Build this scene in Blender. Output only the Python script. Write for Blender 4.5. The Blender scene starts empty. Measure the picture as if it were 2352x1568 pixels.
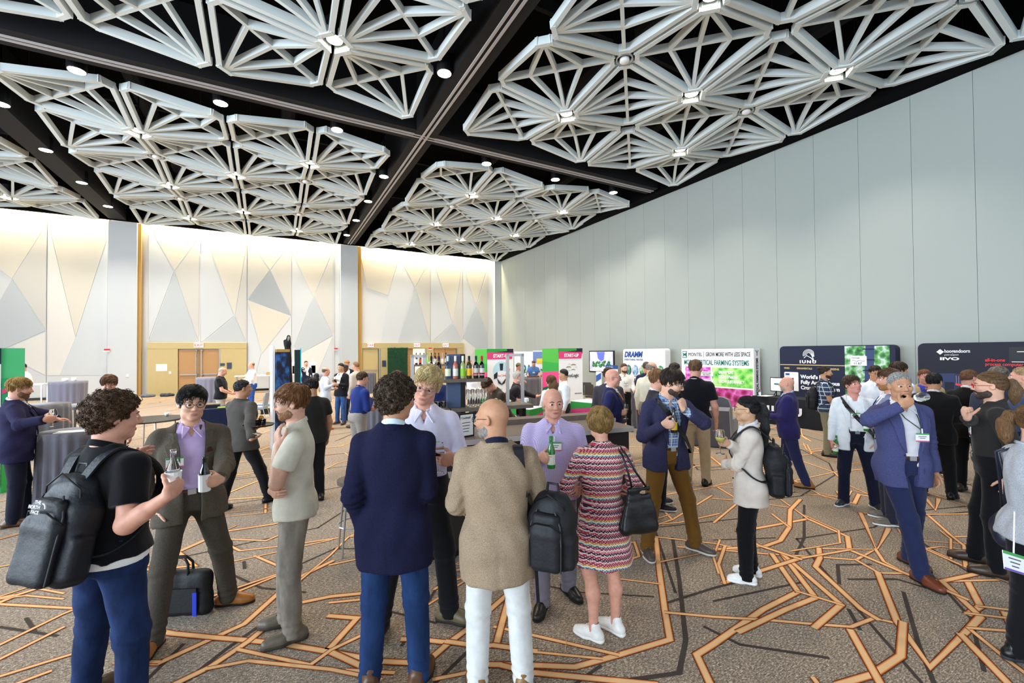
import bpy, bmesh, math, random
import numpy as np
from mathutils import Vector, Matrix
SC = bpy.context.scene
COL = SC.collection
# ---------------------------------------------------------------- camera
RIGHT = (0.87325, -0.48722, -0.00870)
def set_camera():
    yaw, pit, rol = 0.5089984834, 0.0147053692, -0.0087025135
    f = Vector((math.sin(yaw)*math.cos(pit), math.cos(yaw)*math.cos(pit), math.sin(pit)))
    r = Vector((math.cos(yaw), -math.sin(yaw), 0)); u = r.cross(f)
    r2 = r*math.cos(rol) + u*math.sin(rol); u2 = -r*math.sin(rol) + u*math.cos(rol)
    cd = bpy.data.cameras.new('camera'); co = bpy.data.objects.new('camera', cd); COL.objects.link(co)
    co.matrix_world = Matrix(((r2.x, u2.x, -f.x, 0), (r2.y, u2.y, -f.y, 0), (r2.z, u2.z, -f.z, 2.05), (0, 0, 0, 1)))
    cd.sensor_fit = 'HORIZONTAL'; cd.sensor_width = 36
    cd.lens = 1003.56/2352*36; cd.shift_x = -0.00318; cd.shift_y = 0.004245
    cd.clip_start = 0.05; cd.clip_end = 200
    SC.camera = co
set_camera()
# ---------------------------------------------------------------- world, light, exposure
vs = SC.view_settings
vs.view_transform = 'Standard'; vs.look = 'None'; vs.exposure = 0.5; vs.gamma = 1.0; vs.use_curve_mapping = False
W = bpy.data.worlds.new('world'); SC.world = W; W.use_nodes = True
bg = W.node_tree.nodes['Background']; bg.inputs[0].default_value = (0.78, 0.89, 1.0, 1); bg.inputs[1].default_value = 0.95
def area(name, loc, rot, sx, sy, power, color):
    l = bpy.data.lights.new(name, 'AREA'); l.shape = 'RECTANGLE'; l.size = sx; l.size_y = sy
    l.energy = power; l.color = color
    o = bpy.data.objects.new(name, l); COL.objects.link(o); o.location = loc; o.rotation_euler = rot
    return o
# daylight through the glazed side of the hall behind the photographer
area('window_daylight', (-16.5, 2.0, 4.4), (0, math.radians(-90), 0), 7.5, 26, 5200, (0.74, 0.87, 1.0))
# cove light strip above the back wall
for x0, x1 in ((-19.5, -7.2), (-5.5, 3.5), (5.1, 14.1)):
    area('cove_light', ((x0+x1)/2, 28.50, 9.05), (math.radians(12), 0, 0), x1-x0, 0.12, 62*(x1-x0), (1.0, 0.80, 0.50))
# ---------------------------------------------------------------- materials
MATS = {}
def hexc(c):
    if isinstance(c, str):
        c = c.lstrip('#'); v = [int(c[i:i+2], 16)/255 for i in (0, 2, 4)]
        return tuple(x/12.92 if x <= 0.04045 else ((x+0.055)/1.055)**2.4 for x in v)
    return tuple(c)
class NT:
    def __init__(s, m): s.t = m.node_tree; s.n = s.t.nodes; s.l = s.t.links
    def new(s, ty, **k):
        n = s.n.new(ty)
        for a, v in k.items(): setattr(n, a, v)
        return n
    def link(s, a, b): s.l.new(a, b)
    def math(s, op, a, b=None, c=None):
        n = s.n.new('ShaderNodeMath'); n.operation = op
        for i, v in enumerate((a, b, c)):
            if v is None: continue
            if isinstance(v, (int, float)): n.inputs[i].default_value = v
            else: s.l.new(v, n.inputs[i])
        return n.outputs[0]
    def mix(s, f, a, b, mode='MIX'):
        n = s.n.new('ShaderNodeMixRGB'); n.blend_type = mode
        for i, v in enumerate((f, a, b)):
            if isinstance(v, (int, float)): n.inputs[i].default_value = v
            elif isinstance(v, tuple): n.inputs[i].default_value = (*v[:3], 1)
            else: s.l.new(v, n.inputs[i])
        return n.outputs[0]
    def ramp(s, fac, stops, interp='LINEAR'):
        n = s.n.new('ShaderNodeValToRGB'); n.color_ramp.interpolation = interp
        e = n.color_ramp.elements
        while len(e) < len(stops): e.new(0.5)
        for el, (p, c) in zip(e, stops): el.position = p; el.color = (*hexc(c)[:3], 1)
        s.l.new(fac, n.inputs[0]); return n.outputs[0]
    def coord(s, kind='Object', scale=(1, 1, 1), rot=(0, 0, 0)):
        tc = s.n.new('ShaderNodeTexCoord'); mp = s.n.new('ShaderNodeMapping')
        s.l.new(tc.outputs[kind], mp.inputs[0]); mp.inputs['Scale'].default_value = scale; mp.inputs['Rotation'].default_value = rot
        return mp.outputs[0]
    def noise(s, vec, scale=5, detail=3, rough=0.5):
        n = s.n.new('ShaderNodeTexNoise'); n.inputs['Scale'].default_value = scale; n.inputs['Detail'].default_value = detail
        n.inputs['Roughness'].default_value = rough; s.l.new(vec, n.inputs['Vector']); return n.outputs[0]
    def sep(s, vec):
        n = s.n.new('ShaderNodeSeparateXYZ'); s.l.new(vec, n.inputs[0]); return n.outputs
def mat(name, col=(.8, .8, .8), rough=0.6, metal=0.0, var=0.0, vscale=8, bump=0.0, bscale=60, emit=0.0, trans=0.0, ior=1.45, spec=0.5, sheen=0.0, coat=0.0, fn=None, stretch=(1, 1, 1)):
    if name in MATS: return MATS[name]
    m = bpy.data.materials.new(name); m.use_nodes = True; MATS[name] = m
    t = NT(m); b = t.n['Principled BSDF']
    c = hexc(col)
    b.inputs['Base Color'].default_value = (*c[:3], 1); b.inputs['Roughness'].default_value = rough; b.inputs['Metallic'].default_value = metal
    b.inputs['Specular IOR Level'].default_value = spec; b.inputs['IOR'].default_value = ior
    if trans: b.inputs['Transmission Weight'].default_value = trans
    if sheen: b.inputs['Sheen Weight'].default_value = sheen; b.inputs['Sheen Roughness'].default_value = 0.5
    if coat: b.inputs['Coat Weight'].default_value = coat
    if emit: b.inputs['Emission Color'].default_value = (*c[:3], 1); b.inputs['Emission Strength'].default_value = emit
    m.diffuse_color = (*c[:3], 1)
    if fn: 
        out = fn(t)
        if out is not None:
            t.link(out, b.inputs['Base Color'])
            if emit: t.link(out, b.inputs['Emission Color'])
    elif var:
        nz = t.noise(t.coord('Object', stretch), vscale, 4, 0.6)
        d = tuple(x*(1-var) for x in c); u = tuple(min(1, x*(1+var)) for x in c)
        t.link(t.ramp(nz, [(0.25, d), (0.75, u)]), b.inputs['Base Color'])
    if bump:
        bn = t.n.new('ShaderNodeBump'); bn.inputs['Strength'].default_value = bump; bn.inputs['Distance'].default_value = 0.01
        nz = t.noise(t.coord('Object', stretch), bscale, 3, 0.6)
        t.link(nz, bn.inputs['Height']); t.link(bn.outputs[0], b.inputs['Normal'])
    return m
# ---------------------------------------------------------------- mesh helpers
def mesh_obj(name, V, F, m=None, parent=None, smooth=False, loc=None, uv=None):
    me = bpy.data.meshes.new(name)
    me.from_pydata([tuple(v) for v in V], [], [tuple(f) for f in F]); me.update()
    if smooth: me.polygons.foreach_set('use_smooth', [True]*len(me.polygons))
    if m is not None: me.materials.append(m)
    return link(name, me, parent, loc)
def link(name, me, parent=None, loc=None, rot=None):
    o = bpy.data.objects.new(name, me); COL.objects.link(o)
    if parent is not None: o.parent = parent
    if loc is not None: o.location = loc
    if rot is not None: o.rotation_euler = rot
    return o
def tag(o, label=None, cat=None, group=None, kind=None):
    if label: o['label'] = label
    if cat: o['category'] = cat
    if group: o['group'] = group
    if kind: o['kind'] = kind
    return o
def thing(name, label, cat, loc=(0, 0, 0), rz=0.0, group=None, kind=None):
    o = bpy.data.objects.new(name, None); COL.objects.link(o); o.empty_display_size = 0.1
    o.location = loc; o.rotation_euler = (0, 0, rz)
    return tag(o, label, cat, group, kind)
class MB:
    """collects simple solids into one mesh"""
    def __init__(s): s.V = []; s.F = []; s.M = []; s.mi = 0
    def add(s, V, F):
        b = len(s.V); s.V += [tuple(v) for v in V]; s.F += [tuple(i+b for i in f) for f in F]; s.M += [s.mi]*len(F); return s
    def box(s, c, d, rz=0.0, R=None):
        h = [x/2 for x in d]; V = []
        for x in (-1, 1):
            for y in (-1, 1):
                for z in (-1, 1):
                    p = Vector((x*h[0], y*h[1], z*h[2]))
                    if rz: p.rotate(Matrix.Rotation(rz, 3, 'Z'))
                    if R is not None: p = R @ p
                    V.append((p.x+c[0], p.y+c[1], p.z+c[2]))
        return s.add(V, [(0, 1, 3, 2), (4, 6, 7, 5), (0, 4, 5, 1), (2, 3, 7, 6), (0, 2, 6, 4), (1, 5, 7, 3)])
    def bar(s, a, b, w, h, up=(0, 0, 1)):
        a = Vector(a); b = Vector(b); d = (b-a).normalized(); u = Vector(up); sd = d.cross(u)
        if sd.length < 1e-5: sd = d.cross(Vector((1, 0, 0)))
        sd.normalize(); u = sd.cross(d).normalized(); V = []
        for p in (a, b):
            for x, y in ((-1, -1), (1, -1), (1, 1), (-1, 1)): V.append(p+sd*x*w/2+u*y*h/2)
        return s.add(V, [(0, 1, 2, 3), (7, 6, 5, 4), (0, 4, 5, 1), (1, 5, 6, 2), (2, 6, 7, 3), (3, 7, 4, 0)])
    def tube(s, pts, r, n=8, cap=True):
        P = [Vector(p) for p in pts]; R = r if isinstance(r, (list, tuple)) else [r]*len(P)
        V = []; F = []; pu = None
        for i, p in enumerate(P):
            d = (P[min(i+1, len(P)-1)]-P[max(i-1, 0)])
            if d.length < 1e-9: d = Vector((0, 0, 1))
            d.normalize()
            u = Vector((0, 0, 1)) if pu is None else pu
            if abs(d.dot(u)) > 0.97 and pu is None: u = Vector((1, 0, 0))
            a = d.cross(u)
            if a.length < 1e-6: a = d.cross(Vector((0, 1, 0)))
            a.normalize(); u = a.cross(d).normalized(); pu = u
            for k in range(n):
                t = 2*math.pi*k/n; V.append(p+(a*math.cos(t)+u*math.sin(t))*R[i])
        for i in range(len(P)-1):
            for k in range(n): F.append((i*n+k, i*n+(k+1) % n, (i+1)*n+(k+1) % n, (i+1)*n+k))
        if cap: F += [tuple(range(n))[::-1], tuple(range((len(P)-1)*n, len(P)*n))]
        return s.add(V, F)
    def lathe(s, prof, c=(0, 0, 0), n=16, cap=True):
        V = []; F = []
        for r, z in prof:
            for k in range(n):
                t = 2*math.pi*k/n; V.append((c[0]+r*math.cos(t), c[1]+r*math.sin(t), c[2]+z))
        for i in range(len(prof)-1):
            for k in range(n): F.append((i*n+k, i*n+(k+1) % n, (i+1)*n+(k+1) % n, (i+1)*n+k))
        if cap: F += [tuple(range(n))[::-1], tuple(range((len(prof)-1)*n, len(prof)*n))]
        return s.add(V, F)
    def prism(s, poly, d0, d1, fr):
        """poly in (a,b); fr(a,b,d) -> xyz"""
        n = len(poly)
        V = [fr(a, b, d0) for a, b in poly]+[fr(a, b, d1) for a, b in poly]
        F = [tuple(range(n))[::-1], tuple(range(n, 2*n))]+[(i, (i+1) % n, n+(i+1) % n, n+i) for i in range(n)]
        return s.add(V, F)
    def build(s, name, m=None, parent=None, smooth=False, loc=None, rz=None):
        me = bpy.data.meshes.new(name); me.from_pydata(s.V, [], s.F); me.update()
        ms = m if isinstance(m, (list, tuple)) else [m]
        for x in ms:
            if x is not None: me.materials.append(x)
        if any(s.M): me.polygons.foreach_set('material_index', s.M)
        if smooth: me.polygons.foreach_set('use_smooth', [True]*len(me.polygons))
        bm = bmesh.new(); bm.from_mesh(me); bmesh.ops.recalc_face_normals(bm, faces=bm.faces); bm.to_mesh(me); bm.free()
        o = link(name, me, parent, loc)
        if rz is not None: o.rotation_euler = (0, 0, rz)
        return o
def copy_tree(o, loc=None, rz=None, label=None, parent=None):
    c = o.copy(); COL.objects.link(c)
    if parent is not None: c.parent = parent
    if loc is not None: c.location = loc
    if rz is not None: c.rotation_euler = (0, 0, rz)
    if label: c['label'] = label
    for ch in list(o.children): copy_tree(ch, parent=c)
    return c
def text(name, body, size, m, parent, fr, align='LEFT', bold=0.0, sx=1.0, depth=0.004, spacing=1.0, shear=0.0, fit=None):
    """flat lettering turned to a mesh; fr: 4x4 matrix placing the text plane"""
    cu = bpy.data.curves.new(name, 'FONT'); cu.body = body; cu.size = size; cu.align_x = align; cu.extrude = depth/2
    cu.offset = bold; cu.space_character = spacing; cu.resolution_u = 3; cu.shear = shear
    to = bpy.data.objects.new(name, cu); COL.objects.link(to)
    dg = bpy.context.evaluated_depsgraph_get(); me = bpy.data.meshes.new_from_object(to.evaluated_get(dg))
    bpy.data.objects.remove(to); bpy.data.curves.remove(cu)
    if fit:
        xs = [v.co.x for v in me.vertices]; sx = fit/max(1e-4, max(xs)-min(xs))
    me.transform(fr @ Matrix.Scale(sx, 4, (1, 0, 0)))
    me.materials.clear(); me.materials.append(m)
    o = link(name, me, parent); return o
ORD = 'first second third fourth fifth sixth seventh eighth ninth tenth eleventh twelfth thirteenth fourteenth fifteenth sixteenth'.split()

TRACED = [([(3.677, 3.462), (3.174, 2.956), (2.708, 2.469), (2.47, 2.209), (2.028, 2.273), (1.723, 2.326), (1.496, 2.475), (1.165, 2.674)], 0.075), ([(2.037, 2.282), (1.654, 2.733), (1.462, 2.954)], 0.05), ([(1.563, 2.584), (1.918, 2.302)], 0.038), ([(1.331, 2.56), (1.461, 2.418), (2.052, 1.966)], 0.075), ([(2.317, 1.743), (2.501, 2.011), (2.698, 2.024), (3.388, 2.096), (3.894, 2.1)], 0.075), ([(3.67, 3.518), (4.105, 3.06), (4.337, 2.647)], 0.05), ([(3.31, 3.054), (3.953, 2.949), (4.21, 2.834)], 0.038), ([(3.318, 3.533), (3.401, 3.509), (3.204, 3.242), (2.986, 3.243), (2.459, 3.449)], 0.05), ([(2.744, 3.006), (2.978, 2.776)], 0.038), ([(2.704, 2.445), (2.972, 2.225), (3.28, 2.004), (3.49, 1.833), (3.736, 1.644), (4.004, 1.61), (4.086, 1.483)], 0.05), ([(4.907, 2.45), (5.394, 2.142), (4.965, 2.132), (4.745, 2.323), (4.337, 2.647), (3.721, 3.189)], 0.05), ([(4.922, 2.441), (4.703, 2.326), (4.48, 2.255), (4.056, 1.711), (4.019, 1.602)], 0.075), ([(4.965, 2.132), (4.855, 1.905), (5.032, 1.793), (5.157, 1.563)], 0.05), ([(4.839, 1.906), (4.092, 1.498), (3.696, 1.189), (4.72, 1.216), (5.157, 1.563), (5.834, 1.401), (6.297, 1.316)], 0.075), ([(4.378, 2.601), (3.894, 2.1)], 0.075), ([(4.491, 2.579), (3.922, 1.978), (3.544, 2.006), (2.984, 2.019)], 0.075), ([(4.465, 2.539), (3.992, 1.823), (3.51, 1.774)], 0.075), ([(3.894, 2.1), (3.992, 1.823)], 0.05), ([(6.298, 3.352), (5.8, 3.206), (5.222, 2.9), (4.77, 2.746), (4.51, 2.751), (3.979, 2.968)], 0.075), ([(5.457, 3.233), (5.222, 2.9)], 0.05), ([(6.424, 2.698), (5.378, 2.129), (6.129, 2.31)], 0.075), ([(5.394, 2.142), (5.153, 1.982), (5.074, 1.815)], 0.05), ([(4.115, 1.473), (3.665, 1.327), (3.313, 1.339), (3.038, 1.401)], 0.075), ([(3.672, 1.616), (3.213, 1.249)], 0.075), ([(4.295, 1.202), (3.913, 0.887)], 0.075), ([(4.444, 1.201), (4.213, 0.96), (4.145, 0.878)], 0.05), ([(4.464, 1.206), (4.735, 0.998)], 0.05), ([(4.699, 1.28), (4.939, 1.04)], 0.05), ([(4.903, 1.269), (5.102, 1.073)], 0.05), ([(5.329, 1.447), (4.911, 1.264), (4.697, 1.274)], 0.075), ([(5.157, 1.563), (5.598, 1.333)], 0.05), ([(5.675, 1.944), (6.048, 1.841), (6.251, 1.575)], 0.038), ([(6.427, 2.713), (6.911, 2.36), (7.561, 2.011)], 0.05), ([(7.809, 2.518), (7.343, 2.277), (7.931, 2.425)], 0.075), ([(5.998, 2.053), (6.582, 1.53)], 0.038), ([(7.512, 2.006), (7.09, 1.746)], 0.05), ([(4.941, 1.134), (4.75, 1.059), (4.787, 1.009)], 0.075), ([(-0.884, 3.874), (-0.656, 3.733), (-0.182, 3.944), (0.166, 4.475), (0.511, 4.684)], 0.075), ([(-0.686, 4.121), (-0.641, 4.078), (-0.38, 3.877), (-0.144, 3.702), (0.046, 3.555), (0.355, 3.274), (0.514, 3.029)], 0.075), ([(0.771, 3.901), (0.437, 4.017), (0.15, 4.051), (-0.144, 3.691), (-0.356, 3.515), (-0.53, 3.446)], 0.075), ([(-0.192, 3.614), (0.221, 3.207), (0.358, 3.297), (0.634, 3.372)], 0.05), ([(-0.355, 3.505), (-0.135, 3.457), (0.336, 3.095), (0.589, 2.854)], 0.05), ([(-0.512, 5.9), (-0.053, 5.567), (0.044, 5.641), (0.34, 5.706)], 0.05), ([(-0.517, 5.864), (-0.289, 5.424), (0.07, 5.333), (0.662, 5.24)], 0.05), ([(-0.146, 5.205), (0.138, 4.702), (-0.4, 4.54), (-0.871, 4.423)], 0.05), ([(0.137, 4.683), (-0.362, 4.457)], 0.05), ([(-0.46, 5.177), (0.068, 5.193), (0.571, 5.228)], 0.038), ([(-0.842, 5.689), (-0.649, 5.257), (-1.102, 5.422)], 0.075), ([(-1.687, 4.536), (-1.451, 4.817), (-1.039, 5.114)], 0.05), ([(-1.607, 4.322), (-1.383, 4.576)], 0.05), ([(-1.963, 5.272), (-1.489, 4.941), (-1.179, 4.734)], 0.05), ([(-2.005, 5.385), (-1.837, 5.348), (-1.542, 5.117)], 0.038), ([(-2.027, 5.443), (-1.704, 5.65), (-1.423, 5.707)], 0.038), ([(-1.889, 5.539), (-1.572, 5.234)], 0.038), ([(-1.52, 4.089), (-1.305, 4.125), (-1.037, 4.167)], 0.05), ([(-1.383, 3.951), (-1.268, 3.988)], 0.05), ([(-0.887, 3.885), (-0.665, 3.748)], 0.05), ([(-0.908, 4.077), (-0.805, 4.088)], 0.05), ([(0.834, 3.156), (0.918, 3.107), (1.095, 2.962), (1.318, 3.061), (1.711, 3.28)], 0.075), ([(1.095, 2.962), (0.884, 2.844), (0.638, 3.009), (0.355, 3.274)], 0.075), ([(1.098, 2.971), (1.228, 2.854), (1.369, 2.768), (1.703, 3.211), (2.027, 3.7)], 0.075), ([(1.243, 3.691), (1.339, 3.735), (1.584, 3.75)], 0.05), ([(1.052, 3.459), (1.565, 3.707), (1.67, 3.718)], 0.038), ([(1.478, 4.121), (1.721, 3.83), (2.146, 3.535)], 0.05), ([(1.369, 2.768), (1.567, 2.592)], 0.075), ([(0.503, 4.617), (0.827, 4.606)], 0.05), ([(0.427, 3.919), (0.686, 3.828)], 0.05), ([(0.405, 3.72), (0.578, 3.588), (0.362, 3.331)], 0.075), ([(0.433, 3.03), (0.674, 2.87)], 0.05), ([(4.604, 3.428), (5.573, 3.74), (5.828, 4.256)], 0.05), ([(5.641, 4.491), (5.993, 4.158), (6.395, 3.683)], 0.038), ([(4.896, 3.581), (4.249, 3.636), (3.932, 3.746)], 0.05), ([(0.898, 2.677), (1.167, 2.609)], 0.05), ([(5.348, 3.976), (5.573, 3.74), (5.872, 3.273)], 0.05), ([(6.612, 3.441), (6.899, 3.163)], 0.038), ([(7.11, 3.258), (6.849, 3.087)], 0.075)]
TRACED_DARK = [([(3.841, 3.379), (3.196, 2.744), (2.562, 2.15), (2.266, 1.956), (1.826, 2.112)], 0.05), ([(2.801, 2.54), (3.337, 2.494), (3.732, 2.433)], 0.04), ([(4.648, 1.656), (3.917, 1.318), (3.548, 1.125)], 0.04), ([(4.498, 1.988), (4.862, 1.777), (4.914, 1.502)], 0.04), ([(4.706, 2.172), (4.342, 1.994)], 0.04), ([(4.706, 2.172), (4.984, 2.02)], 0.04), ([(6.135, 3.212), (5.069, 2.66), (4.569, 2.479)], 0.04), ([(4.181, 3.116), (4.798, 2.819)], 0.03), ([(-0.485, 3.436), (-0.275, 3.677), (-0.011, 3.927)], 0.04), ([(-1.799, 4.833), (-1.377, 4.473)], 0.035), ([(-1.678, 4.889), (-1.542, 4.626)], 0.035), ([(-0.24, 5.121), (-0.225, 4.961)], 0.04), ([(-0.361, 4.944), (-0.08, 4.474), (0.249, 4.203)], 0.035), ([(0.889, 2.649), (1.2, 2.828)], 0.04), ([(-0.7, 3.56), (-0.549, 3.887)], 0.04), ([(5.225, 1.654), (4.636, 1.246), (3.955, 1.009)], 0.035), ([(3.971, 1.76), (3.761, 1.6)], 0.04), ([(2.808, 2.178), (2.851, 1.931), (3.229, 1.563)], 0.04), ([(3.163, 2.366), (4.126, 2.161)], 0.035), ([(0.779, 3.603), (1.087, 3.231)], 0.035), ([(2.041, 3.328), (2.288, 3.023), (2.781, 2.661)], 0.03)]
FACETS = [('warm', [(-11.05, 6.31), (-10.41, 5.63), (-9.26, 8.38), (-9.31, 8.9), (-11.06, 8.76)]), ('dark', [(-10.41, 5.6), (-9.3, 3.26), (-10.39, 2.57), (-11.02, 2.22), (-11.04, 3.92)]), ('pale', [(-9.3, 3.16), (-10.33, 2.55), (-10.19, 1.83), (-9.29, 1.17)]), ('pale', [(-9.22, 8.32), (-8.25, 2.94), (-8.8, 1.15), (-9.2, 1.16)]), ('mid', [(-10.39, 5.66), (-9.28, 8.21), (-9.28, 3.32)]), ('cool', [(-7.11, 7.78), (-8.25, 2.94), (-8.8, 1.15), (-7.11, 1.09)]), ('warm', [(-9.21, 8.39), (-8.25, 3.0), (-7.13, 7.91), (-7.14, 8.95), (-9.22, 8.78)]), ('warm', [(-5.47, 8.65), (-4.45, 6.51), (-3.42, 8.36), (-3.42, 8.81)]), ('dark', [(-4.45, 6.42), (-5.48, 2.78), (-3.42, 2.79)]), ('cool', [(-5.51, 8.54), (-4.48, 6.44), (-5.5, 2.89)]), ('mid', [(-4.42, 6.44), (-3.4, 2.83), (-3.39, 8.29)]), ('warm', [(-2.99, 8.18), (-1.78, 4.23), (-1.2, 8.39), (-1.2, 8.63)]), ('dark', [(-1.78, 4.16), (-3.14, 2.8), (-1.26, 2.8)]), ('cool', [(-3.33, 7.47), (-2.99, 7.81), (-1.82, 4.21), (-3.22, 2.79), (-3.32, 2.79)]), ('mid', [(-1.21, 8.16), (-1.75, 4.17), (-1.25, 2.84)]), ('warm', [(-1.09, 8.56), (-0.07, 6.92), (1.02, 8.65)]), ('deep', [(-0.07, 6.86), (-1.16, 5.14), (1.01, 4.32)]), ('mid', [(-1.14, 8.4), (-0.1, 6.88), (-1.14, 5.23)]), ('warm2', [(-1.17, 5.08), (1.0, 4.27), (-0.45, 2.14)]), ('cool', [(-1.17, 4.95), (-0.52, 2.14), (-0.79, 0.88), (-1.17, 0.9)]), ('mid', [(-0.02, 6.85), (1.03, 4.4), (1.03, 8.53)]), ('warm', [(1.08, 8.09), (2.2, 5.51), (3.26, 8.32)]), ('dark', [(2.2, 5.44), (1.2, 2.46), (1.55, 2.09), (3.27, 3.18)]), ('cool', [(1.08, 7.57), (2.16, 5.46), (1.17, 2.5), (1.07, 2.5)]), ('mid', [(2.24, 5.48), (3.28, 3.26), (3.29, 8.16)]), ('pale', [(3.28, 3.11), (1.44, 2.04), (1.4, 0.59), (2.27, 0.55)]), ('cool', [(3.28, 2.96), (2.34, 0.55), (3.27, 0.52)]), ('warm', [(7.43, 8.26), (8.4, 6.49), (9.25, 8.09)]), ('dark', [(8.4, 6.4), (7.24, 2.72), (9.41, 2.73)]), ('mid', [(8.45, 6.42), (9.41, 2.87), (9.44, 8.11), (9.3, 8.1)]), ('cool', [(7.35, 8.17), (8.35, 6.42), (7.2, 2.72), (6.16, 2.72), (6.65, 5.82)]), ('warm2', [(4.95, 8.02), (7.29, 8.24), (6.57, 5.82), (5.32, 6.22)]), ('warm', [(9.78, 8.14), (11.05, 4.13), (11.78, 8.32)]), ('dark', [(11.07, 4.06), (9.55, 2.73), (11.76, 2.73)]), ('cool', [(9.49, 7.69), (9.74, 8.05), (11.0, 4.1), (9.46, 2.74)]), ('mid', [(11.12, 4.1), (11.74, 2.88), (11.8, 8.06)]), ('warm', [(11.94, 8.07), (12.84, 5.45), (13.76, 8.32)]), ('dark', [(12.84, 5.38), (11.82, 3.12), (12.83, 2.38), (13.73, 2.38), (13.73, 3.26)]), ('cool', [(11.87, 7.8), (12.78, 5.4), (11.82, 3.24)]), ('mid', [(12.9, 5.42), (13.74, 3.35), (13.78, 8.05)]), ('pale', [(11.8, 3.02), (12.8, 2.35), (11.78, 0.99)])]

# ================================================================ the hall
YB, XR, ZT = 28.73, 14.714, 8.72
def wallfab(c):
    return lambda t: t.mix(t.math('MULTIPLY', t.noise(t.coord('Object', (30, 30, 3)), 20, 2), 0.10), hexc(c), tuple(x*0.8 for x in hexc(c)))
m_plain = mat('wall_fabric_grey_green', '#a3aba8', 0.9, spec=0.15, fn=wallfab('#a3aba8'))
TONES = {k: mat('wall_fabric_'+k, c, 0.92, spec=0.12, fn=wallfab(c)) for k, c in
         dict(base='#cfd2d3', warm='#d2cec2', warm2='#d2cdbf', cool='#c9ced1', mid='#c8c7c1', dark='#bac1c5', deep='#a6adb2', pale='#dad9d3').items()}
m_black = mat('ceiling_black', '#050506', 0.9, spec=0.1)
m_beam = mat('beam_charcoal', '#141417', 0.7, spec=0.3)
m_track = mat('track_pale_metal', '#a8a3a2', 0.5)
m_wood = mat('ochre_wood_veneer', '#bfac78', 0.45, var=0.07, vscale=3, stretch=(40, 40, 1.5))
m_door = mat('brown_door_veneer', '#b48a5a', 0.4, var=0.08, vscale=4, stretch=(30, 30, 1.5))
m_steel = mat('brushed_steel', '#b9bdc0', 0.3, metal=0.9)
m_white = mat('white_paint', '#e9e9e6', 0.5)
m_blackp = mat('black_plastic', '#0c0c0e', 0.4)
m_red = mat('sign_red', '#c8202c', 0.5)
m_gold = mat('gold_wood_edge', '#b08a44', 0.45, var=0.1, vscale=3, stretch=(30, 30, 1))
# floor
def carpet(t):
    co = t.coord('Object')
    n1 = t.noise(t.coord('Object', (38, 120, 1), (0, 0, 0.12)), 1.0, 4, 0.75)
    n2 = t.noise(t.coord('Object', (160, 60, 1)), 1.0, 2, 0.6)
    n3 = t.noise(co, 0.35, 2)
    f = t.math('ADD', t.math('MULTIPLY', n1, 0.7), t.math('MULTIPLY', n2, 0.3))
    c = t.ramp(f, [(0.40, '#33291f'), (0.47, '#776553'), (0.53, '#a18c74'), (0.61, '#eeddc4')])
    return t.mix(t.math('MULTIPLY', n3, 0.25), c, hexc('#93826e'))
m_carpet = mat('carpet_mottled', '#857970', 0.95, spec=0.1, sheen=0.25, bump=0.5, bscale=420, fn=carpet)
fl = MB().box((-2, 12, -0.06), (36, 37.5, 0.12)).build('floor', m_carpet); tag(fl, kind='structure')
# carpet line inlays: woven bands with a pale core, orange edges and a dark outline
def linecol(t):
    uv = t.coord('UV'); v = t.sep(uv)[1]
    d = t.math('ABSOLUTE', t.math('SUBTRACT', v, 0.5))
    c = t.ramp(d, [(0.24, '#f0c794'), (0.33, '#e08f4c'), (0.40, '#b4552a'), (0.44, '#3a231b')])
    nz = t.noise(t.coord('Object'), 260, 2)
    return t.mix(t.math('MULTIPLY', nz, 0.30), c, hexc('#a85a34'))
m_line = mat('carpet_line_orange', '#e8a066', 0.95, spec=0.1, fn=linecol)
m_dline = mat('carpet_line_dark', '#4a423e', 0.95, spec=0.1, var=0.3, vscale=200)
def strips(name, lines, m, z, wmul=1.0):
    V = []; F = []; UV = []
    for li, (pts, w) in enumerate(lines):
        w *= wmul
        P = [Vector((x, y, 0)) for x, y in pts]; n = len(P); base = len(V); u = 0
        for i, p in enumerate(P):
            d0 = (P[i]-P[i-1]).normalized() if i > 0 else (P[1]-P[0]).normalized()
            d1 = (P[i+1]-P[i]).normalized() if i < n-1 else d0
            d = d0+d1
            if d.length < 1e-4: d = d0
            d.normalize(); s = Vector((-d.y, d.x, 0)); k = min(1.8, 1/max(0.4, abs(d.dot(d0))))
            e = 0
            if i == 0: p = p-d*w*0.45
            if i == n-1: p = p+d*w*0.45
            zz = z+0.00007*(li % 29)
            for q in (p+s*w/2*k, p-s*w/2*k): V.append((q.x, q.y, zz))
        for i in range(n-1):
            a = base+2*i; F.append((a, a+2, a+3, a+1)); UV += [(i, 0), (i+1, 0), (i+1, 1), (i, 1)]
    me = bpy.data.meshes.new(name); me.from_pydata(V, [], F); uvl = me.uv_layers.new()
    uvl.data.foreach_set('uv', [c for q in UV for c in q]); me.materials.append(m); me.update()
    o = link(name, me, fl); o['kind'] = 'stuff'; return o
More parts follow.
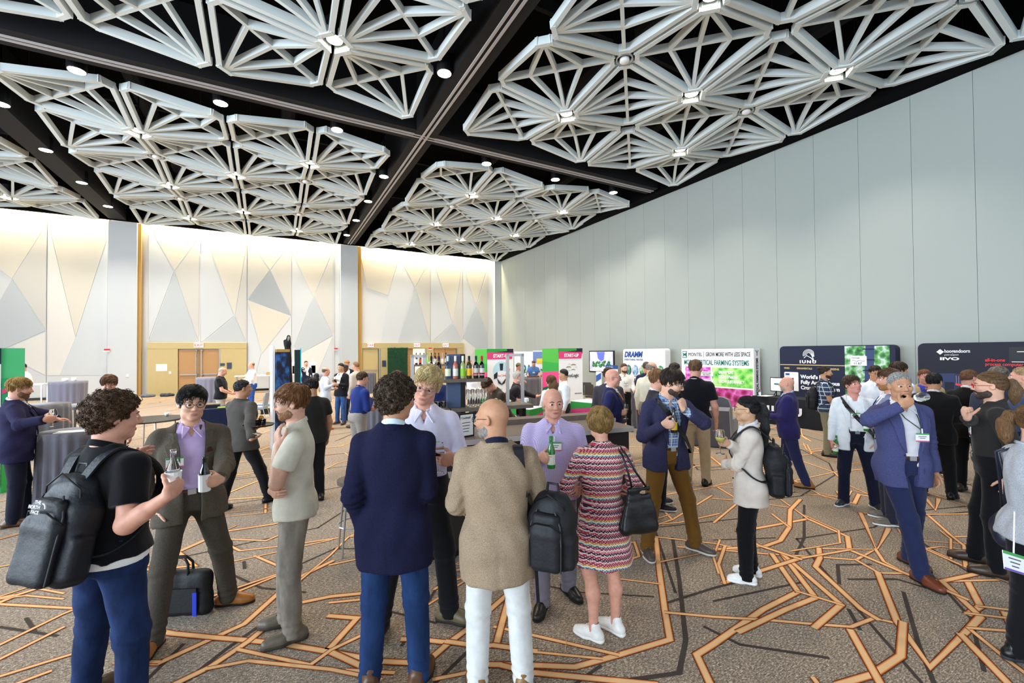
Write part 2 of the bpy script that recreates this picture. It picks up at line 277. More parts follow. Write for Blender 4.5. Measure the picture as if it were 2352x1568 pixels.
def far_lines(seed, y_min, step):
    rnd = random.Random(seed); L = []; node = {}
    def N(i, j):
        if (i, j) not in node:
            node[(i, j)] = (-15+i*step+(0.5*step if j % 2 else 0)+rnd.uniform(-.3, .3)*step, -5+j*step*0.8+rnd.uniform(-.3, .3)*step)
        return node[(i, j)]
    for i in range(int(29.5/step)):
        for j in range(int(33/(step*0.8))):
            a = N(i, j); o = j % 2
            for q in ((i+1, j), (i+o, j+1)):
                if rnd.random() < 0.45: continue
                b = N(*q); pts = [a, b]
                if rnd.random() < 0.4: 
                    mx, my = (a[0]+b[0])/2, (a[1]+b[1])/2; pts = [a, (mx+rnd.uniform(-.25, .25)*step, my+rnd.uniform(-.2, .2)*step), b]
                if all(inside_traced(p) for p in pts): continue
                if max(p[1] for p in pts) > 28.4 or max(p[0] for p in pts) > 14.4: continue
                w = rnd.choice((0.04, 0.05, 0.075))
                L.append((pts, w))
                if rnd.random() < 0.25: L.append(([(x+.10, y+.13) for x, y in pts], 0.035))
    return L
def inside_traced(p):
    # part of the floor whose lines are laid out below one by one
    d = p[0]*0.4872+p[1]*0.8733; lat = p[0]*0.8733-p[1]*0.4872
    return 2.0 < d < 4.3 and abs(lat) < d*1.25
strips('carpet_line', TRACED+far_lines(5, 5, .92), m_line, 0.0030, .84)
strips('carpet_line', [([(x+.14, y+.05) for x, y in p], .035) for p, w in far_lines(9, 3, 1.5)]+TRACED_DARK, m_dline, 0.0004, .72)
# right wall: a slab and its fabric-covered panels
wr = MB().box((XR+.14, 12, 4.6), (0.2, 37, 9.6)).build('wall_right', m_plain); tag(wr, kind='structure')
pm = None
y = 3.704-1.18*7
while y < YB-0.1:
    y2 = min(y+1.18, YB-.02)
    h = MB().box((XR+.02, (y+y2)/2, ZT/2), (0.04, y2-y-0.007, ZT)).build('panel', m_plain, wr)
    y += 1.18
wb = MB().box((-3, YB+.16, 4.7), (36, 0.2, 9.6)).build('wall_back', TONES['base']); tag(wb, kind='structure')
# back wall strips between the seams
for x0, x1 in ((-20, -9.27), (-9.25, -7.05), (-5.46, -3.33), (-3.31, -1.2), (-1.18, 1.02), (1.04, 3.36), (4.93, 9.42), (9.44, 11.82), (11.84, 14.2)):
    MB().box(((x0+x1)/2, YB+.04, 4.65), (x1-x0, 0.06, 9.3)).build('panel', TONES['base'], wb)
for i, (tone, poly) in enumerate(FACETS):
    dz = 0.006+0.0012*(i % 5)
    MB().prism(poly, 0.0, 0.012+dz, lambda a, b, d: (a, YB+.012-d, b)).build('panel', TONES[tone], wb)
# pilasters and edge trims
for i, (x0, x1) in enumerate(((-7.0, -5.91), (3.70, 4.69), (14.2, 14.71))):
    o = MB().box(((x0+x1)/2, YB-.16, 4.36), (x1-x0, 0.34, 8.72)).build('trim_%d' % (i+1), TONES['dark'] if i else TONES['cool']); tag(o, kind='structure')
for i, x in enumerate((-5.84, 4.81)):
    o = MB().box((x, YB-.10, 4.36), (0.13 if i == 0 else .2, 0.2, 8.72)).build('trim_%d' % (i+4), m_gold); tag(o, kind='structure')
for i, (x0, x1, yy, zz) in enumerate(((-20, -7, YB-.02, .1), (-1.2, 3.7, YB-.02, .1))):
    o = MB().box(((x0+x1)/2, yy, .06), (x1-x0, 0.05, .12)).build('baseboard_back' if i == 0 else 'baseboard_back', m_blackp); tag(o, kind='structure')
o = MB().box((XR-.02, 12, .06), (0.04, 33, .12)).build('baseboard_right', m_blackp); tag(o, kind='structure')
# ceiling slab, dark bulkheads, beams
ce = MB().box((-2.5, 12, 10.6), (37, 37.5, 0.2)).build('ceiling', m_black); tag(ce, kind='structure')
mb = MB(); mb.box((-3, 28.29, 9.6), (36, .14, 1.75)); mb.box((14.45, 12, 9.62), (0.54, 33, 1.78)); mb.box((-3, 28.7, 9.65), (36, .9, .3))
mb.build('bulkhead', m_black, ce)
for x, st in ((4.15, True), (-6.6, False)):
    bm_ = MB().box((x, 11, 9.6), (0.66, 34.3, 1.7)).build('beam', m_beam, ce)
    if st:
        for dx in (-.07, .07): MB().box((x+dx, 11, 8.735), (0.06, 34.3, 0.03)).build('track', m_track, ce)
MB().box((-2.5, 13.15, 9.62), (33, 0.66, 1.7)).build('beam', m_beam, ce)
for dy in (-.07, .07): MB().box((-2.5, 13.15+dy, 8.755), (33, 0.06, 0.03)).build('track', m_track, ce)
# exposed black ductwork above the panels
mb = MB()
for x in (-14, -9.5, -3.5, 0.5, 8, 12): mb.tube([(x, -4, 10.1), (x, 28, 10.1)], 0.22, 10)
for yy in (4, 8.5, 18, 22.5): mb.box((-2, yy, 10.2), (32, .12, .3))
mb.build('ductwork', m_beam, ce)
# ================================================================ ceiling panels
m_baffle = mat('white_felt_baffle', '#d0d8d8', 0.85, spec=0.2)
CELL = 2.318
def panel_proto():
    h = CELL/2-0.05; t = 0.23  # truncated corners
    low, ridge = 0.0, 0.30
    def P(x, y):     # z from the fold along the B-D diagonal: B=(-h,h) D=(h,-h)
        k = abs(x+y)/(2*h); return Vector((x, y, ridge*(1-k)))
    ring = [(-h, -h+t), (-h, h-t), (-h+t, h), (h-t, h), (h, h-t), (h, -h+t), (h-t, -h), (-h+t, -h)]
    ring = [P(*q) for q in ring]
    root = thing('ceiling_panel', '', 'ceiling panel')
    fb = MB()
    n = len(ring)
    W_, H_ = 0.105, 0.18
    for i in range(n):
        a, b = ring[i], ring[(i+1) % n]
        inn = (-(a+b)/2); inn.z = 0; inn.normalize()
        off = inn*W_/2+Vector((0, 0, H_/2)); d = (b-a).normalized()*0.03
        fb.bar(a+off-d, b+off+d, W_, H_)
    fb.build('frame', m_baffle, root)
    B = P(-h+t*.7, h-t*.7); D = P(h-t*.7, -h+t*.7); o = Vector((0, 0, .085))
    MB().bar(B+o, D+o, 0.08, 0.16).build('ridge_bar', m_baffle, root)
    for sgn in (-1, 1):
        A = P(sgn*(h-t*.62), sgn*(h-t*.62))
        for f in (0.26, 0.5, 0.74):
            q = B.lerp(D, f); MB().bar(A+o, q+o+(A-q).normalized()*0.03, 0.08, 0.155).build('rib', m_baffle, root)
    for c in (P(-h*.6, h*.6), P(h*.6, -h*.6), P(-h*.5, -h*.5), P(h*.5, h*.5)):
        MB().tube([(c.x, c.y, c.z+.05), (c.x, c.y, 10.5-8.60)], 0.004, 4).build('cable', m_beam, root)
    return root
PP = panel_proto(); used_pp = [False]
m_lamp = mat('lamp_lens', '#fff2d8', 0.4, emit=22.0)
def lamp_proto():
    root = thing('ceiling_downlight', '', 'ceiling light')
    MB().lathe([(0.178, 0), (0.182, 0.02), (0.182, 0.42), (0.15, 0.46), (0.02, 0.47), (0.02, 1.73)], n=20).build('housing', m_blackp, root)
    MB().lathe([(0.001, -0.004), (0.162, -0.004), (0.162, 0.004), (0.001, 0.004)], n=24).build('lens', m_lamp, root)
    l = bpy.data.lights.new('downlight_beam', 'SPOT'); l.energy = 480; l.color = (1.0, 0.90, 0.77); l.spot_size = math.radians(115); l.spot_blend = 0.7; l.shadow_soft_size = 0.12
    lo = bpy.data.objects.new('downlight_beam', l); COL.objects.link(lo); lo.parent = root; lo.location = (0, 0, -0.05)
    return root
LP = lamp_proto(); used_lp = [False]
def diff_proto():
    root = thing('ceiling_diffuser', '', 'air diffuser')
    MB().lathe([(0.29, .10), (0.30, 0.0), (0.26, 0.02), (0.245, .08)], n=24, cap=False).build('outer_ring', m_steel, root, True)
    MB().lathe([(0.19, .06), (0.20, -.03), (0.17, -.02), (0.16, .05)], n=24, cap=False).build('inner_ring', m_steel, root, True)
    MB().lathe([(0.11, .02), (0.115, -.06), (0.07, -.09), (0.001, -.10)], n=20).build('cone', m_white, root, True)
    MB().lathe([(0.24, .08), (0.24, 1.6)], n=16).build('duct_neck', m_blackp, root)
    return root
DP = diff_proto(); used_dp = [False]
def place(proto, used, loc, rz, label, group):
    if not used[0]: used[0] = True; o = proto; o.location = loc; o.rotation_euler = (0, 0, rz); o['label'] = label
    else: o = copy_tree(proto, loc, rz, label)
    if group: o['group'] = group
    return o
CLUSTERS = {
    # name: (origin, columns, rows, what it hangs over, column word)
    'A': ((1.179, 16.702), range(-3, 1), range(-1, 5), 'double door cluster', 'column', 1),
    'B': ((7.36, 16.80), range(-1, 3), range(-1, 5), 'startup tower cluster', 'column', -1),
    'R': ((7.236, 9.904), range(-1, 3), range(-4, 1), 'plain wall cluster', 'column', -1),
    'F': ((1.179, 9.904), range(-3, 1), range(-2, 1), 'overhead cluster', 'column', 1),
    'C': ((-9.53, 16.702), range(-1, 1), range(1, 5), 'green display cluster', 'column', 1),
}
HUBS_SKIP = {('A', 0, 2)}
for key, (org, ci, rj, where, _, side) in CLUSTERS.items():
    jm = max(rj)
    for j in rj:
        for i in ci:
            if key == 'F' and (i, j) in ((-3, -1), (-3, -2), (-2, -2)): continue
            if key == 'R' and (i, j) in ((-1, -3), (-1, -4), (0, -4)): continue
            x = org[0]+(i+.5)*CELL; yy = org[1]+(j+.5)*CELL
            diag = (i+j) % 2 == 0          # light nodes at (i,j) and (i+1,j+1)
            col = (max(ci)-i) if side > 0 else (i-min(ci))
            place(PP, used_pp, (x, yy, 8.60), 0 if diag else math.pi/2,
                  'white ribbed ceiling panel, %s row back, %s from beam, %s' % (ORD[jm-j], ORD[col], where), 'white ribbed ceiling panels')
    for j in list(rj)[1:]:
        for i in list(ci)[1:]:
            x = org[0]+i*CELL; yy = org[1]+j*CELL; col = (max(ci)-i) if side > 0 else (i-min(ci)-1)
            if (key, i, j) in HUBS_SKIP: continue
            if (i+j) % 2 == 0:
                place(LP, used_lp, (x, yy, 8.74), 0, 'lit round downlight between panels, %s row back, %s from beam, %s' % (ORD[jm-j], ORD[col], where), 'downlights between the panels')
            elif (i % 2 == 0):
                place(DP, used_dp, (x, yy, 8.90), 0, 'round metal air diffuser, %s row back, %s from beam, %s' % (ORD[jm-j], ORD[col], where), 'air diffusers')
for k, (x, yy) in enumerate([(-7.1, 13.86), (-3.99, 13.86), (-1.18, 13.87), (1.715, 13.9), (6.67, 13.93), (9.64, 13.96), (12.6, 13.97)]):
    place(LP, used_lp, (x, yy, 8.74), 0, 'black cylinder downlight along the cross beam, %s of the row' % ORD[k], 'downlights along the cross beam')
for k, yy in enumerate([9.86, 16.77, 19.84, 22.97, 26.07]):
    place(LP, used_lp, (3.62 if k == 0 else 3.72, yy, 8.74), 0, 'black cylinder downlight beside the long beam, %s from the near end' % ORD[k], 'downlights beside the long beam')
for k, yy in enumerate([16.65, 19.72, 22.8, 25.89]):
    place(LP, used_lp, (-6.4 if k else -6.26, yy, 8.74), 0, 'black cylinder downlight in the dark gap by the green display, %s along' % ORD[k], 'downlights in the dark gap')
# ================================================================ doors, signs
def xz(x, z, y=YB, flip=False):   # text on the back wall facing -y
    return Matrix.Translation((x, y, z)) @ Matrix.Rotation(math.pi/2, 4, 'X')
def yz(y, z, x=XR):               # text on the right wall facing -x : reading direction runs toward -y
    return Matrix.Translation((x, y, z)) @ Matrix.Rotation(-math.pi/2, 4, 'Z') @ Matrix.Rotation(math.pi/2, 4, 'X')
def surround(n, x0, x1, holes):
    t = MB(); z1 = 2.71; prev = x0
    for a, b, h in holes:
        if a > prev: t.box(((prev+a)/2, YB-.07, z1/2), (a-prev, .16, z1))
        t.box(((a+b)/2, YB-.07, (h+z1)/2), (b-a, .16, z1-h)); prev = b
    if prev < x1: t.box(((prev+x1)/2, YB-.07, z1/2), (x1-prev, .16, z1))
    t.box(((x0+x1)/2, YB-.075, 2.4), (x1-x0, .175, 0.012))
    o = t.build('trim_%d' % n, m_wood); tag(o, kind='structure'); return o
surround(6, -5.53, -1.22, [(-4.28, -2.48, 2.38)])
surround(7, 4.91, 11.8, [(4.98, 6.08, 2.36), (7.72, 9.1, 2.36), (9.6, 11.32, 2.36)])
def leaf(n, x0, x1, h, m, bar=True, parent=None):
    d = parent or tag(MB().box(((x0+x1)/2, YB-.02, .0), (x1-x0, .02, .01)).build('door_%d' % n, m_steel), kind='structure')
    MB().box(((x0+x1)/2, YB-.055, h/2), (x1-x0-.015, .05, h-.02)).build('door_leaf', m, d)
    if bar:
        MB().box(((x0+x1)/2, YB-.13, 1.02), ((x1-x0)*.86, .05, .05)).build('push_bar', m_steel, d)
    return d
d1 = leaf(1, -4.26, -3.385, 2.36, m_door); leaf(1, -3.375, -2.5, 2.36, m_door, parent=d1)
for x in (-3.50, -3.26): MB().tube([(x, YB-.14, .1), (x, YB-.14, 2.3)], .02, 8).build('latch_rod', m_steel, d1); MB().lathe([(0.001, -.05), (.05, -.03), (.06, 0), (.05, .03), (.001, .05)], (x, YB-.15, 2.3), 10).build('latch_head', m_steel, d1); MB().lathe([(0.001, -.07), (.06, -.05), (.075, 0), (.06, .05), (.001, .07)], (x, YB-.15, 1.0), 10).build('latch_head', m_steel, d1)
MB().box((-2.47, YB-.09, 1.19), (.05, .15, 2.38)).build('door_jamb', m_steel, d1)
d2 = leaf(2, 5.0, 5.95, 2.34, m_wood); MB().box((6.02, YB-.1, 1.18), (.1, .16, 2.36)).build('door_jamb', m_steel, d2)
# open doorway with a brown leaf ; a self-glowing sheet stands in for the lit lobby
d3 = leaf(3, 7.74, 8.2, 2.34, m_door, bar=False); MB().box((9.05, YB-.1, 1.18), (.08, .16, 2.36)).build('door_jamb', m_steel, d3)
m_lobby = mat('lobby_glow', '#f1e7cf', 0.8, emit=0.55)
MB().box((8.65, YB-.03, 1.17), (.86, .02, 2.34)).build('lobby_glow_sheet', m_lobby, d3)
d4 = leaf(4, 9.63, 10.45, 2.34, m_door); leaf(4, 10.46, 11.24, 2.34, m_door, parent=d4); MB().box((11.28, YB-.1, 1.18), (.07, .16, 2.36)).build('door_jamb', m_steel, d4)
m_exit = mat('sign_face', '#f4eff0', 0.4, emit=0.35)
def exit_sign(x, z, word, label):
    r = thing('exit_sign', label, 'sign', (x, YB-.2, z))
    MB().box((0, 0, 0), (.40, .06, .24)).build('housing', m_exit, r)
    MB().box((0, .05, .1), (.06, .1, .04)).build('bracket', m_steel, r)
    text('lettering', word, .19, m_red, r, Matrix.Translation((0, -.034, -.068)) @ Matrix.Rotation(math.pi/2, 4, 'X'), 'CENTER', 0.004, .82 if len(word) > 4 else .95)
exit_sign(-3.38, 2.58, 'EXIT', 'white EXIT sign over the double brown doors')
exit_sign(5.47, 2.58, 'STAIRS', 'white STAIRS sign over the plain ochre door')
exit_sign(8.45, 2.58, 'EXIT', 'white EXIT sign over the doorway by the green hedge')
exit_sign(10.45, 2.58, 'EXIT', 'white EXIT sign over the doors behind the wine bottles')
def wallbox(name, label, cat, x, z, w, h, m, y=YB-.04, d=.05):
    o = MB().box((x, y, z), (w, d, h)).build(name, m); tag(o, label, cat); return o
def alarm(x, z, lab, y=YB):
    r = thing('fire_alarm', lab, 'fire alarm', (x, y, z)); MB().box((0, -.03, .03), (.2, .06, .09)).build('strobe', m_red, r); MB().box((0, -.035, -.04), (.22, .07, .05)).build('backplate', m_white, r)
alarm(-7.02, 2.32, 'small red and white fire alarm on the pilaster edge by the curly haired man', YB-.35)
alarm(3.45, 2.33, 'small red and white fire alarm beside the pilaster nearest the stairs door')
alarm(9.35, 2.33, 'small red and white fire alarm between the open doorway and double doors', YB-.14)
wallbox('paper_notice', 'white paper notice taped on ochre panelling beside double doors', 'notice', -4.95, 1.42, .46, .36, m_white, YB-.155, .01)
wallbox('wall_switch', 'small white switch on panelling beside the paper notice', 'switch', -4.6, 1.15, .1, .13, m_white, YB-.16, .02)
m_plq = mat('plaque_blue_grey', '#3a4258', 0.5)
wallbox('room_plaque', 'larger dark room plaque beside the double doors', 'plaque', -2.02, 1.45, .22, .34, m_plq, YB-.16, .03)
wallbox('room_plaque', 'small upper dark plaque beside the double doors', 'plaque', -2.33, 1.52, .2, .14, m_plq, YB-.16, .03)
wallbox('room_plaque', 'tall dark plaque between plain ochre door and green hedge', 'plaque', 6.3, 1.4, .24, .4, m_plq, YB-.16, .03)
wallbox('wall_switch', 'small white switch on the pilaster behind the tan jacket man', 'switch', -6.25, 1.06, .1, .14, m_white, YB-.34, .02)

# ================================================================ figures: smooth distance-field bodies turned to meshes
f4 = np.float32
def surfnet(d, ax, ay, az):
    s = d < 0
    c = np.zeros(tuple(n-1 for n in d.shape), np.uint8)
    for i in (0, 1):
        for j in (0, 1):
            for k in (0, 1): c += s[i:d.shape[0]-1+i, j:d.shape[1]-1+j, k:d.shape[2]-1+k]
    I, J, K = np.nonzero((c > 0) & (c < 8))
    if len(I) == 0: return np.zeros((0, 3)), np.zeros((0, 4), int)
    idx = np.full(c.shape, -1, np.int32); idx[I, J, K] = np.arange(len(I))
    pos = np.zeros((len(I), 3)); cnt = np.zeros(len(I))
    cor = [(i, j, k) for i in (0, 1) for j in (0, 1) for k in (0, 1)]
    dv = {q: d[I+q[0], J+q[1], K+q[2]] for q in cor}
    for q in cor:
        for a in range(3):
            if q[a]: continue
            r = list(q); r[a] = 1; r = tuple(r)
            va, vb = dv[q], dv[r]; m = (va < 0) != (vb < 0)
            t = np.where(m, va/np.where(m, va-vb, 1), 0)
            p = np.array(q, float)[None, :].repeat(len(I), 0); p[:, a] += t
            pos += p*m[:, None]; cnt += m
    pos /= cnt[:, None]
    V = np.empty_like(pos)
    for n, (A, X) in enumerate(((ax, I), (ay, J), (az, K))):
        f = pos[:, n]; V[:, n] = A[X]*(1-f)+A[X+1]*f
    Fs = []
    sh = d.shape
    for a in range(3):
        lo = [slice(1, n-1) for n in sh]; hi = [slice(1, n-1) for n in sh]
        lo[a] = slice(0, sh[a]-1); hi[a] = slice(1, sh[a])
        s0 = s[tuple(lo)]; s1 = s[tuple(hi)]
        E = np.nonzero(s0 != s1); e = [E[0].copy(), E[1].copy(), E[2].copy()]
        for n in range(3):
            if n != a: e[n] = e[n]+1
        b, cc = (a+1) % 3, (a+2) % 3
        def cell(db, dc):
            q = [x.copy() for x in e]; q[b] = q[b]-1+db; q[cc] = q[cc]-1+dc; return idx[q[0], q[1], q[2]]
        quad = np.stack([cell(0, 0), cell(1, 0), cell(1, 1), cell(0, 1)], 1)
        fl_ = ~s0[E]
        quad[fl_] = quad[fl_][:, ::-1]
        Fs.append(quad)
    F = np.concatenate(Fs); F = F[(F >= 0).all(1)]
    return V, F
class Fld:
    def __init__(s, lo, hi, h):
        s.h = h; s.A = [np.arange(lo[i]-1.5*h, hi[i]+2.5*h, h, dtype=f4) for i in range(3)]
        s.d = np.full(tuple(len(a) for a in s.A), 0.3, f4)
    def blk(s, lo, hi, pad):
        sl = []
        for i in range(3):
            a = s.A[i]; i0 = np.searchsorted(a, lo[i]-pad); i1 = np.searchsorted(a, hi[i]+pad)
            if i1-i0 < 1: return None, None
            sl.append(slice(i0, i1))
        return tuple(sl), (s.A[0][sl[0]][:, None, None], s.A[1][sl[1]][None, :, None], s.A[2][sl[2]][None, None, :])
    def merge(s, sl, d, k):
        o = s.d[sl]
        if k > 0:
            h = np.maximum(k-np.abs(o-d), 0)/k; s.d[sl] = np.minimum(o, d)-h*h*k*0.25
        else: s.d[sl] = np.minimum(o, d)
    def carve(s, sl, d, k):
        o = s.d[sl]; d = -d
        h = np.maximum(k-np.abs(o-d), 0)/k if k > 0 else 0
        s.d[sl] = np.maximum(o, d)+(h*h*k*0.25 if k > 0 else 0)
    def cone(s, a, b, ra, rb, k=0.02, sub=False, flat=None):
        a = np.asarray(a, float); b = np.asarray(b, float); r = max(ra, rb)
        sl, P = s.blk(np.minimum(a, b)-r, np.maximum(a, b)+r, k+2.5*s.h)
        if sl is None: return
        ab = b-a; L = float(ab@ab)+1e-12
        dx, dy, dz = P[0]-a[0], P[1]-a[1], P[2]-a[2]
        t = np.clip((dx*ab[0]+dy*ab[1]+dz*ab[2])/L, 0, 1)
        d = np.sqrt((dx-t*ab[0])**2+(dy-t*ab[1])**2+(dz-t*ab[2])**2)-(ra+(rb-ra)*t)
        (s.carve if sub else s.merge)(sl, d.astype(f4), k)
    def ell(s, c, r, R=None, k=0.02, sub=False):
        c = np.asarray(c, float); m = max(r)
        sl, P = s.blk(c-m, c+m, k+2.5*s.h)
        if sl is None: return
        q = [P[i]-c[i] for i in range(3)]
        if R is not None: q = [sum(R[j, i]*q[j] for j in range(3)) for i in range(3)]
        k0 = np.sqrt(sum((q[i]/r[i])**2 for i in range(3))); k1 = np.sqrt(sum((q[i]/r[i]**2)**2 for i in range(3)))
        d = k0*(k0-1)/np.maximum(k1, 1e-6)
        (s.carve if sub else s.merge)(sl, d.astype(f4), k)
    def box(s, c, hb, r, R=None, k=0.02, sub=False):
        c = np.asarray(c, float); m = float(np.linalg.norm(hb)); sl, P = s.blk(c-m, c+m, k+2.5*s.h)
        if sl is None: return
        q = [P[i]-c[i] for i in range(3)]
        if R is not None: q = [sum(R[j, i]*q[j] for j in range(3)) for i in range(3)]
        q = [np.abs(q[i])-(hb[i]-r) for i in range(3)]
        d = np.sqrt(sum(np.maximum(x, 0)**2 for x in q))+np.minimum(np.maximum(np.maximum(q[0], q[1]), q[2]), 0)-r
        (s.carve if sub else s.merge)(sl, d.astype(f4), k)
    def grid(s): return s.A[0][:, None, None], s.A[1][None, :, None], s.A[2][None, None, :]
    def mesh(s): return surfnet(s.d, *s.A)
def rotm(yaw=0, pitch=0, roll=0):
    """yaw: clockwise seen from above, pitch: forward/down, roll: towards own right; degrees"""
    y, p, r = (math.radians(v) for v in (yaw, pitch, roll))
    Rz = np.array([[math.cos(y), math.sin(y), 0], [-math.sin(y), math.cos(y), 0], [0, 0, 1]])
    Rx = np.array([[1, 0, 0], [0, math.cos(p), math.sin(p)], [0, -math.sin(p), math.cos(p)]])
    Ry = np.array([[math.cos(r), 0, math.sin(r)], [0, 1, 0], [-math.sin(r), 0, math.cos(r)]])
    return Rz @ Rx @ Ry
def nrm(v): v = np.asarray(v, float); return v/(np.linalg.norm(v)+1e-12)
def ik(a, t, l1, l2, hint):
    a = np.asarray(a, float); t = np.asarray(t, float); v = t-a; D = np.linalg.norm(v); D2 = min(max(D, abs(l1-l2)+.01), (l1+l2)*.998)
    u = v/(D+1e-9); t = a+u*D2; x = (l1*l1-l2*l2+D2*D2)/(2*D2); h = math.sqrt(max(0, l1*l1-x*x))
    p = np.asarray(hint, float)-u*(np.asarray(hint, float)@u); p = nrm(p)
    return a+u*x+p*h, t
SEC_M = [(.80, .150, .105, -.012), (.88, .168, .120, -.016), (.95, .170, .120, -.012), (1.05, .155, .112, .002), (1.17, .162, .116, .004), (1.28, .178, .124, .004), (1.34, .178, .118, -.002), (1.39, .158, .098, -.010), (1.43, .122, .080, -.015), (1.465, .082, .066, -.016), (1.51, .055, .05, -.014)]
SEC_F = [(.80, .155, .110, -.016), (.88, .172, .122, -.020), (.95, .168, .116, -.012), (1.06, .128, .094, .002), (1.17, .138, .100, .004), (1.26, .154, .122, .016), (1.33, .154, .108, .004), (1.38, .138, .086, -.008), (1.42, .104, .070, -.012), (1.46, .066, .056, -.014), (1.50, .046, .046, -.012)]
HANDS = {'relax': ((18, 30, 20), .3), 'grip': ((52, 62, 38), .9), 'tight': ((66, 74, 44), 1.0), 'fist': ((82, 92, 60), 1.0), 'flat': ((6, 8, 5), .1), 'pinch': ((58, 48, 25), 1.1), 'open': ((12, 16, 10), .0)}
class Person: pass
def fold(G, amp, seed, f0=26, f1=70, n=6):
    rnd = np.random.RandomState(seed); o = 0
    for i in range(n):
        k = rnd.normal(size=3); k = k/np.linalg.norm(k)*rnd.uniform(f0, f1); k[2] *= .6
        o = o+np.sin(G[0]*f4(k[0])+G[1]*f4(k[1])+G[2]*f4(k[2])+f4(rnd.uniform(0, 6.28)))
    return o*f4(amp/math.sqrt(n))
def mesh_np(name, V, F, mats, parent, mi=None, smooth=True):
    me = bpy.data.meshes.new(name); n = len(V); m = len(F)
    me.vertices.add(n); me.vertices.foreach_set('co', np.asarray(V, f4).ravel())
    me.loops.add(4*m); me.loops.foreach_set('vertex_index', np.asarray(F, np.int32).ravel())
    me.polygons.add(m); me.polygons.foreach_set('loop_start', np.arange(0, 4*m, 4, dtype=np.int32))
    me.polygons.foreach_set('use_smooth', np.ones(m, bool))
    for x in (mats if isinstance(mats, (list, tuple)) else [mats]): me.materials.append(x)
    if mi is not None: me.polygons.foreach_set('material_index', np.asarray(mi, np.int32))
    me.update(calc_edges=True); me.validate()
    return link(name, me, parent)
SKINS = {'fair': ('#d8a78d', '#bb786a'), 'pink': ('#d59c85', '#b86f63'), 'tan': ('#c08d6d', '#a4675a'), 'olive': ('#c29876', '#a36b5c'), 'brown': ('#5f3f30', '#5a3832'), 'ruddy': ('#cf9080', '#b4685f')}
def tubes(name, L, rad, m, parent, up_):
    """many thin three-sided tubes: L (n, m, 3) paths, rad (m,) radii, up_ (n, 3) a rough normal"""
    n, k, _ = L.shape; T = np.gradient(L, axis=1); T /= np.linalg.norm(T, axis=2, keepdims=True)+1e-9
    B = np.cross(T, up_[:, None, :]); B /= np.linalg.norm(B, axis=2, keepdims=True)+1e-9; N = np.cross(B, T)
    V = np.stack([L+(B*math.cos(a)+N*math.sin(a))*np.asarray(rad)[None, :, None] for a in (1.57, 3.67, 5.76)], 2)
    ids = np.arange(n*k*3).reshape(n, k, 3); F = []
    for q in range(3):
        q2 = (q+1) % 3; F.append(np.stack([ids[:, :-1, q], ids[:, :-1, q2], ids[:, 1:, q2], ids[:, 1:, q]], -1).reshape(-1, 4))
    o = mesh_np(name, V.reshape(-1, 3), np.concatenate(F), m, parent); o['kind'] = 'stuff'; return o
def hair_strands(V, hc, HR, st, m, parent, dist, seed, pos_tail=None):
    rnd = np.random.RandomState(seed); loc = (V-hc) @ HR; c = np.array([0, -.014, .026]); r = np.array([.0765, .096, .091])
    n = int({'curly': 800, 'wavy': 700, 'bob': 900, 'mop': 800, 'side': 750, 'buzz': 0}.get(st, 750)*min(1., (3.6/dist)**1.5))
    if n < 60: return
    p = loc[rnd.randint(0, len(loc), n)]; sc_ = max(1., dist/3.4)
    nn = (p-c)/r**2; nn /= np.linalg.norm(nn, axis=1, keepdims=True)
    if st == 'curly':
        t1 = np.cross(nn, rnd.normal(size=(n, 3))); t1 /= np.linalg.norm(t1, axis=1, keepdims=True); t2 = np.cross(nn, t1)
        th = np.linspace(0, 1, 8)[None, :]*rnd.uniform(5, 10, (n, 1))+rnd.uniform(0, 6, (n, 1)); ro = rnd.uniform(.007, .014, (n, 1))
        lift = (np.linspace(0, 1, 8)[None, :]*rnd.uniform(-.004, .014, (n, 1))+.001)
        L = p[:, None, :]+t1[:, None, :]*(np.cos(th)*ro)[..., None]+t2[:, None, :]*(np.sin(th)*ro)[..., None]*.8+nn[:, None, :]*lift[..., None]
        rad = np.array([.0014, .002, .0022, .0022, .0022, .002, .0016, .0006])*sc_
        un = t1
    else:
        crown = np.array([0, -.05, .118]); k0 = np.linalg.norm((p-c)/r, axis=1, keepdims=True)
        ln = {'crop': .012, 'fringe': .025, 'bob': .075, 'mop': .06, 'long': .11, 'side': .055, 'pony': .08, 'bun': .06, 'wavy': .07}.get(st, .032)
        L = [p]; q = p
        for i in range(5):
            if st in ('pony', 'bun', 'slick'): d = np.array([0, -.115, .035])-q
            else:
                d = q-crown; d = d/(np.linalg.norm(d, axis=1, keepdims=True)+1e-6)
                fr_ = ((q[:, 1:2] > .0) & (q[:, 2:3] > .055)).astype(float)
                d = d+fr_*np.array([.7 if st in ('side', 'mop') else .25, .25, 0])+rnd.normal(size=(n, 3))*.16
            nq = (q-c)/r**2; nq /= np.linalg.norm(nq, axis=1, keepdims=True); d = d-nq*(d*nq).sum(1, keepdims=True); d /= np.linalg.norm(d, axis=1, keepdims=True)+1e-6
            q = q+d*ln/5; kk = np.linalg.norm((q-c)/r, axis=1, keepdims=True); q = c+(q-c)/kk*(k0*1.012 if i < 3 else k0*1.004); L.append(q)
        L = np.stack(L, 1); rad = np.array([.0008, .0019, .0023, .0022, .0016, .0004])*sc_; un = nn
    tubes('hair_strands', hc+L @ HR.T, rad, m, parent, un @ HR.T)
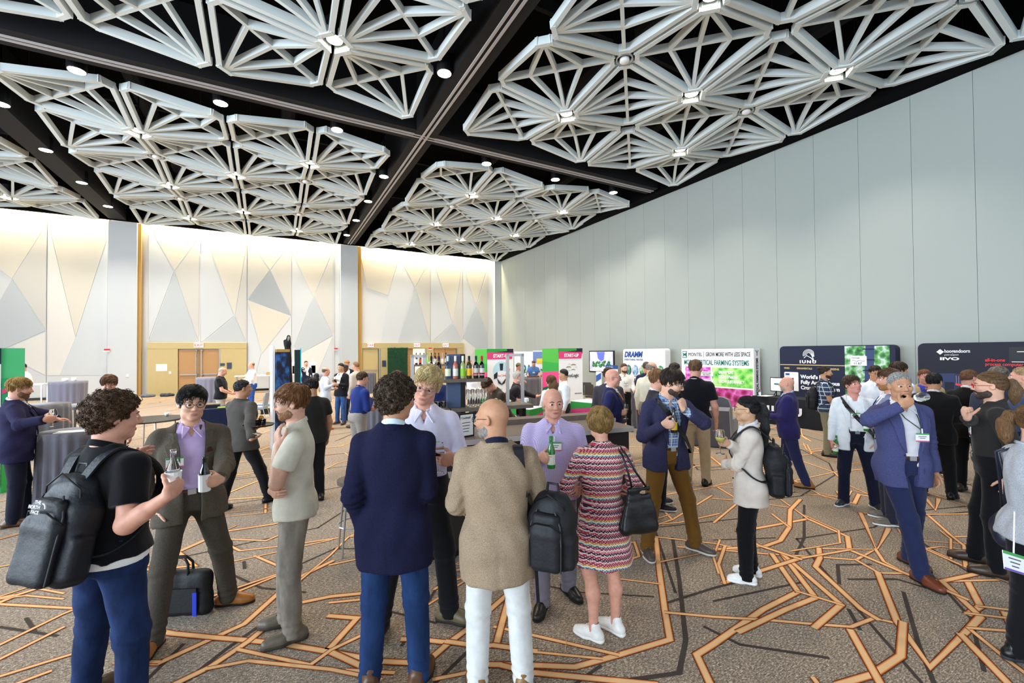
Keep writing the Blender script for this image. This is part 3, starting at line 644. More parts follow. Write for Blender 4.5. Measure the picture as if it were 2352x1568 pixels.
def skin_mat(k):
    c, l = SKINS[k]
    def fn(t):
        n = t.noise(t.coord('Object'), 22, 4, .6); a = hexc(c)
        return t.ramp(n, [(.3, tuple(x*.86 for x in a)), (.7, tuple(min(1, x*1.07) for x in a))])
    m = mat('skin_'+k, c, 0.5, spec=.35, fn=fn); b = m.node_tree.nodes['Principled BSDF']
    b.inputs['Subsurface Weight'].default_value = 0.06; b.inputs['Subsurface Radius'].default_value = (.012, .005, .003)
    return [m, mat('lips_'+k, l, .45)]
def hair_mat(c):
    def fn(t):
        n = t.noise(t.coord('Object', (150, 150, 26)), 1, 3, .7); a = hexc(c)
        return t.ramp(n, [(.3, tuple(x*.45 for x in a)), (.55, a), (.75, tuple(min(1, x*1.6+.01) for x in a))])
    return mat('hair_'+c, c, .45, spec=.4, fn=fn, bump=.9, bscale=1, stretch=(190, 190, 34))
def cloth(c, kind='plain', c2=None):
    nm = 'cloth_%s_%s' % (kind, c)
    if kind == 'denim':
        def fn(t):
            a = hexc(c); n = t.noise(t.coord('Object', (9, 9, 4)), 1.0, 4, .6); n2 = t.noise(t.coord('Object', (300, 300, 500)), 1, 2)
            return t.mix(t.math('MULTIPLY', n2, .25), t.ramp(n, [(.3, tuple(x*.6 for x in a)), (.72, tuple(min(1, x*1.55) for x in a))]), tuple(x*.6 for x in a))
        return mat(nm, c, .85, spec=.2, fn=fn, bump=.35, bscale=26)
    if kind in ('check', 'plaid', 'stripe'):
        per = {'check': 95, 'plaid': 40, 'stripe': 60}[kind]
        def fn(t):
            P = t.sep(t.coord('Object')); a = hexc(c); b = hexc(c2)
            sx = t.math('GREATER_THAN', t.math('SINE', t.math('MULTIPLY', t.math('ADD', P[0], t.math('MULTIPLY', P[1], .9)), per*6.28)), .15)
            sz = t.math('GREATER_THAN', t.math('SINE', t.math('MULTIPLY', P[2], per*6.28)), .15)
            f = t.math('MULTIPLY', t.math('ADD', sx, sz), .5) if kind != 'stripe' else sz
            col = t.mix(f, a, b)
            if kind == 'plaid':
                s3 = t.math('GREATER_THAN', t.math('SINE', t.math('MULTIPLY', P[2], 12*6.28)), .88); s4 = t.math('GREATER_THAN', t.math('SINE', t.math('MULTIPLY', P[0], 14*6.28)), .9)
                col = t.mix(t.math('MAXIMUM', s3, s4), col, hexc('#c9d3da'))
            return col
        return mat(nm+c2, c, .85, spec=.2, fn=fn, bump=.25, bscale=18)
    if kind == 'tweed':
        def fn(t):
            a = hexc(c); n = t.noise(t.coord('Object', (260, 260, 420)), 1, 2, .7)
            return t.ramp(n, [(.35, tuple(x*.62 for x in a)), (.65, tuple(min(1, x*1.4) for x in a))])
        return mat(nm, c, .9, spec=.15, fn=fn, bump=.3, bscale=14)
    return mat(nm, c, .88, spec=.18, var=.10, vscale=14, bump=.28, bscale=16, sheen=.1)
def person(label, pos, v=0, H=1.75, sex='m', w=1.0, belly=0., skin='fair', hair=('short', '#4a3524'), beard=None, glasses=None,
           head=(0, 0, 0), lean=(0, 0, 0), hip=(0, 0, 0), feet=None, arms=({}, {}), top='jacket', tc='#1d2440', tk='plain', tc2=None,
           shirt='#e8e8ea', sk='plain', sc2=None, tie=None, open_=.0, hem=None, trousers='#22232a', trk='plain', shoes='#2a1d16', sole=None, belt=None,
           badge=None, lanyard=False, q=None, watch=None, socks=None, pocket_square=None, collar=True):
    """pos: (x, y) on the floor; v: the way the body faces, 0 = away from the camera, 90 = towards its right, 180 = towards it.
    lean: (yaw, forward, sideways) of the upper body; arms: (right, left) dicts in the upper body's frame, x outward."""
    Pp = Person()
    px, py = pos; dist = math.hypot(px, py); phi = math.degrees(math.atan2(px, py)); az = phi+v
    s = H/1.75; base = thing('person', label, 'person', (px, py, 0), -math.radians(az)); base.scale = (s, s, s)
    Pp.root = base; Pp.M = Matrix.Translation((px, py, 0)) @ Matrix.Rotation(-math.radians(az), 4, 'Z') @ Matrix.Scale(s, 4)
    dep_ = max(1.6, px*.487+py*.873)
    hh = max(.0045, dep_*.0017); hb = max(.0120, dep_*.0031); ha = max(.0052, dep_*.0019)
    if q: hh *= q; hb *= q; ha *= q
    seed = int(abs(px*131+py*977)*10) % 100000
    SEC = SEC_F if sex == 'f' else SEC_M
    zz = np.array([r[0] for r in SEC]); aa = np.array([r[1] for r in SEC])*w; bb = np.array([r[2] for r in SEC])*(.5+.5*w); cc = np.array([r[3] for r in SEC])
    hipc = np.array([hip[0], hip[1], .93+hip[2]])
    U = rotm(*lean); piv = np.array([0, 0, .93])
    up = lambda p: U @ (np.asarray(p, float)-piv)+hipc
    upd = lambda d: U @ np.asarray(d, float)
    # ---- legs
    hx = .088*(.6+.4*w)
    if feet is None: feet = ((.12, .0, 12), (-.12, .02, -12))   # right, left: x, y, toe-out yaw
    legs = []
    for sd, ft in zip((1, -1), feet):
        fx, fy, fyaw = ft[:3]; fz = ft[3] if len(ft) > 3 else 0.
        fd = np.array([math.sin(math.radians(fyaw)), math.cos(math.radians(fyaw)), 0.])
        hj = hipc+np.array([sd*hx, 0, -.03]); an = np.array([fx, fy, .085+fz])
        D = np.linalg.norm(an-hj)
        l = .43 if D < .74 else D*.503
        kn, an2 = ik(hj, an, l, l*.98, fd+np.array([sd*.08, 0, .0]))
        legs.append((hj, kn, an, fd, fz))
    # ---- arms
    shx = (.176 if sex == 'm' else .152)*(.35+.65*w)
    A = []
    for sd, a in zip((1, -1), arms):
        mir = np.array([sd, 1, 1])
        f = nrm(a.get('f', (0, .2, -1))*mir); n = nrm(a.get('n', (-1, .15, 0))*mir); n = nrm(n-f*(n@f)); t = np.cross(f, n)*sd
        S = np.array([sd*shx, -.012, 1.388])
        if 'wg' in a:
            lp = Pp.M.inverted() @ Vector(a['wg']); lp = U.T @ (np.array(lp)-hipc)+piv; wr = lp-.085*f-.040*n
        elif 'g' in a: wr = np.asarray(a['g'])*mir-.085*f-.040*n
        else: wr = np.asarray(a.get('w', (.235*(.4+.6*w), .04, .865)), float)*mir
        el, wr = ik(S, wr, .285, .252, np.asarray(a.get('el', (.45, -.6, -.7)))*mir)
        A.append(dict(S=S, E=el, W=wr, f=f, n=n, t=t, pose=a.get('pose', 'relax')))
        gp = wr+.085*f+.040*n
        A[-1]['G'] = gp
    Pp.grip = [Pp.M @ Vector(up(a['G'])) for a in A]; Pp.A = A; Pp.up = up
    Pp.wld = lambda p: Pp.M @ Vector(up(p))
    # ---- head frame
    HR = U @ rotm(*head); neck0 = up((0, -.016, 1.455)); npv = up((0, -.012, 1.535)); hc = npv+HR @ np.array([0, .022, .098])
    hd = lambda p: hc+HR @ np.asarray(p, float)
    Pp.hd = lambda p: Pp.M @ Vector(hd(p))
    fem = sex == 'f'
    # ================= body mesh
    BV, BF, BM = [], [], []
    def put(V, F, m=0):
        b = sum(len(x) for x in BV); BV.append(V); BF.append(F+b); BM.append(np.full(len(F), m) if np.isscalar(m) else m)
    # head and neck
    ext = np.abs(HR) @ np.array([.105, .135, .14])
    lo = np.minimum(hc-ext, neck0-np.array([.13, .12, .05])); hi = np.maximum(hc+ext, neck0+np.array([.13, .12, .02]))
    Fh = Fld(lo, hi, hh)
    E = lambda c, r, k=.02, sub=False: Fh.ell(hd(c), r, HR, k, sub)
    E((0, -.014, .026), (.0765, .096, .091)); E((0, .026, -.042), (.058 if not fem else .054, .064, .076), .03)
    E((0, .064, -.096), (.027 if not fem else .02, .022, .02), .025)
    for sx in (1, -1):
        E((sx*.044, .056, -.022), (.024, .028, .026), .02); E((sx*.047, .012, -.075), (.018, .03, .026), .03)
    E((0, .076, .026), (.050, .016, .013), .018)
    for sx in (1, -1): E((sx*.031, .102, .003), (.0185, .016, .0105), .012, True)
    Fh.cone(hd((0, .088, .016)), hd((0, .108, -.026)), .0085, .0135, .010)
    for sx in (1, -1): Fh.cone(hd((sx*.010, .098, -.032)), hd((sx*.013, .092, -.034)), .0095, .0085, .006)
    E((0, .0865, -.0625), (.0235, .0095, .0042), .007); E((0, .0855, -.0705), (.0195, .0095, .0046), .006)
    E((0, .0960, -.0665), (.0225, .0065, .0013), .002, True)
    for sx in (1, -1):
        Fh.cone(hd((sx*.020, .0960, -.030)), hd((sx*.034, .0860, -.062)), .0035, .0025, .008, True)
        E((sx*.030, .070, -.026), (.020, .020, .016), .018)
    E((0, .0900, -.083), (.018, .006, .0035), .008, True)
    for sx in (1, -1):
        Fh.ell(hd((sx*.080, -.008, -.004)), (.009, .019, .031), HR @ rotm(sx*-18, 0, 0), .006)
        Fh.ell(hd((sx*.089, -.004, -.001)), (.006, .010, .017), HR @ rotm(sx*-18, 0, 0), .006, True)
    for sx in (1, -1): E((sx*.031, .0800, .0035), (.0155, .0125, .0118), .004)
    skull = Fh.d.copy()
    nr = .058*(.5+.5*w) if not fem else .047
    Fh.cone(neck0, hd((0, -.028, -.045)), nr*1.06, nr*.95, .03); Fh.cone(up((0, -.01, 1.40)), neck0, .085, nr*1.1, .03)
    V, F = Fh.mesh()
    loc = (V-hc) @ HR; fc = loc[F].mean(1)
    lm = ((np.abs(fc[:, 0])/.024)**2+((fc[:, 2]+.0667)/.0088)**2 < 1) & (fc[:, 1] > .075)
    put(V, F, lm.astype(int))
    # forearms and hands
    short = top in ('polo', 'tee', 'shortshirt')
    for a, sd in zip(A, (1, -1)):
        Sg, Eg, Wg = up(a['S']), up(a['E']), up(a['W']); f, n, t = upd(a['f']), upd(a['n']), upd(a['t'])
        pts = [Wg]
        st = Sg*.35+Eg*.65 if short else Wg+(Eg-Wg)*.35
        sc = .95 if not fem else .85
        L = lambda x, y, z: Wg+sc*(t*x+f*y+n*z)
        bx = [st, Eg if short else st, Wg, L(.09, .2, .09), L(-.06, .2, -.03), L(.09, .0, -.03), L(-.06, .06, .12)]
        if short: bx.append(Eg)
        bx = np.array(bx)
        Fa = Fld(bx.min(0)-.05, bx.max(0)+.05, ha)
        wa = .5+.5*w
        if short: Fa.cone(st, Eg, .046*wa, .040*wa, .02); Fa.cone(Eg, Wg+(Eg-Wg)*.55, .040*wa, .041*wa, .02)
        Fa.cone(st if not short else Eg, Wg, .042*wa*(1 if short else .86), .0285*sc, .02)
        R3 = np.stack([t, f, n], 1)
        Fa.ell(L(.0, .050, .0), (.045*sc, .062*sc, .0185*sc), R3, .015); Fa.ell(L(.024, .03, .012), (.022*sc, .034*sc, .018*sc), R3, .015)
        Fa.ell(L(-.026, .05, .006), (.018*sc, .045*sc, .017*sc), R3, .012)
        (c1, c2, c3), tk_ = HANDS[a['pose']]
        for i, (tx, ln, ex) in enumerate(((.032, .076, -4), (.0105, .086, 2), (-.0115, .079, 8), (-.031, .062, 14))):
            p = np.array([tx, .090-.006*abs(i-1.2), .0]); an = 0.; fan = -(tx)*1.6 if c1 > 40 else tx*2.2
            for j, (fr, cu) in enumerate(((.44, c1), (.31, c2), (.25, c3))):
                an += math.radians(cu+ex*(.5 if j == 0 else .2)); dr = np.array([fan*.3, math.cos(an), math.sin(an)]); q2 = p+dr*ln*fr
                Fa.cone(L(*p), L(*q2), (.0098-.0008*j)*sc, (.0094-.001*j)*sc, .004); p = q2
        p = np.array([.030, .022, .008]); dirs = ((.75, .62, .15), (.55, .80, .2), (.35, .9, .2)) if tk_ < .5 else ((.62, .45, .55), (.18, .62, .72), (-.25, .60, .70))
        for dr, ln, r0, r1 in zip(dirs, (.042, .034, .027), (.0145, .0118, .0105), (.0118, .0105, .0085)):
            q2 = p+nrm(dr)*ln; Fa.cone(L(*p), L(*q2), r0*sc, r1*sc, .006); p = q2
        V, F = Fa.mesh(); put(V, F)
    # bare legs or the hidden core
    if top == 'dress':
        for hj, kn, an, fd, fz in legs:
            bx = np.array([hj, kn, an]); Fl = Fld(bx.min(0)-.1, bx.max(0)+.1, ha*1.2)
            ca = kn*.62+an*.38-fd*.018
            Fl.cone(hj, kn, .078, .052, .02); Fl.cone(kn, ca, .050, .052, .03); Fl.cone(ca, an, .050, .032, .03); Fl.cone(an, an-np.array([0, 0, .05])+fd*.03, .034, .034, .02)
            V, F = Fl.mesh(); put(V, F)
    Fc = Fld((-.45, -.45, .1), (.45, .45, 1.5), .043)
    for z0, z1, r in ((.95, 1.15, .085), (1.15, 1.36, .085)): Fc.cone(up((0, 0, z0)), up((0, 0, z1)), r, r, .03)
    for a in A: Fc.cone(up((0, 0, 1.38)), up(a['S']*np.array([.8, 1, .99])), .045, .034, .03); Fc.cone(up(a['S']*np.array([.8, 1, .99])), up(a['E']), .032, .03, .02); Fc.cone(up(a['E']), up(a['W']), .03, .024, .02)
    for hj, kn, an, fd, fz in legs: Fc.cone(hj, kn, .05, .038, .03); Fc.cone(kn, an, .038, .03, .03)
    V, F = Fc.mesh(); put(V, F)
    mesh_np('body', np.concatenate(BV), np.concatenate(BF), skin_mat(skin), base, np.concatenate(BM))
    # ================= clothes
    def toU(G):
        q = [G[i]-f4(hipc[i]) for i in range(3)]
        return [sum(f4(U[j, i])*q[j] for j in range(3))+f4(piv[i]) for i in range(3)]
    def loft(G, inf, infb=None, sec=None):
        x, y, z = toU(G); infb = inf if infb is None else infb
        a = np.interp(z, zz, aa).astype(f4)+inf; b = np.interp(z, zz, bb).astype(f4)+infb; c0 = np.interp(z, zz, cc).astype(f4)
        if belly: 
            bl = np.exp(-((z-1.06)/.14)**2)*f4(belly); b = b+bl*.5; c0 = c0+bl*.5; a = a+bl*.25
        e = ((np.abs(x)/a)**2.3+(np.abs(y-c0)/b)**2.3)**(1/2.3)
        return ((e-1)*np.minimum(a, b)).astype(f4), (x, y, z, b, c0)
    def front(z, inf, x=0.):   # y of the chest surface in the upper frame
        b = np.interp(z, zz, bb)+inf; c0 = np.interp(z, zz, cc); a = np.interp(z, zz, aa)+inf
        if belly: bl = math.exp(-((z-1.06)/.14)**2)*belly; b += bl*.5; c0 += bl*.5; a += bl*.25
        return c0+b*(max(0., 1-(abs(x)/a)**2.3))**(1/2.3)
    Pp.front = front
    def upper(inf, hemz, sleeve, vneck=None, lapel=False, flare=.0, famp=.003, topz=1.50, rs=1.0, hh_=None, mname='shirt', m=None, slit=False, waist=None):
        wrist = max(.0, 1-sleeve)
        ps = []
        for a in A: ps += [up(a['S']), up(a['E'])] + ([up(a['W'])] if sleeve > 1 else [])
        for x in (-.24*w-.04, .24*w+.04):
            for y in (-.2, .2+belly):
                ps += [up((x, y, hemz)), up((x, y, topz))]
        ps = np.array(ps); h_ = hh_ or hb
        Fu = Fld(ps.min(0)-.07, ps.max(0)+.07, h_); G = Fu.grid()
        inf0 = inf
        zU = toU(G)[2]
        infl = f4(inf)+f4(flare)*np.clip((1.0-zU)/.2, 0, 1.2)
        if waist: infl = infl-f4(waist)*np.exp(-((zU-1.07)/.09)**2)
        d, (x, y, z, b, c0) = loft(G, infl)
        if lapel:
            vw = np.interp(z, [.80, 1.04, 1.06, 1.42, 1.47], [open_, open_, max(open_, .004), .082, .086]).astype(f4)
            la = 0*((np.abs(x) > vw-.004) & (np.abs(x) < vw+np.interp(z, [1.05, 1.10, 1.36, 1.40, 1.46], [.0, .028, .062, .040, .034])) & (y > c0)).astype(f4)
            d = d-la*f4(.0065)
        d = np.maximum(d, z-f4(topz))
        Fu.d = np.maximum(d, f4(hemz)-z)
        if hemz < .95 and top != 'dress':
            for hj, kn, an, fd, fz in legs: Fu.cone(hj+np.array([0, -.008, .02]), kn*.5+hj*.5, (.086*(.55+.45*w)+inf0+.014), (.074*(.55+.45*w)+inf0+.014), .05)
            Fu.d = np.maximum(Fu.d, (f4(hemz)-z).astype(f4))
        for a, sd in zip(A, (1, -1)):
            S, E_, W_ = up(a['S']), up(a['E']), up(a['W'])
            ws = .45+.55*w
            Fu.cone(up((sd*shx*.40, -.014, 1.425)), S, .040*ws+inf0*.8, .046*ws+inf0*.9, .035)
            if sleeve > 1:
                r0, r1, r2 = (.049*ws+inf0*.9)*rs, (.042*ws+inf0*.75)*rs, (.031*ws+inf0*.65)*rs
                end = W_+(W_-E_)/np.linalg.norm(W_-E_)*(sleeve-2)*.1
                tmp = Fu.d; Fu.d = np.full_like(tmp, .3)
                Fu.cone(S, E_, r0, r1, .02); Fu.cone(E_, end, r1, r2, .03)
                u = nrm(end-E_); sl, P_ = Fu.blk(np.minimum(E_, end)-.1, np.maximum(E_, end)+.1, .05)
                if sl is not None:
                    pl = ((P_[0]-end[0])*f4(u[0])+(P_[1]-end[1])*f4(u[1])+(P_[2]-end[2])*f4(u[2]))
                    Fu.d[sl] = np.maximum(Fu.d[sl], pl.astype(f4))
                    # creases at the elbow
                    rr = np.sqrt((P_[0]-E_[0])**2+(P_[1]-E_[1])**2+(P_[2]-E_[2])**2)
                    tt = (P_[0]*f4(u[0])+P_[1]*f4(u[1])+P_[2]*f4(u[2]))
                    Fu.d[sl] += (np.exp(-(rr/.10)**2)*np.sin(tt*f4(150))*f4(famp*1.7)).astype(f4)
                h = np.maximum(.014-np.abs(tmp-Fu.d), 0)/.014; Fu.d = (np.minimum(tmp, Fu.d)-h*h*.014*.25).astype(f4)
            else:
                m_ = S+(E_-S)*sleeve; u = nrm(E_-S)
                tmp = Fu.d; Fu.d = np.full_like(tmp, .3)
                Fu.cone(S, S+(E_-S)*1.0, (.051*ws+inf0)*rs, (.054*ws+inf0)*rs, .02)
                pl = ((G[0]-f4(m_[0]))*f4(u[0])+(G[1]-f4(m_[1]))*f4(u[1])+(G[2]-f4(m_[2]))*f4(u[2]))
                Fu.d = np.maximum(Fu.d, pl.astype(f4))
                h = np.maximum(.014-np.abs(tmp-Fu.d), 0)/.014; Fu.d = (np.minimum(tmp, Fu.d)-h*h*.014*.25).astype(f4)
        if lapel:
            cut = np.minimum(vw-np.abs(x), y-c0).astype(f4)
            Fu.d = np.maximum(Fu.d, cut)
        if vneck:
            cut = np.minimum(np.interp(z, [vneck[0]-.03, vneck[0], 1.47, 1.6], [-.02, 0, vneck[1], vneck[1]+.02]).astype(f4)-np.abs(x), y-c0).astype(f4)
            Fu.d = np.maximum(Fu.d, cut)
        if slit: Fu.d = Fu.d+(np.maximum(0, 1-np.abs(x)/.010)*((y < c0) & (z < hemz+.24))*.006).astype(f4)
        Fu.d = Fu.d+fold(G, famp, seed+len(mname))
        V, F = Fu.mesh()
        return mesh_np(mname, V, F, m, base)
    def trouser(m, waistz=1.03, inf=.012, wide=1.0):
        ps = np.array([p for l in legs for p in l[:3]]+[hipc+np.array([sx*.2*w, sy*.2, .12]) for sx in (-1, 1) for sy in (-1, 1)])
        Ft = Fld(ps.min(0)-.09, ps.max(0)+.06, hb*1.15); G = Ft.grid()
        d, (x, y, z, b, c0) = loft(G, f4(inf)+(f4(.013)*np.clip((G[2]-f4(.925))/.03, 0, 1) if top == 'shirt' else f4(0)))
        Ft.d = np.maximum(np.maximum(d, z-f4(waistz)), f4(.86)-z)
        for hj, kn, an, fd, fz in legs:
            wl = .55+.45*w
            Ft.cone(hj+np.array([0, -.008, .0]), kn, (.086*wl+inf), (.060*wl+inf)*wide, .045)
            lw = an-np.array([0, 0, .035])+fd*.01
            Ft.cone(kn, lw, (.060*wl+inf)*wide, (.050*wl+inf)*wide, .03)
            sl, P_ = Ft.blk(np.minimum(kn, an)-.14, np.maximum(kn, an)+.14, .0)
            zz_ = P_[2]-f4(an[2]); lat = P_[0]*f4(fd[1])-P_[1]*f4(fd[0])
            fo = np.exp(-((zz_-.03)/.075)**2)*np.sin(zz_*f4(120)+lat*f4(38)+f4(seed % 7))*f4(.0055)+np.exp(-((zz_-.40)/.07)**2)*np.sin(zz_*f4(95)+lat*f4(25))*f4(.0035)
            Ft.d[sl] += fo.astype(f4)
            # cut the cuff above the sole
            inside = (np.abs(P_[0]-f4(an[0])) < .14) & (np.abs(P_[1]-f4(an[1])) < .14)
            Ft.d[sl] = np.where(inside, np.maximum(Ft.d[sl], f4(an[2]-.052)-P_[2]), Ft.d[sl])
        Ft.d = Ft.d+fold(G, .0028, seed+3)
        V, F = Ft.mesh(); mesh_np('trousers', V, F, m, base)
    def collar_ring(nm, r, z0, hgt, m, th=.005, gap=.014, tips=True, front_drop=.05):
        ps = np.array([up((sx*.13, sy*.13, zq)) for sx in (-1, 1) for sy in (-1, 1) for zq in (z0-.09, z0+hgt+.04)])
        Fk = Fld(ps.min(0), ps.max(0), max(.0042, hh)); G = Fk.grid(); x, y, z = toU(G)
        rad = np.sqrt(x*x+((y+.012)*.98)**2); zc = z0-front_drop*(y+.012)/r*.6
        rr = r+(zc+hgt-z)*.28
        d = np.maximum(np.abs(rad-rr)-th, np.abs(z-zc-hgt/2)-hgt/2)
        d = np.maximum(d, np.where(y > 0, f4(gap)-np.abs(x), -1))
        Fk.d = d.astype(f4)
        if tips:
            for sx in (1, -1):
                pass
        V, F = Fk.mesh(); co = mesh_np(nm, V, F, m, base)
        if tips:
            for sx in (1, -1):
                yf = front(1.40, .024, .05)+.004
                a_ = (sx*.010, r+.006, z0-front_drop*.55+.012); b_ = (sx*.058, yf, 1.392); c_ = (sx*(r*.93), .012, z0+.004); d_ = (sx*.045, r*.86, z0+hgt*.62-front_drop*.3); e_ = (sx*.012, r+.010, z0+.010-front_drop*.3)
                P0 = [up(v_) for v_ in (a_, b_, c_, d_, e_)]; n_ = nrm(np.cross(P0[1]-P0[0], P0[2]-P0[0])); n_ = n_*(1 if n_ @ upd((sx*.5, 1, 0)) > 0 else -1)
                V2 = [v_+n_*.004 for v_ in P0]+[v_-n_*.004 for v_ in P0]; g_ = MB(); g_.add(V2, [(0, 1, 2, 3, 4), (9, 8, 7, 6, 5)]+[(i_, (i_+1) % 5, 5+(i_+1) % 5, 5+i_) for i_ in range(5)]); g_.build('collar_leaf', m, co)
    tm = cloth(tc, tk, tc2); sm = cloth(shirt, sk, sc2)
    z_in = .012
    if top == 'jacket':
        upper(.008, .93, 1.99, vneck=(1.40, .035) if not tie else None, mname='shirt', m=sm, famp=.0022, hh_=hb*1.35)
        if collar: collar_ring('shirt_collar', .062*(.6+.4*w), 1.470, .036, sm)
        upper(.024, hem or .80, 2.0-.0, lapel=True, flare=.012, rs=1.0, mname='jacket', m=tm, slit=True, famp=.0044, waist=.006)
        collar_ring('jacket_collar', .076*(.6+.4*w), 1.452, .034, tm, .006, .05, False, .03)
        if hb < .022:
            for sx in (1, -1):
                VL = []; zl_ = list(np.linspace(1.06, 1.355, 9))+[1.375, 1.378, 1.41, 1.435]
                for z_ in zl_:
                    xi = float(np.interp(z_, [1.04, 1.06, 1.42, 1.47], [open_, max(open_, .004), .082, .086])); wd = float(np.interp(z_, [1.06, 1.12, 1.34, 1.372, 1.376, 1.435], [.004, .034, .078, .080, .046, .050]))*(.55+.45*w)
                    for k_, f_ in enumerate((0, .5, 1.0, 1.03)):
                        x_ = xi+wd*f_; VL.append(up((sx*x_, front(min(z_, 1.43), .026, x_)+(.009, .012, .011, .001)[k_], z_)))
                FL = [(4*i_+j_, 4*i_+j_+1, 4*i_+5+j_, 4*i_+4+j_) for i_ in range(len(zl_)-1) for j_ in range(3)]
                MB().add(VL, FL).build('lapel', tm, base)
        tr_in = .010
        if hb < .018:
            g = MB()   # buttons and pocket flaps
            for z in ((1.045, .95) if open_ < .02 else (1.04,)):
                yy = front(z, .026+.012*max(0, (1.0-z)/.2), open_+.012)
                p = up((open_+.014, yy+.004, z)); g.lathe([(0.001, -.008), (.006, -.006), (.008, 0), (.006, .006), (.001, .008)], tuple(p), 10)
            g.build('jacket_button', mat('button_dark', '#17171a', .4), base)
            for sx in (1, -1):
                P0 = [up((sx*x_, front(z_, .030+.012*(1-z_)/.2, x_)+.004, z_)) for x_, z_ in ((.085, .93), (.15*min(1.1, w), .935), (.15*min(1.1, w), .89), (.085, .885))]
                mesh_obj('pocket_flap', P0, [(0, 1, 2, 3)], tm, base)
            if pocket_square: mesh_obj('pocket_square', [up((-.085, front(1.29, .034, .085)+.006, 1.285)), up((-.125, front(1.29, .034, .125)+.006, 1.29)), up((-.11, front(1.32, .034, .11)+.008, 1.325)), up((-.09, front(1.32, .034, .09)+.008, 1.318))], [(0, 1, 2, 3)], cloth(pocket_square), base)
        if watch:
            g = MB(); a = A[1]; W_, E_ = up(a['W']), up(a['E']); g.tube([W_+(E_-W_)*.0, W_+(E_-W_)*.06], .036, 14); g.build('wrist_watch', mat('watch_steel', watch, .25, metal=.8), base)
    elif top in ('shirt', 'polo', 'tee', 'sweater', 'shortshirt'):
        hz = hem or {'shirt': .955, 'polo': .85, 'tee': .85, 'sweater': .85, 'shortshirt': .86}[top]
        sl_ = {'shirt': 1.99, 'sweater': 1.99, 'polo': .68, 'tee': .6, 'shortshirt': .72}[top]
        upper(.016 if top != 'sweater' else .02, hz, sl_, vneck=(1.38, .04) if top in ('shirt', 'polo', 'shortshirt') else (1.43, .05), mname={'shirt': 'shirt', 'shortshirt': 'shirt', 'polo': 'polo_shirt', 'tee': 'tee_shirt', 'sweater': 'sweater'}[top], m=tm, flare=.018 if hz < .95 else 0.0, famp=.0042, rs=1.06)
        if top in ('shirt', 'polo', 'shortshirt'): collar_ring('collar', .064*(.6+.4*w), 1.466, .036, sm if tk == 'contrast' else tm)
        else: collar_ring('neckband', .070*(.6+.4*w), 1.458, .02, tm, .005, -.01, False)
        if hb < .018 and top in ('shirt', 'polo', 'shortshirt'):
            g = MB()
            for z in ([1.35, 1.26, 1.17, 1.08] if top != 'polo' else [1.37, 1.32]):
                p = up((.0, front(z, .018)+.003, z)); g.lathe([(0.001, -.0045), (.0045, 0), (.001, .0045)], tuple(p), 8)
            g.build('shirt_button', mat('button_pale', '#d9d6d0', .4), base)
    elif top == 'dress':
        upper(.012, .86, 1.45 if False else 1.55, vneck=(1.44, .05), mname='dress_bodice', m=tm, famp=.0025, waist=.004)
        Fd = Fld((-.36, -.34, .50), (.36, .34, 1.06), hb); G = Fd.grid(); x, y, z = G
        an_ = np.arctan2(y, x); rr = np.interp(z, [.5, .55, .80, .92, 1.05], [.235, .230, .200, .178, .135]).astype(f4)*(1+.035*np.sin(an_*7+1)*np.clip((.95-z)/.3, 0, 1))
        Fd.d = np.maximum(np.maximum((np.sqrt((x/1.05)**2+((y+.012)/.86)**2)-rr)*.85, z-f4(1.05)), f4(.555)-z+.006*np.sin(an_*5)).astype(f4)
        V, F = Fd.mesh(); mesh_np('dress_skirt', V, F, tm, base)
    if tie:
        g = MB(); V_ = []; rows = [(1.452, .016, .012), (1.43, .020, .014), (1.42, .013, .010), (1.34, .022, .010), (1.2, .032, .010), (1.06, .040, .012)]
        for z, ww, o in rows:
            y0 = front(min(z, 1.42), .018)+o if z < 1.43 else front(1.42, .018)+o-.012
            V_ += [up((-ww, y0-.006, z)), up((0, y0+.006, z)), up((ww, y0-.006, z))]
        g.add(V_, [(3*i+j, 3*i+j+1, 3*i+4+j, 3*i+3+j) for i in range(len(rows)-1) for j in (0, 1)]); g.build('tie', cloth(tie), base)
    if top != 'dress':
        trouser(cloth(trousers, trk))
        if belt and hb < .03:
            Fb = Fld(hipc+np.array([-.26*w, -.2, .03]), hipc+np.array([.26*w, .2+belly, .14]), hb*.8); G = Fb.grid(); d, (x, y, z, b, c0) = loft(G, f4(.0155)); Fb.d = np.maximum(d, np.abs(z-f4(1.012))-f4(.017)); V, F = Fb.mesh(); mesh_np('belt', V, F, mat('belt_'+belt, belt, .5), base)
            if hb < .018: MB().box(tuple(up((0, front(1.01, .020), 1.012))), (.05, .012, .036)).build('belt_buckle', m_steel, base)
    # ---- shoes
    for sd, (hj, kn, an, fd, fz) in zip((1, -1), legs):
        R3 = np.stack([np.array([fd[1], -fd[0], 0]), fd, np.array([0, 0, 1.])], 1); o = np.array([an[0], an[1], fz])
        L = lambda x, y, z: o+R3 @ np.array([x, y, z])
        sc = 1.0 if not fem else .88
        hs = max(.0075, dep_*.0026)
        Fs = Fld(o-np.array([.22, .22, .0])*sc, o+np.array([.22, .22, .135])*sc, hs); G = Fs.grid()
        Fs.cone(L(0, -.055*sc, .042), L(-sd*.004, .165*sc, .030), .040*sc, .034*sc, .03); Fs.cone(L(.006*sd, .08*sc, .032), L(-.006*sd, .12*sc, .030), .043*sc, .043*sc, .03)
        Fs.cone(L(0, -.025*sc, .05), L(0, -.012, .115), .042*sc, .040*sc, .03); Fs.cone(L(0, .0, .085), L(0, .10*sc, .05), .032*sc, .026*sc, .03)
        Fs.d = np.maximum(Fs.d, f4(fz+.014)-G[2]); V, F = Fs.mesh()
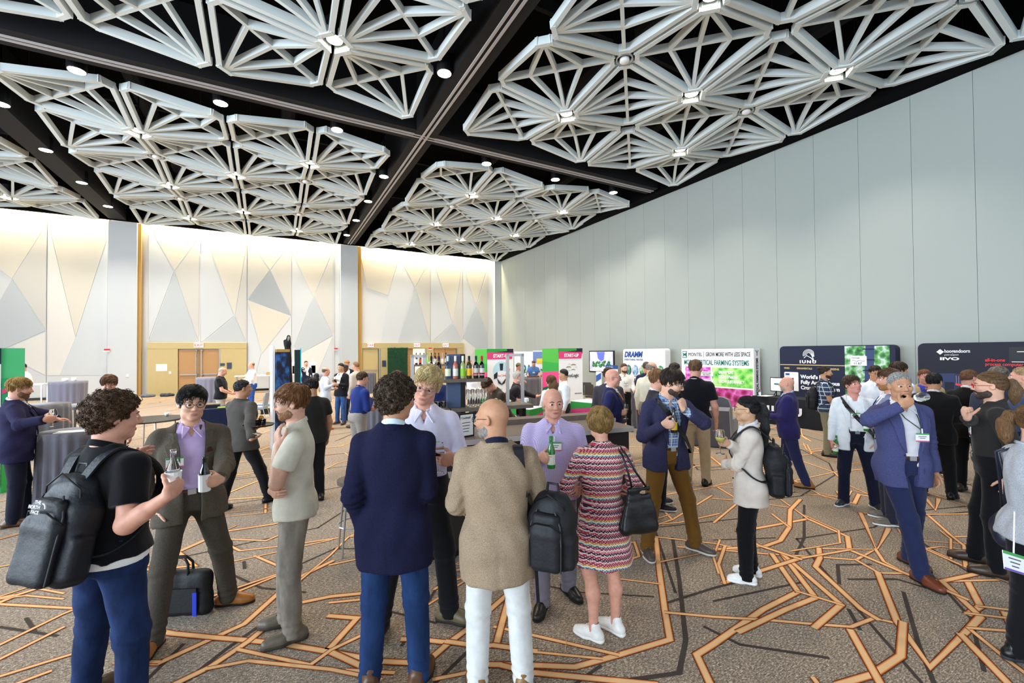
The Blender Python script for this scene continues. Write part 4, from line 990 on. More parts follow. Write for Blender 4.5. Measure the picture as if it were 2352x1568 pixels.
        so = mesh_np('shoe', V, F, mat('shoe_'+shoes, shoes, .38, var=.12, vscale=20), base)
        Fs = Fld(o-np.array([.22, .22, .0])*sc, o+np.array([.22, .22, .04])*sc, hs)
        Fs.cone(L(0, -.055*sc, .02), L(-sd*.004, .165*sc, .02), .043*sc, .037*sc, .03); Fs.cone(L(.006*sd, .08*sc, .02), L(-.006*sd, .12*sc, .02), .047*sc, .047*sc, .03)
        G = Fs.grid(); tz = .028 if sole else .018
        Fs.d = np.maximum(np.maximum(Fs.d, f4(fz+.0015)-G[2]), G[2]-f4(fz+tz)); V, F = Fs.mesh(); mesh_np('sole', V, F, mat('sole_'+(sole or '#15100d'), sole or '#15100d', .7), so)
        if hb < .0145:
            g = MB()
            for k in range(3): 
                y_ = .045+.022*k; z_ = .103-.014*k
                g.bar(L(-.022, y_, z_), L(.022, y_, z_), .005, .004)
            g.build('laces', mat('laces_'+(sole or 'd'), sole or '#120d0a', .8), so)
        if socks:
            g = MB(); g.tube([an-np.array([0, 0, .02]), an+(kn-an)*.2], .043, 12); g.build('sock', cloth(socks), base)
    # ---- face details
    if dep_ < 14:
        ew = mat('eye_white', '#e9e4df', .25); ei = mat('iris_dark', '#2d211b', .2)
        nrow = 18 if dep_ < 6 else 12
        for sx in (1, -1):
            g = MB(); c = hd((sx*.031, .0799, .0030)); Vv = []; Fv = []; n1 = 12
            for i in range(nrow+1):
                th = math.pi*i/nrow
                for k in range(n1):
                    ps = 2*math.pi*k/n1; Vv.append(c+HR @ (np.array([math.sin(th)*math.cos(ps), math.cos(th), math.sin(th)*math.sin(ps)])*.0132*np.array([1.22, .985, .74])))
            for i in range(nrow):
                g.mi = 1 if i < nrow*.17 else 0
                g.add([], []) 
                for k in range(n1): g.F.append((i*n1+k, i*n1+(k+1) % n1, (i+1)*n1+(k+1) % n1, (i+1)*n1+k)); g.M.append(g.mi)
            g.V = [tuple(x) for x in Vv]; g.build('eye', [ew, ei], base, True)
            hcol = hair[1] if hair and hair[0] != 'bald' else (beard[1] if beard else '#5a4636')
            MB().tube([hd((sx*.014, .0925, .022)), hd((sx*.032, .0915, .0275)), hd((sx*.049, .078, .020))], [.0030, .0036, .0016], 6).build('eyebrow', hair_mat(hcol), base, True)
    # ---- hair
    if hair and hair[0] != 'bald':
        st, hcol = hair[0], hair[1]; hm = hair_mat(hcol)
        big = st in ('curly', 'long', 'bob', 'pony', 'wavy', 'mop')
        ext = np.abs(HR) @ (np.array([.12, .15, .16 if not big else .2])); Fg = Fld(hc-ext, hc+ext, hh if not big else hh*1.05); G = Fg.grid()
        qv = [G[i]-f4(hc[i]) for i in range(3)]; X, Y, Z = [sum(f4(HR[j, i])*qv[j] for j in range(3)) for i in range(3)]
        t = {'short': .010, 'crop': .006, 'fringe': .008, 'curly': .030, 'mop': .017, 'wavy': .022, 'side': .016, 'long': .018, 'bob': .022, 'pony': .010, 'slick': .010, 'bun': .010, 'buzz': .004}[st]
        ttop = t*(1+.9*np.clip(Z/.1, 0, 1)) if st in ('short', 'side', 'mop', 'wavy') else t
        if st in ('short', 'side', 'mop'): ttop = t*(.45+1.25*np.clip((Z-.01)/.1, 0, 1))
        r = (.0765, .096, .091); k0 = np.sqrt((X/r[0])**2+((Y+.014)/r[1])**2+((Z-.026)/r[2])**2); k1 = np.sqrt((X/r[0]**2)**2+((Y+.014)/r[1]**2)**2+((Z-.026)/r[2]**2)**2)
        ZL = None
        low = {'curly': -.115, 'wavy': -.105, 'mop': -.085, 'bob': -.105, 'long': -.12, 'side': -.072}.get(st, -.062)
        fr = {'mop': .052, 'bob': .040, 'side': .058, 'wavy': .056, 'long': .060, 'curly': .054, 'crop': .084}.get(st, .070)
        ear = {'curly': -.02, 'mop': -.005, 'bob': -.06, 'wavy': -.03, 'long': -.08}.get(st, .006)
        zl = np.interp(Y, [-.13, -.07, -.035, -.005, .03, .055, .08, .12], [low, low, low*.45+ear*.3, ear, ear+.028, fr*.6+.01, fr, fr+.02]).astype(f4)
        zl = zl+(np.sin(X*150)*.003+np.sin(X*70+1)*.003).astype(f4)
        tap = np.clip((Z-zl)/.03, .0, 1)**.6
        d = k0*(k0-1)/np.maximum(k1, 1e-6)-np.maximum(ttop*tap, .0028)
        d = np.maximum(d, (zl-Z)*.8)
        if st == 'fringe': d = np.maximum(d, np.maximum(Z-.052-.25*(-Y), (Y-.045)))
        if st == 'curly': d = d+(np.sin(X*95+np.sin(Z*60)*1.5)*np.sin(Y*88+1)*np.sin(Z*92+2)*.010+np.sin(X*190+Z*70)*np.sin(Y*170)*np.sin(Z*200)*.005)
        elif st in ('wavy', 'mop', 'bob', 'side'): d = d+np.sin(X*70+Z*26)*np.sin(Y*62+Z*40)*.0045+np.sin(X*160+Z*40)*np.sin(Y*150)*.002
        else: d = d+np.sin(X*130+Z*40)*np.sin(Y*120)*.0012
        Fg.d = d.astype(f4)
        V, F = Fg.mesh(); ho = mesh_np('hair', V, F, hm, base)
        if dep_ < 9: hair_strands(V, hc, HR, st, hm, ho, dep_, seed)
        if st in ('long', 'pony', 'bun'):
            g = []
            if st == 'long':
                pts = [(0, -.085, .0), (0, -.10, -.09), (0, -.095, -.17), (0, -.085, -.25)]; rs_ = [.06, .07, .065, .04]
                sides = [[(sx*.066, -.03, -.02), (sx*.075, -.035, -.10), (sx*.068, -.03, -.19)] for sx in (1, -1)]
            elif st == 'pony':
                pl = hair[2] if len(hair) > 2 else .30
                pts = [(0, -.105, .035), (0, -.138, .03), (0, -.155, -.03), (0, -.150, -.03-pl*.45), (.01, -.145, -.02-pl), (.015, -.14, -.04-pl*1.25)]; rs_ = [.02, .026, .036, .036, .026, .008]; sides = []
            else: pts = [(0, -.10, .06), (0, -.125, .075)]; rs_ = [.025, .03]; sides = []
            allp = np.array([hd(p) for p in pts+[q_ for s_ in sides for q_ in s_]])
            Fg = Fld(allp.min(0)-.08, allp.max(0)+.08, max(.0065, hh*1.3))
            for i in range(len(pts)-1): Fg.cone(hd(pts[i]), hd(pts[i+1]), rs_[i], rs_[i+1], .03)
            for s_ in sides:
                for i in range(len(s_)-1): Fg.cone(hd(s_[i]), hd(s_[i+1]), .028, .026, .03)
            G = Fg.grid(); Fg.d = Fg.d+(np.sin(G[0]*170+G[2]*12)*np.sin(G[1]*160)*.0025).astype(f4)
            V, F = Fg.mesh(); mesh_np('ponytail' if st == 'pony' else ('hair_bun' if st == 'bun' else 'long_hair'), V, F, hm, base)
    if beard:
        bt, bc = beard; ext = np.abs(HR) @ np.array([.1, .13, .14]); Fg = Fld(hc-ext, hc+ext, hh); G = Fg.grid()
        qv = [G[i]-f4(hc[i]) for i in range(3)]; X, Y, Z = [sum(f4(HR[j, i])*qv[j] for j in range(3)) for i in range(3)]
        e = Fld(hc-ext, hc+ext, hh)
        for c, r, k in (((0, .026, -.042), (.058, .064, .076), .03), ((0, .064, -.096), (.027, .022, .02), .025), ((.047, .012, -.075), (.018, .03, .026), .03), ((-.047, .012, -.075), (.018, .03, .026), .03), ((0, .089, -.050), (.026, .010, .008), .01)): e.ell(hd(c), r, HR, k)
        d = e.d-bt*.75
        zt = np.interp(np.abs(X), [0, .022, .032, .05, .065], [-.042, -.046, -.055, -.042, -.01]).astype(f4)
        d = np.maximum(d, (Z-zt)*.8); d = np.maximum(d, -.012-Y+np.maximum(0, -Z-.08)*.8)
        le = np.sqrt((X/.021)**2+((Z+.0665)/.0095)**2); d = np.maximum(d, np.where(Y > .06, (1-le)*.008, -1))
        d = d+np.sin(X*210)*np.sin(Y*200)*np.sin(Z*190)*.0012
        Fg.d = d.astype(f4); V, F = Fg.mesh()
        if len(V): mesh_np('beard', V, F, hair_mat(bc), base)
    if glasses and dep_ < 16:
        g = MB(); rr = .0016 if glasses[0] == '#' and glasses != '#c8202c' else .0024
        for sx in (1, -1):
            ring = [hd((sx*.032+.0235*math.cos(t_), .104-.10*abs(.0235*math.cos(t_)+.0)*.3, .001+.0175*math.sin(t_))) for t_ in np.linspace(0, 2*math.pi, 17)]
            g.tube(ring, rr*1.15, 6, False); g.tube([hd((sx*.055, .101, .006)), hd((sx*.080, .05, .008)), hd((sx*.084, -.005, .006))], rr, 6)
        g.tube([hd((-.009, .107, .004)), hd((.009, .107, .004))], rr, 6); g.build('glasses', mat('glasses_'+glasses, glasses, .3), base, True)
    # ---- badge
    if badge:
        x_, z_ = badge; y_ = front(z_, .034 if top == 'jacket' else .020, abs(x_))+.006; c = up((x_, y_, z_)); R3 = Matrix([list(r) for r in U])
        o = MB().box(tuple(c), (.10, .004, .072), R=R3).build('name_badge', m_white, base)
        MB().box(tuple(up((x_, y_+.0025, z_+.030))), (.098, .002, .012), R=R3).build('badge_stripe', mat('badge_green', '#3f9a4c', .5), o)
        MB().box(tuple(up((x_, y_+.0025, z_-.031))), (.098, .002, .008), R=R3).build('badge_stripe', mat('badge_pink', '#d2386f', .5), o)
        for k in range(2): MB().box(tuple(up((x_, y_+.0025, z_+.008-.014*k))), (.06-.02*k, .0015, .005), R=R3).build('badge_print', mat('badge_ink', '#55585c', .6), o)
        MB().tube([up((x_, y_, z_+.036)), up((x_, y_-.004, z_+.075))], .006, 6).build('badge_clip', m_steel, o)
        if lanyard:
            g = MB()
            for sx in (1, -1): g.tube([up((x_, y_-.002, z_+.06)), up((sx*.05, front(1.36, .03, .05), 1.36)), up((sx*.07, .02, 1.475)), up((sx*.05, -.07, 1.475))], .004, 5)
            g.build('lanyard', mat('lanyard_dark', '#2c3e36', .7), o)
    return Pp

# ================================================================ props held in hands and standing about
m_glass = mat('clear_glass', '#f4f8fa', 0.02, trans=1.0, ior=1.35, spec=.6)
m_red_wine = mat('red_wine', '#3a0612', 0.1, spec=.6)
m_white_wine = mat('white_wine', '#d8cf6a', 0.1, spec=.6)
m_green_b = mat('green_bottle_glass', '#1f7a2a', 0.08, spec=.7, coat=.5)
m_brown_b = mat('brown_bottle_glass', '#2a140a', 0.08, spec=.7, coat=.5)
m_dark_b = mat('dark_bottle_glass', '#0d0f0c', 0.08, spec=.7, coat=.5)
m_paper = mat('napkin_paper', '#f0eeea', .8, var=.05)
m_cloth_grey = mat('tablecloth_grey', '#5c5b64', .7, spec=.3, sheen=.3, bump=.15, bscale=30, var=.08)
m_cloth_navy = mat('tablecloth_navy', '#1c2340', .8, spec=.2, bump=.1)
def orient(o, loc, axis=None, s=1.0):
    o.location = loc
    if axis is not None:
        o.rotation_mode = 'QUATERNION'; o.rotation_quaternion = Vector((0, 0, 1)).rotation_difference(Vector(axis).normalized())
    if s != 1: o.scale = (s, s, s)
    return o
def wine_glass(loc, label, fill=None, axis=None, group='wine glasses', z0=-.10, n=18):
    """loc is where the stem is held"""
    r = thing('wine_glass', label, 'wine glass', (0, 0, 0), 0, group); z = z0
    MB().lathe([(.001, z), (.036, z), (.036, z+.003), (.006, z+.008), (.0042, z+.02), (.004, z+.085), (.008, z+.095), (.026, z+.108), (.038, z+.13), (.040, z+.15), (.036, z+.18), (.031, z+.205)], n=n, cap=False).build('bowl_and_stem', m_glass, r, True)
    if fill: MB().lathe([(.001, z+.0985), (.022, z+.109), (.034, z+.128), (.0365, z+.140), (.001, z+.1402)], n=n, cap=False).build('wine', fill, r, True)
    return orient(r, loc, axis)
def bottle(loc, label, glass, group=None, cat='bottle', lab='#e9e6dc', cap=None, kind='beer', axis=None, z0=-.08, lab2=None, n=14, s=1.0):
    r = thing('wine_bottle' if kind == 'wine' else 'beer_bottle', label, cat, (0, 0, 0), 0, group); z = z0
    if kind == 'beer': prof = [(.001, z), (.029, z), (.0305, z+.006), (.0305, z+.125), (.026, z+.15), (.016, z+.175), (.0135, z+.20), (.013, z+.225), (.0145, z+.228), (.0145, z+.238), (.001, z+.238)]; lz = (.03, .105, .031); top = (.208, .24, .0155)
    else: prof = [(.001, z), (.036, z), (.038, z+.008), (.038, z+.17), (.034, z+.195), (.018, z+.225), (.0145, z+.24), (.0145, z+.30), (.016, z+.302), (.016, z+.312), (.001, z+.312)]; lz = (.04, .14, .0386); top = (.245, .314, .0168)
    MB().lathe(prof, n=n, cap=False).build('glass_body', glass, r, True)
    if lab: 
        lo = MB().lathe([(lz[2], z+lz[0]), (lz[2], z+lz[1])], n=n, cap=False).build('paper_label', mat('label_'+lab, lab, .6), r, True)
        if lab2: MB().lathe([(lz[2]+.0004, z+lz[0]+.01), (lz[2]+.0004, z+lz[0]+.035)], n=n, cap=False).build('label_band', mat('label_'+lab2, lab2, .6), lo, True)
    if cap: MB().lathe([(top[2], z+top[0]), (top[2], z+top[1]), (.001, z+top[1]+.001)], n=n, cap=False).build('capsule', mat('capsule_'+cap, cap, .4), r, True)
    return orient(r, loc, axis, s)
def tumbler(loc, label, fill=None, group='tumblers', n=14, h=.09, r0=.03, r1=.037):
    r = thing('tumbler', label, 'glass', (0, 0, 0), 0, group)
    MB().lathe([(.001, 0), (r0, 0), (r1, h), (r1-.003, h), (r0-.003, .008), (.001, .008)], n=n, cap=False).build('glass_wall', m_glass, r, True)
    if fill: MB().lathe([(.001, .010), (r0-.004, .010), (r1-.006, h*.7), (.001, h*.7)], n=n, cap=False).build('drink', fill, r, True)
    return orient(r, loc)
def cup(loc, label):
    r = thing('coffee_cup', label, 'cup', (0, 0, 0))
    MB().lathe([(.001, 0), (.026, 0), (.038, .03), (.042, .07), (.039, .07), (.034, .03), (.001, .008)], n=18, cap=False).build('bowl', m_white, r, True)
    MB().tube([(.038, 0, .055), (.062, 0, .055), (.064, 0, .03), (.038, 0, .025)], .005, 6).build('handle', m_white, r, True)
    return orient(r, loc)
def cocktail_table(x, y, label, h=1.07, r0=.40, m=None, group='cloth covered tall tables', r1=.42, seed=0):
    m = m or m_cloth_grey; r = thing('cocktail_table', label, 'table', (x, y, 0), 0, group)
    MB().lathe([(.001, h-.03), (r0, h-.03), (r0, h), (.001, h)], n=40).build('table_top', m, r)
    V = []; F = []; n = 96; rows = 10; rnd = random.Random(seed)
    ph = [rnd.uniform(0, 6) for _ in range(3)]
    for i in range(rows+1):
        t = i/rows; z = h+.003 if i == 0 else h-(h-.01)*t
        for k in range(n):
            a = 2*math.pi*k/n; rr = r0+.006+(r1-r0)*t
            if i > 0: rr += (.010+.022*t)*math.sin(a*17+ph[0]+math.sin(a*3+ph[1]))+.012*t*math.sin(a*7+ph[2])
            V.append((rr*math.cos(a), rr*math.sin(a), z))
    for i in range(rows):
        for k in range(n): F.append((i*n+k, (i+1)*n+k, (i+1)*n+(k+1) % n, i*n+(k+1) % n))
    F.append(tuple(range(n)))
    mesh_obj('tablecloth', V, F, m, r, True); return r
def banquet_chair(x, y, rz, label, group='stacking chairs', m=None, mf=None):
    r = thing('banquet_chair', label, 'chair', (x, y, 0), rz, group); m = m or mat('chair_fabric_grey', '#4d4a4a', .8); mf = mf or m_steel
    MB().box((0, 0, .45), (.44, .42, .06)).build('seat', m, r)
    MB().prism([(-.2, .5), (.2, .5), (.21, .8), (.15, .9), (-.15, .9), (-.21, .8)], -.22, -.185, lambda a, b, d: (a, d-(b-.5)*.12, b)).build('backrest', m, r)
    for sx in (-1, 1):
        MB().tube([(sx*.2, .18, .42), (sx*.22, .24, 0)], .011, 6).build('leg', mf, r); MB().tube([(sx*.2, -.26, .85), (sx*.2, -.2, .45), (sx*.23, -.30, 0)], .011, 6).build('leg', mf, r)
        MB().tube([(sx*.2, .16, .41), (sx*.2, -.2, .41)], .01, 6).build('seat_rail', mf, r)
    return r
def slab_table(x, y, rz, w, d, h, label, m, mleg=None, cloth_=True, cat='table'):
    r = thing('display_table', label, cat, (x, y, 0), rz)
    if cloth_:
        MB().box((0, 0, h-.015), (w, d, .03)).build('table_top', m, r)
        V = []; F = []; pr = []
        for (ax, ay), (bx, by) in (((-w/2, -d/2), (w/2, -d/2)), ((w/2, -d/2), (w/2, d/2)), ((w/2, d/2), (-w/2, d/2)), ((-w/2, d/2), (-w/2, -d/2))):
            for k in range(20): pr.append((ax+(bx-ax)*k/20, ay+(by-ay)*k/20, k))
        n = len(pr)
        for i in range(5):
            t = i/4
            for (a, b, k) in pr:
                o = 1+.03*t*math.sin(k*1.9)+.03*t; V.append((a*o*1.01, b*o*1.02, h-(h-.02)*t))
        for i in range(4):
            for k in range(n): F.append((i*n+k, (i+1)*n+k, (i+1)*n+(k+1) % n, i*n+(k+1) % n))
        mesh_obj('tablecloth', V, F, m, r, True)
    else:
        MB().box((0, 0, h-.02), (w, d, .04)).build('table_top', m, r)
        for sx in (-1, 1):
            for sy in (-1, 1): MB().box((sx*(w/2-.04), sy*(d/2-.04), (h-.04)/2), (.035, .035, h-.04)).build('leg', mleg or m, r)
    return r
def backpack(P, label, m, pos=(0, -.2, 1.2), size=(.30, .17, .46), mode='back', seed=1, tilt=0, logo=False, yaw=0):
    """a soft bag built in the wearer's upper frame: pos is its middle"""
    root = thing('backpack', label, 'backpack', tuple(P.root.location), P.root.rotation_euler[2]); root.scale = P.root.scale
    w_, d_, h_ = size; c = np.array(pos); T = rotm(yaw, tilt, 0); UR = np.stack([P.up(e_)-P.up(np.zeros(3)) for e_ in np.eye(3)], 1) @ T
    L = lambda x, y, z: P.up(c+T @ np.array([x, y, z]))
    pts = np.array([L(sx*.3, sy*.3, sz*.4) for sx in (-1, 1) for sy in (-1, 1) for sz in (-1, 1)])
    F_ = Fld(pts.min(0), pts.max(0), .0115)
    F_.box(L(0, .02, -h_*.12), (w_*.5, d_*.42, h_*.38), .05, UR, .03); F_.box(L(0, .03, h_*.24), (w_*.42, d_*.36, h_*.26), .07, UR, .09)
    for sx in (-1, 1): F_.box(L(sx*w_*.47, .01, -h_*.24), (.035, d_*.30, h_*.20), .025, UR, .02)
    G = F_.grid(); F_.d = F_.d+fold(G, .004, seed, 18, 55)
    V, F = F_.mesh(); mesh_np('pack_body', V, F, m, root)
    F_ = Fld(pts.min(0), pts.max(0), .0115)
    F_.box(L(0, -d_*.40, -h_*.20), (w_*.38, d_*.20, h_*.27), .035, UR, .02); F_.box(L(0, -d_*.36, h_*.14), (w_*.34, d_*.16, h_*.14), .035, UR, .05)
    G = F_.grid(); F_.d = F_.d+fold(G, .003, seed+2, 18, 55); V, F = F_.mesh(); po = mesh_np('front_pocket', V, F, m, root)
    pip = mat('pack_piping', '#23262c', .5)
    for sx in (-1, 1): MB().tube([L(sx*w_*.385, -d_*.46, -h_*.44), L(sx*w_*.395, -d_*.46, -h_*.1), L(sx*w_*.36, -d_*.40, h_*.12), L(sx*w_*.22, -d_*.36, h_*.30)], .005, 6).build('piping', pip, po)
    zp = mat('zip_dark', '#08080a', .35)
    MB().tube([L(-w_*.40, -d_*.42, h_*.06), L(-w_*.2, -d_*.62, h_*.16), L(w_*.2, -d_*.62, h_*.16), L(w_*.40, -d_*.42, h_*.06)], .004, 6).build('zip', zp, po)
    MB().tube([L(-w_*.44, -.01, h_*.05), L(-w_*.38, -.03, h_*.36), L(0, -.05, h_*.49), L(w_*.38, -.03, h_*.36), L(w_*.44, -.01, h_*.05)], .004, 6).build('zip', zp, root)
    MB().tube([L(-.04, .03, h_/2-.02), L(-.03, .03, h_/2+.04), L(.03, .03, h_/2+.04), L(.04, .03, h_/2-.02)], .009, 6).build('grab_handle', m, root)
    for sx in (-1, 1):
        if mode == 'right' and sx < 0: continue
        if mode == 'left' and sx > 0: continue
        fy = lambda z: P.front(z, .042, .1)
        if mode == 'back':
            p = [(sx*.07, c[1]+d_*.3, 1.36), (sx*.095, -.085, 1.455), (sx*.11, .0, 1.475), (sx*.115, fy(1.36)+.004, 1.36), (sx*.12, fy(1.24)+.006, 1.22), (sx*.175, .02, 1.06), (sx*.15, -.09, .99), (sx*.10, c[1]+d_*.3, .98)]
        else:
            p = [L(0, .06, h_/2-.06), None]
            p = [(sx*.15, c[1]+.03, c[2]+h_*.42), (sx*.125, -.10, 1.435), (sx*.125, -.01, 1.468), (sx*.13, fy(1.36), 1.36), (sx*.15, fy(1.2), 1.2), (sx*.2, .03, 1.05), (sx*.2, c[1]+.04, c[2]-h_*.38)]
        q = [P.up(np.array(a)) for a in p]
        # smooth
        Q = []
        for i in range(len(q)-1):
            a, b = q[i], q[i+1]; pm = q[i-1] if i else a; pn = q[i+2] if i+2 < len(q) else b
            for k in range(5):
                t = k/5; Q.append(.5*((2*a)+(-pm+b)*t+(2*pm-5*a+4*b-pn)*t*t+(-pm+3*a-3*b+pn)*t**3))
        Q.append(q[-1])
        g = MB()
        V = []; 
        for i, a in enumerate(Q):
            d = Vector(Q[min(i+1, len(Q)-1)]-Q[max(i-1, 0)]).normalized(); s_ = Vector(P.up((1, 0, 0))-P.up((0, 0, 0))); s_ = (s_-d*s_.dot(d)).normalized(); nn = d.cross(s_)
            ww = .028
            for a_, b_ in ((-ww, -.005), (ww, -.005), (ww, .005), (-ww, .005)): V.append(Vector(a)+s_*a_+nn*b_)
        F = [(4*i+k, 4*i+(k+1) % 4, 4*i+4+(k+1) % 4, 4*i+4+k) for i in range(len(Q)-1) for k in range(4)]
        g.add(V, F); g.build('shoulder_strap', m, root, False)
        if mode != 'back': MB().bar(P.up(np.array((sx*.22, c[1]+.02, c[2]-h_*.4))), P.up(np.array((sx*.23, c[1], c[2]-h_*.95))), .022, .003).build('webbing_tail', m, root)
    if logo:
        mw = mat('logo_pale', '#c9ccd2', .6)
        for k in range(3):
            R_ = Matrix([list(r) for r in (P.up(np.eye(3)[i])-P.up(np.zeros(3)) for i in range(3))]).transposed()
            a = Vector(L(.035, -d_*.50-.035, h_*.235-.022*k)); fr = Matrix.Translation(a) @ (R_ @ Matrix([list(r) for r in T])).to_4x4() @ Matrix.Rotation(math.pi/2, 4, 'X')
            text('logo_lettering', ('THE', 'NORTH', 'FACE')[k], .022, mw, root, fr, 'RIGHT', .0006)
        MB().tube([L(.046+.022*math.cos(t), -d_*.50-.034, h_*.20+.022*math.sin(t)) for t in np.linspace(0, 1.57, 6)], .004, 5).build('logo_arc', mw, root)
    return root
def strap(P, pts, label, m, w=.04, name='bag_strap', cat='strap'):
    root = thing(name, label, cat, tuple(P.root.location), P.root.rotation_euler[2]); root.scale = P.root.scale
    q = [P.up(np.array(a)) for a in pts]; V = []
    for i, a in enumerate(q):
        d = Vector(q[min(i+1, len(q)-1)]-q[max(i-1, 0)]).normalized(); o = Vector(a)-Vector(P.up((0, 0, a[2]))); o = (o-d*o.dot(d)).normalized(); s_ = d.cross(o)
        for a_, b_ in ((-w/2, 0), (w/2, 0), (w/2, .005), (-w/2, .005)): V.append(Vector(a)+s_*a_+o*b_)
    F = [(4*i+k, 4*i+(k+1) % 4, 4*i+4+(k+1) % 4, 4*i+4+k) for i in range(len(q)-1) for k in range(4)]
    MB().add(V, F).build('webbing', m, root); return root

# ================================================================ the guests
HOLD = dict(f=(-.45, .85, .12), n=(-.85, -.45, 0), pose='grip', el=(.5, -.5, -.9))
def hold(wg, **k): d = dict(HOLD); d['wg'] = wg; d.update(k); return d
POCKET = dict(w=(.20, .03, .90), f=(-.3, .3, -1), n=(-1, .1, -.2), pose='relax', el=(.8, -.6, 0))
# ---- nearest ring
p1 = person('person with curly brown hair in black polo and jeans, wearing a large black backpack', (-0.788, 3.245), v=58, H=1.84, w=1.08, skin='pink', hair=('curly', '#5a3f28'), head=(22, 4, 0), top='polo', tc='#0d0d11', trousers='#1c2d52', trk='denim', shoes='#5a4a3a',
    hem=.93, arms=(hold((-0.462, 2.961, 1.365), f=(-.15, .9, .45), el=(.3, -.3, -1)), dict(wg=(-0.698, 3.550, 1.409), f=(-.2, .75, .7), n=(-.8, .3, -.2), pose='open')), hip=(0, 0, -.01), feet=((.12, .02, 15), (-.30, .06, -14)), shirt='#e6e6e4')
o = MB().lathe([(.178, .985), (.182, .995), (.180, 1.03), (.172, 1.035)], n=28, cap=False).build('undershirt_hem', m_paper, p1.root, True); o.scale = (1.16, .86, 1); o.location = (0, -.012, -.098)
backpack(p1, 'large black backpack with stitched lettering on curly haired person in polo', mat('pack_black_nylon', '#13161c', .55, spec=.4, bump=.3, bscale=30), pos=(0, -.205, 1.13), size=(.31, .17, .52), tilt=12, logo=True)
bottle(p1.grip[0], 'clear glass bottle in white napkin held by curly haired person with backpack', m_glass, lab=None, z0=-.06)
wrap = MB().lathe([(.031, -.055), (.036, -.05), (.037, .045), (.040, .06), (.034, .06)], n=14, cap=False).build('paper_napkin', m_paper); tag(wrap, 'white paper napkin wrapped round the clear glass bottle', 'napkin'); wrap.location = p1.grip[0]
p2 = person('person in grey brown suit and lilac shirt with dark rimmed glasses', (-0.540, 4.138), v=176, H=1.80, skin='fair', hair=('side', '#15100e'), glasses='#1a1a1c', head=(-6, 3, -3), top='jacket', tc='#564f45', tk='tweed', shirt='#c8b0dc', open_=.055, hem=.79,
    trousers='#4c463e', trk='tweed', shoes='#a3672b', belt='#5a3018', feet=((.21, .16, 28), (-.25, -.13, -62)), arms=(POCKET, hold((-0.404, 3.699, 1.177), f=(-.75, .6, .1), n=(-.6, -.75, 0))), badge=(.10, 1.24), watch='#8b8d90', pocket_square='#4a2a22')
bottle(p2.grip[1], 'dark bottle wrapped in white napkin held by person in grey brown suit', m_dark_b, lab=None, z0=-.07)
wrap = MB().lathe([(.031, -.068), (.036, -.064), (.037, .04), (.040, .052), (.034, .05)], n=14, cap=False).build('paper_napkin', m_paper); tag(wrap, 'white napkin round the dark bottle held before lilac shirt', 'napkin'); wrap.location = p2.grip[1]
p3 = person('person in stone coloured polo with hand on chin and arm folded', (0.146, 3.642), v=-88, H=1.81, w=.97, skin='fair', hair=('mop', '#83572f'), beard=(.004, '#8d6240'), glasses='#8a8d92', head=(0, 4, 0), top='polo', tc='#cfc9b6', trousers='#857d72', trk='denim', shoes='#655d50', sole='#3b352e',
    arms=(dict(w=(-.13, .13, 1.06), f=(-1, -.35, .05), n=(-.2, -1, .1), pose='relax', el=(.6, -.2, -1)), dict(wg=(0.074, 3.541, 1.495), f=(-.25, .12, 1), n=(-.5, -.9, .1), pose='relax', el=(.25, .5, -1))), feet=((.12, .05, 12), (-.10, .0, -8)))
p4 = person('person with wavy brown hair in navy blazer and jeans, back to us', (0.666, 2.743), v=14, H=1.89, w=.94, skin='tan', hair=('curly', '#4d3b2c'), head=(30, 4, 0), top='jacket', tc='#191a33', tk='tweed', shirt='#cfe2ea', hem=.70, trousers='#1b3158', trk='denim', shoes='#5a3a22',
    arms=(dict(w=(.08, .22, 1.00), f=(-.7, .7, .1), n=(-.7, -.7, 0), pose='grip', el=(.45, -.8, -.7)), dict(w=(.185, .03, .885), f=(-.2, .3, -1), n=(-1, 0, 0), el=(.35, -1, 0))), feet=((.13, .0, 14), (-.14, -.02, -16)))
p5 = person('smiling person with fair grey hair and glasses in pale lilac shirt holding red wine', (0.978, 3.257), v=178, H=1.95, w=1.0, skin='pink', hair=('side', '#d8bd86'), glasses='#6d6d72', head=(14, 10, -14), lean=(0, 3, -3), top='shirt', tc='#d6d1e4', trousers='#15161b', shoes='#6d6246', sole='#2e2a22',
    arms=(dict(w=(.22, .12, 1.0), f=(-.4, .8, -.2)), hold((1.003, 2.888, 1.327), f=(-.8, .5, .1), n=(-.5, -.8, 0))), feet=((.26, .02, 22), (-.19, .0, -62)), badge=None)
MB().box(tuple(p5.up((-.09, p5.front(1.27, .02, .09)+.004, 1.27))), (.035, .004, .014)).build('chest_logo', mat('logo_green', '#8fb04a', .6), p5.root)
wine_glass(p5.grip[1], 'glass of red wine held in front of the pale lilac shirt', m_red_wine)
p6 = person('bald person with grey beard in tan tweed blazer and white trousers, back to us', (1.191, 2.382), v=-4, H=1.77, w=1.04, skin='tan', hair=('bald', '#8a8278'), beard=(.0042, '#938b84'), glasses='#2a2a2c', head=(-62, 4, 0), top='jacket', tc='#98846d', tk='tweed', shirt='#171c30', hem=.69, trousers='#d2d2cf', shoes='#8a6436',
    arms=(dict(w=(.12, .24, 1.08), f=(-.6, .8, .1), n=(-.8, -.6, 0), el=(1, -.5, -.8)), dict(w=(.08, .22, 1.02), f=(-.6, .8, .2), n=(-.8, -.6, 0), pose='grip', el=(1.1, -.6, -.7))), feet=((.15, .0, 14), (-.12, .02, -14)))
backpack(p6, 'black and grey backpack slung on one shoulder of tan blazer person', mat('pack_black_grey', '#15161a', .6, spec=.4, bump=.3, bscale=30), pos=(.31, -.10, .99), size=(.25, .2, .44), mode='right', seed=4, yaw=35)
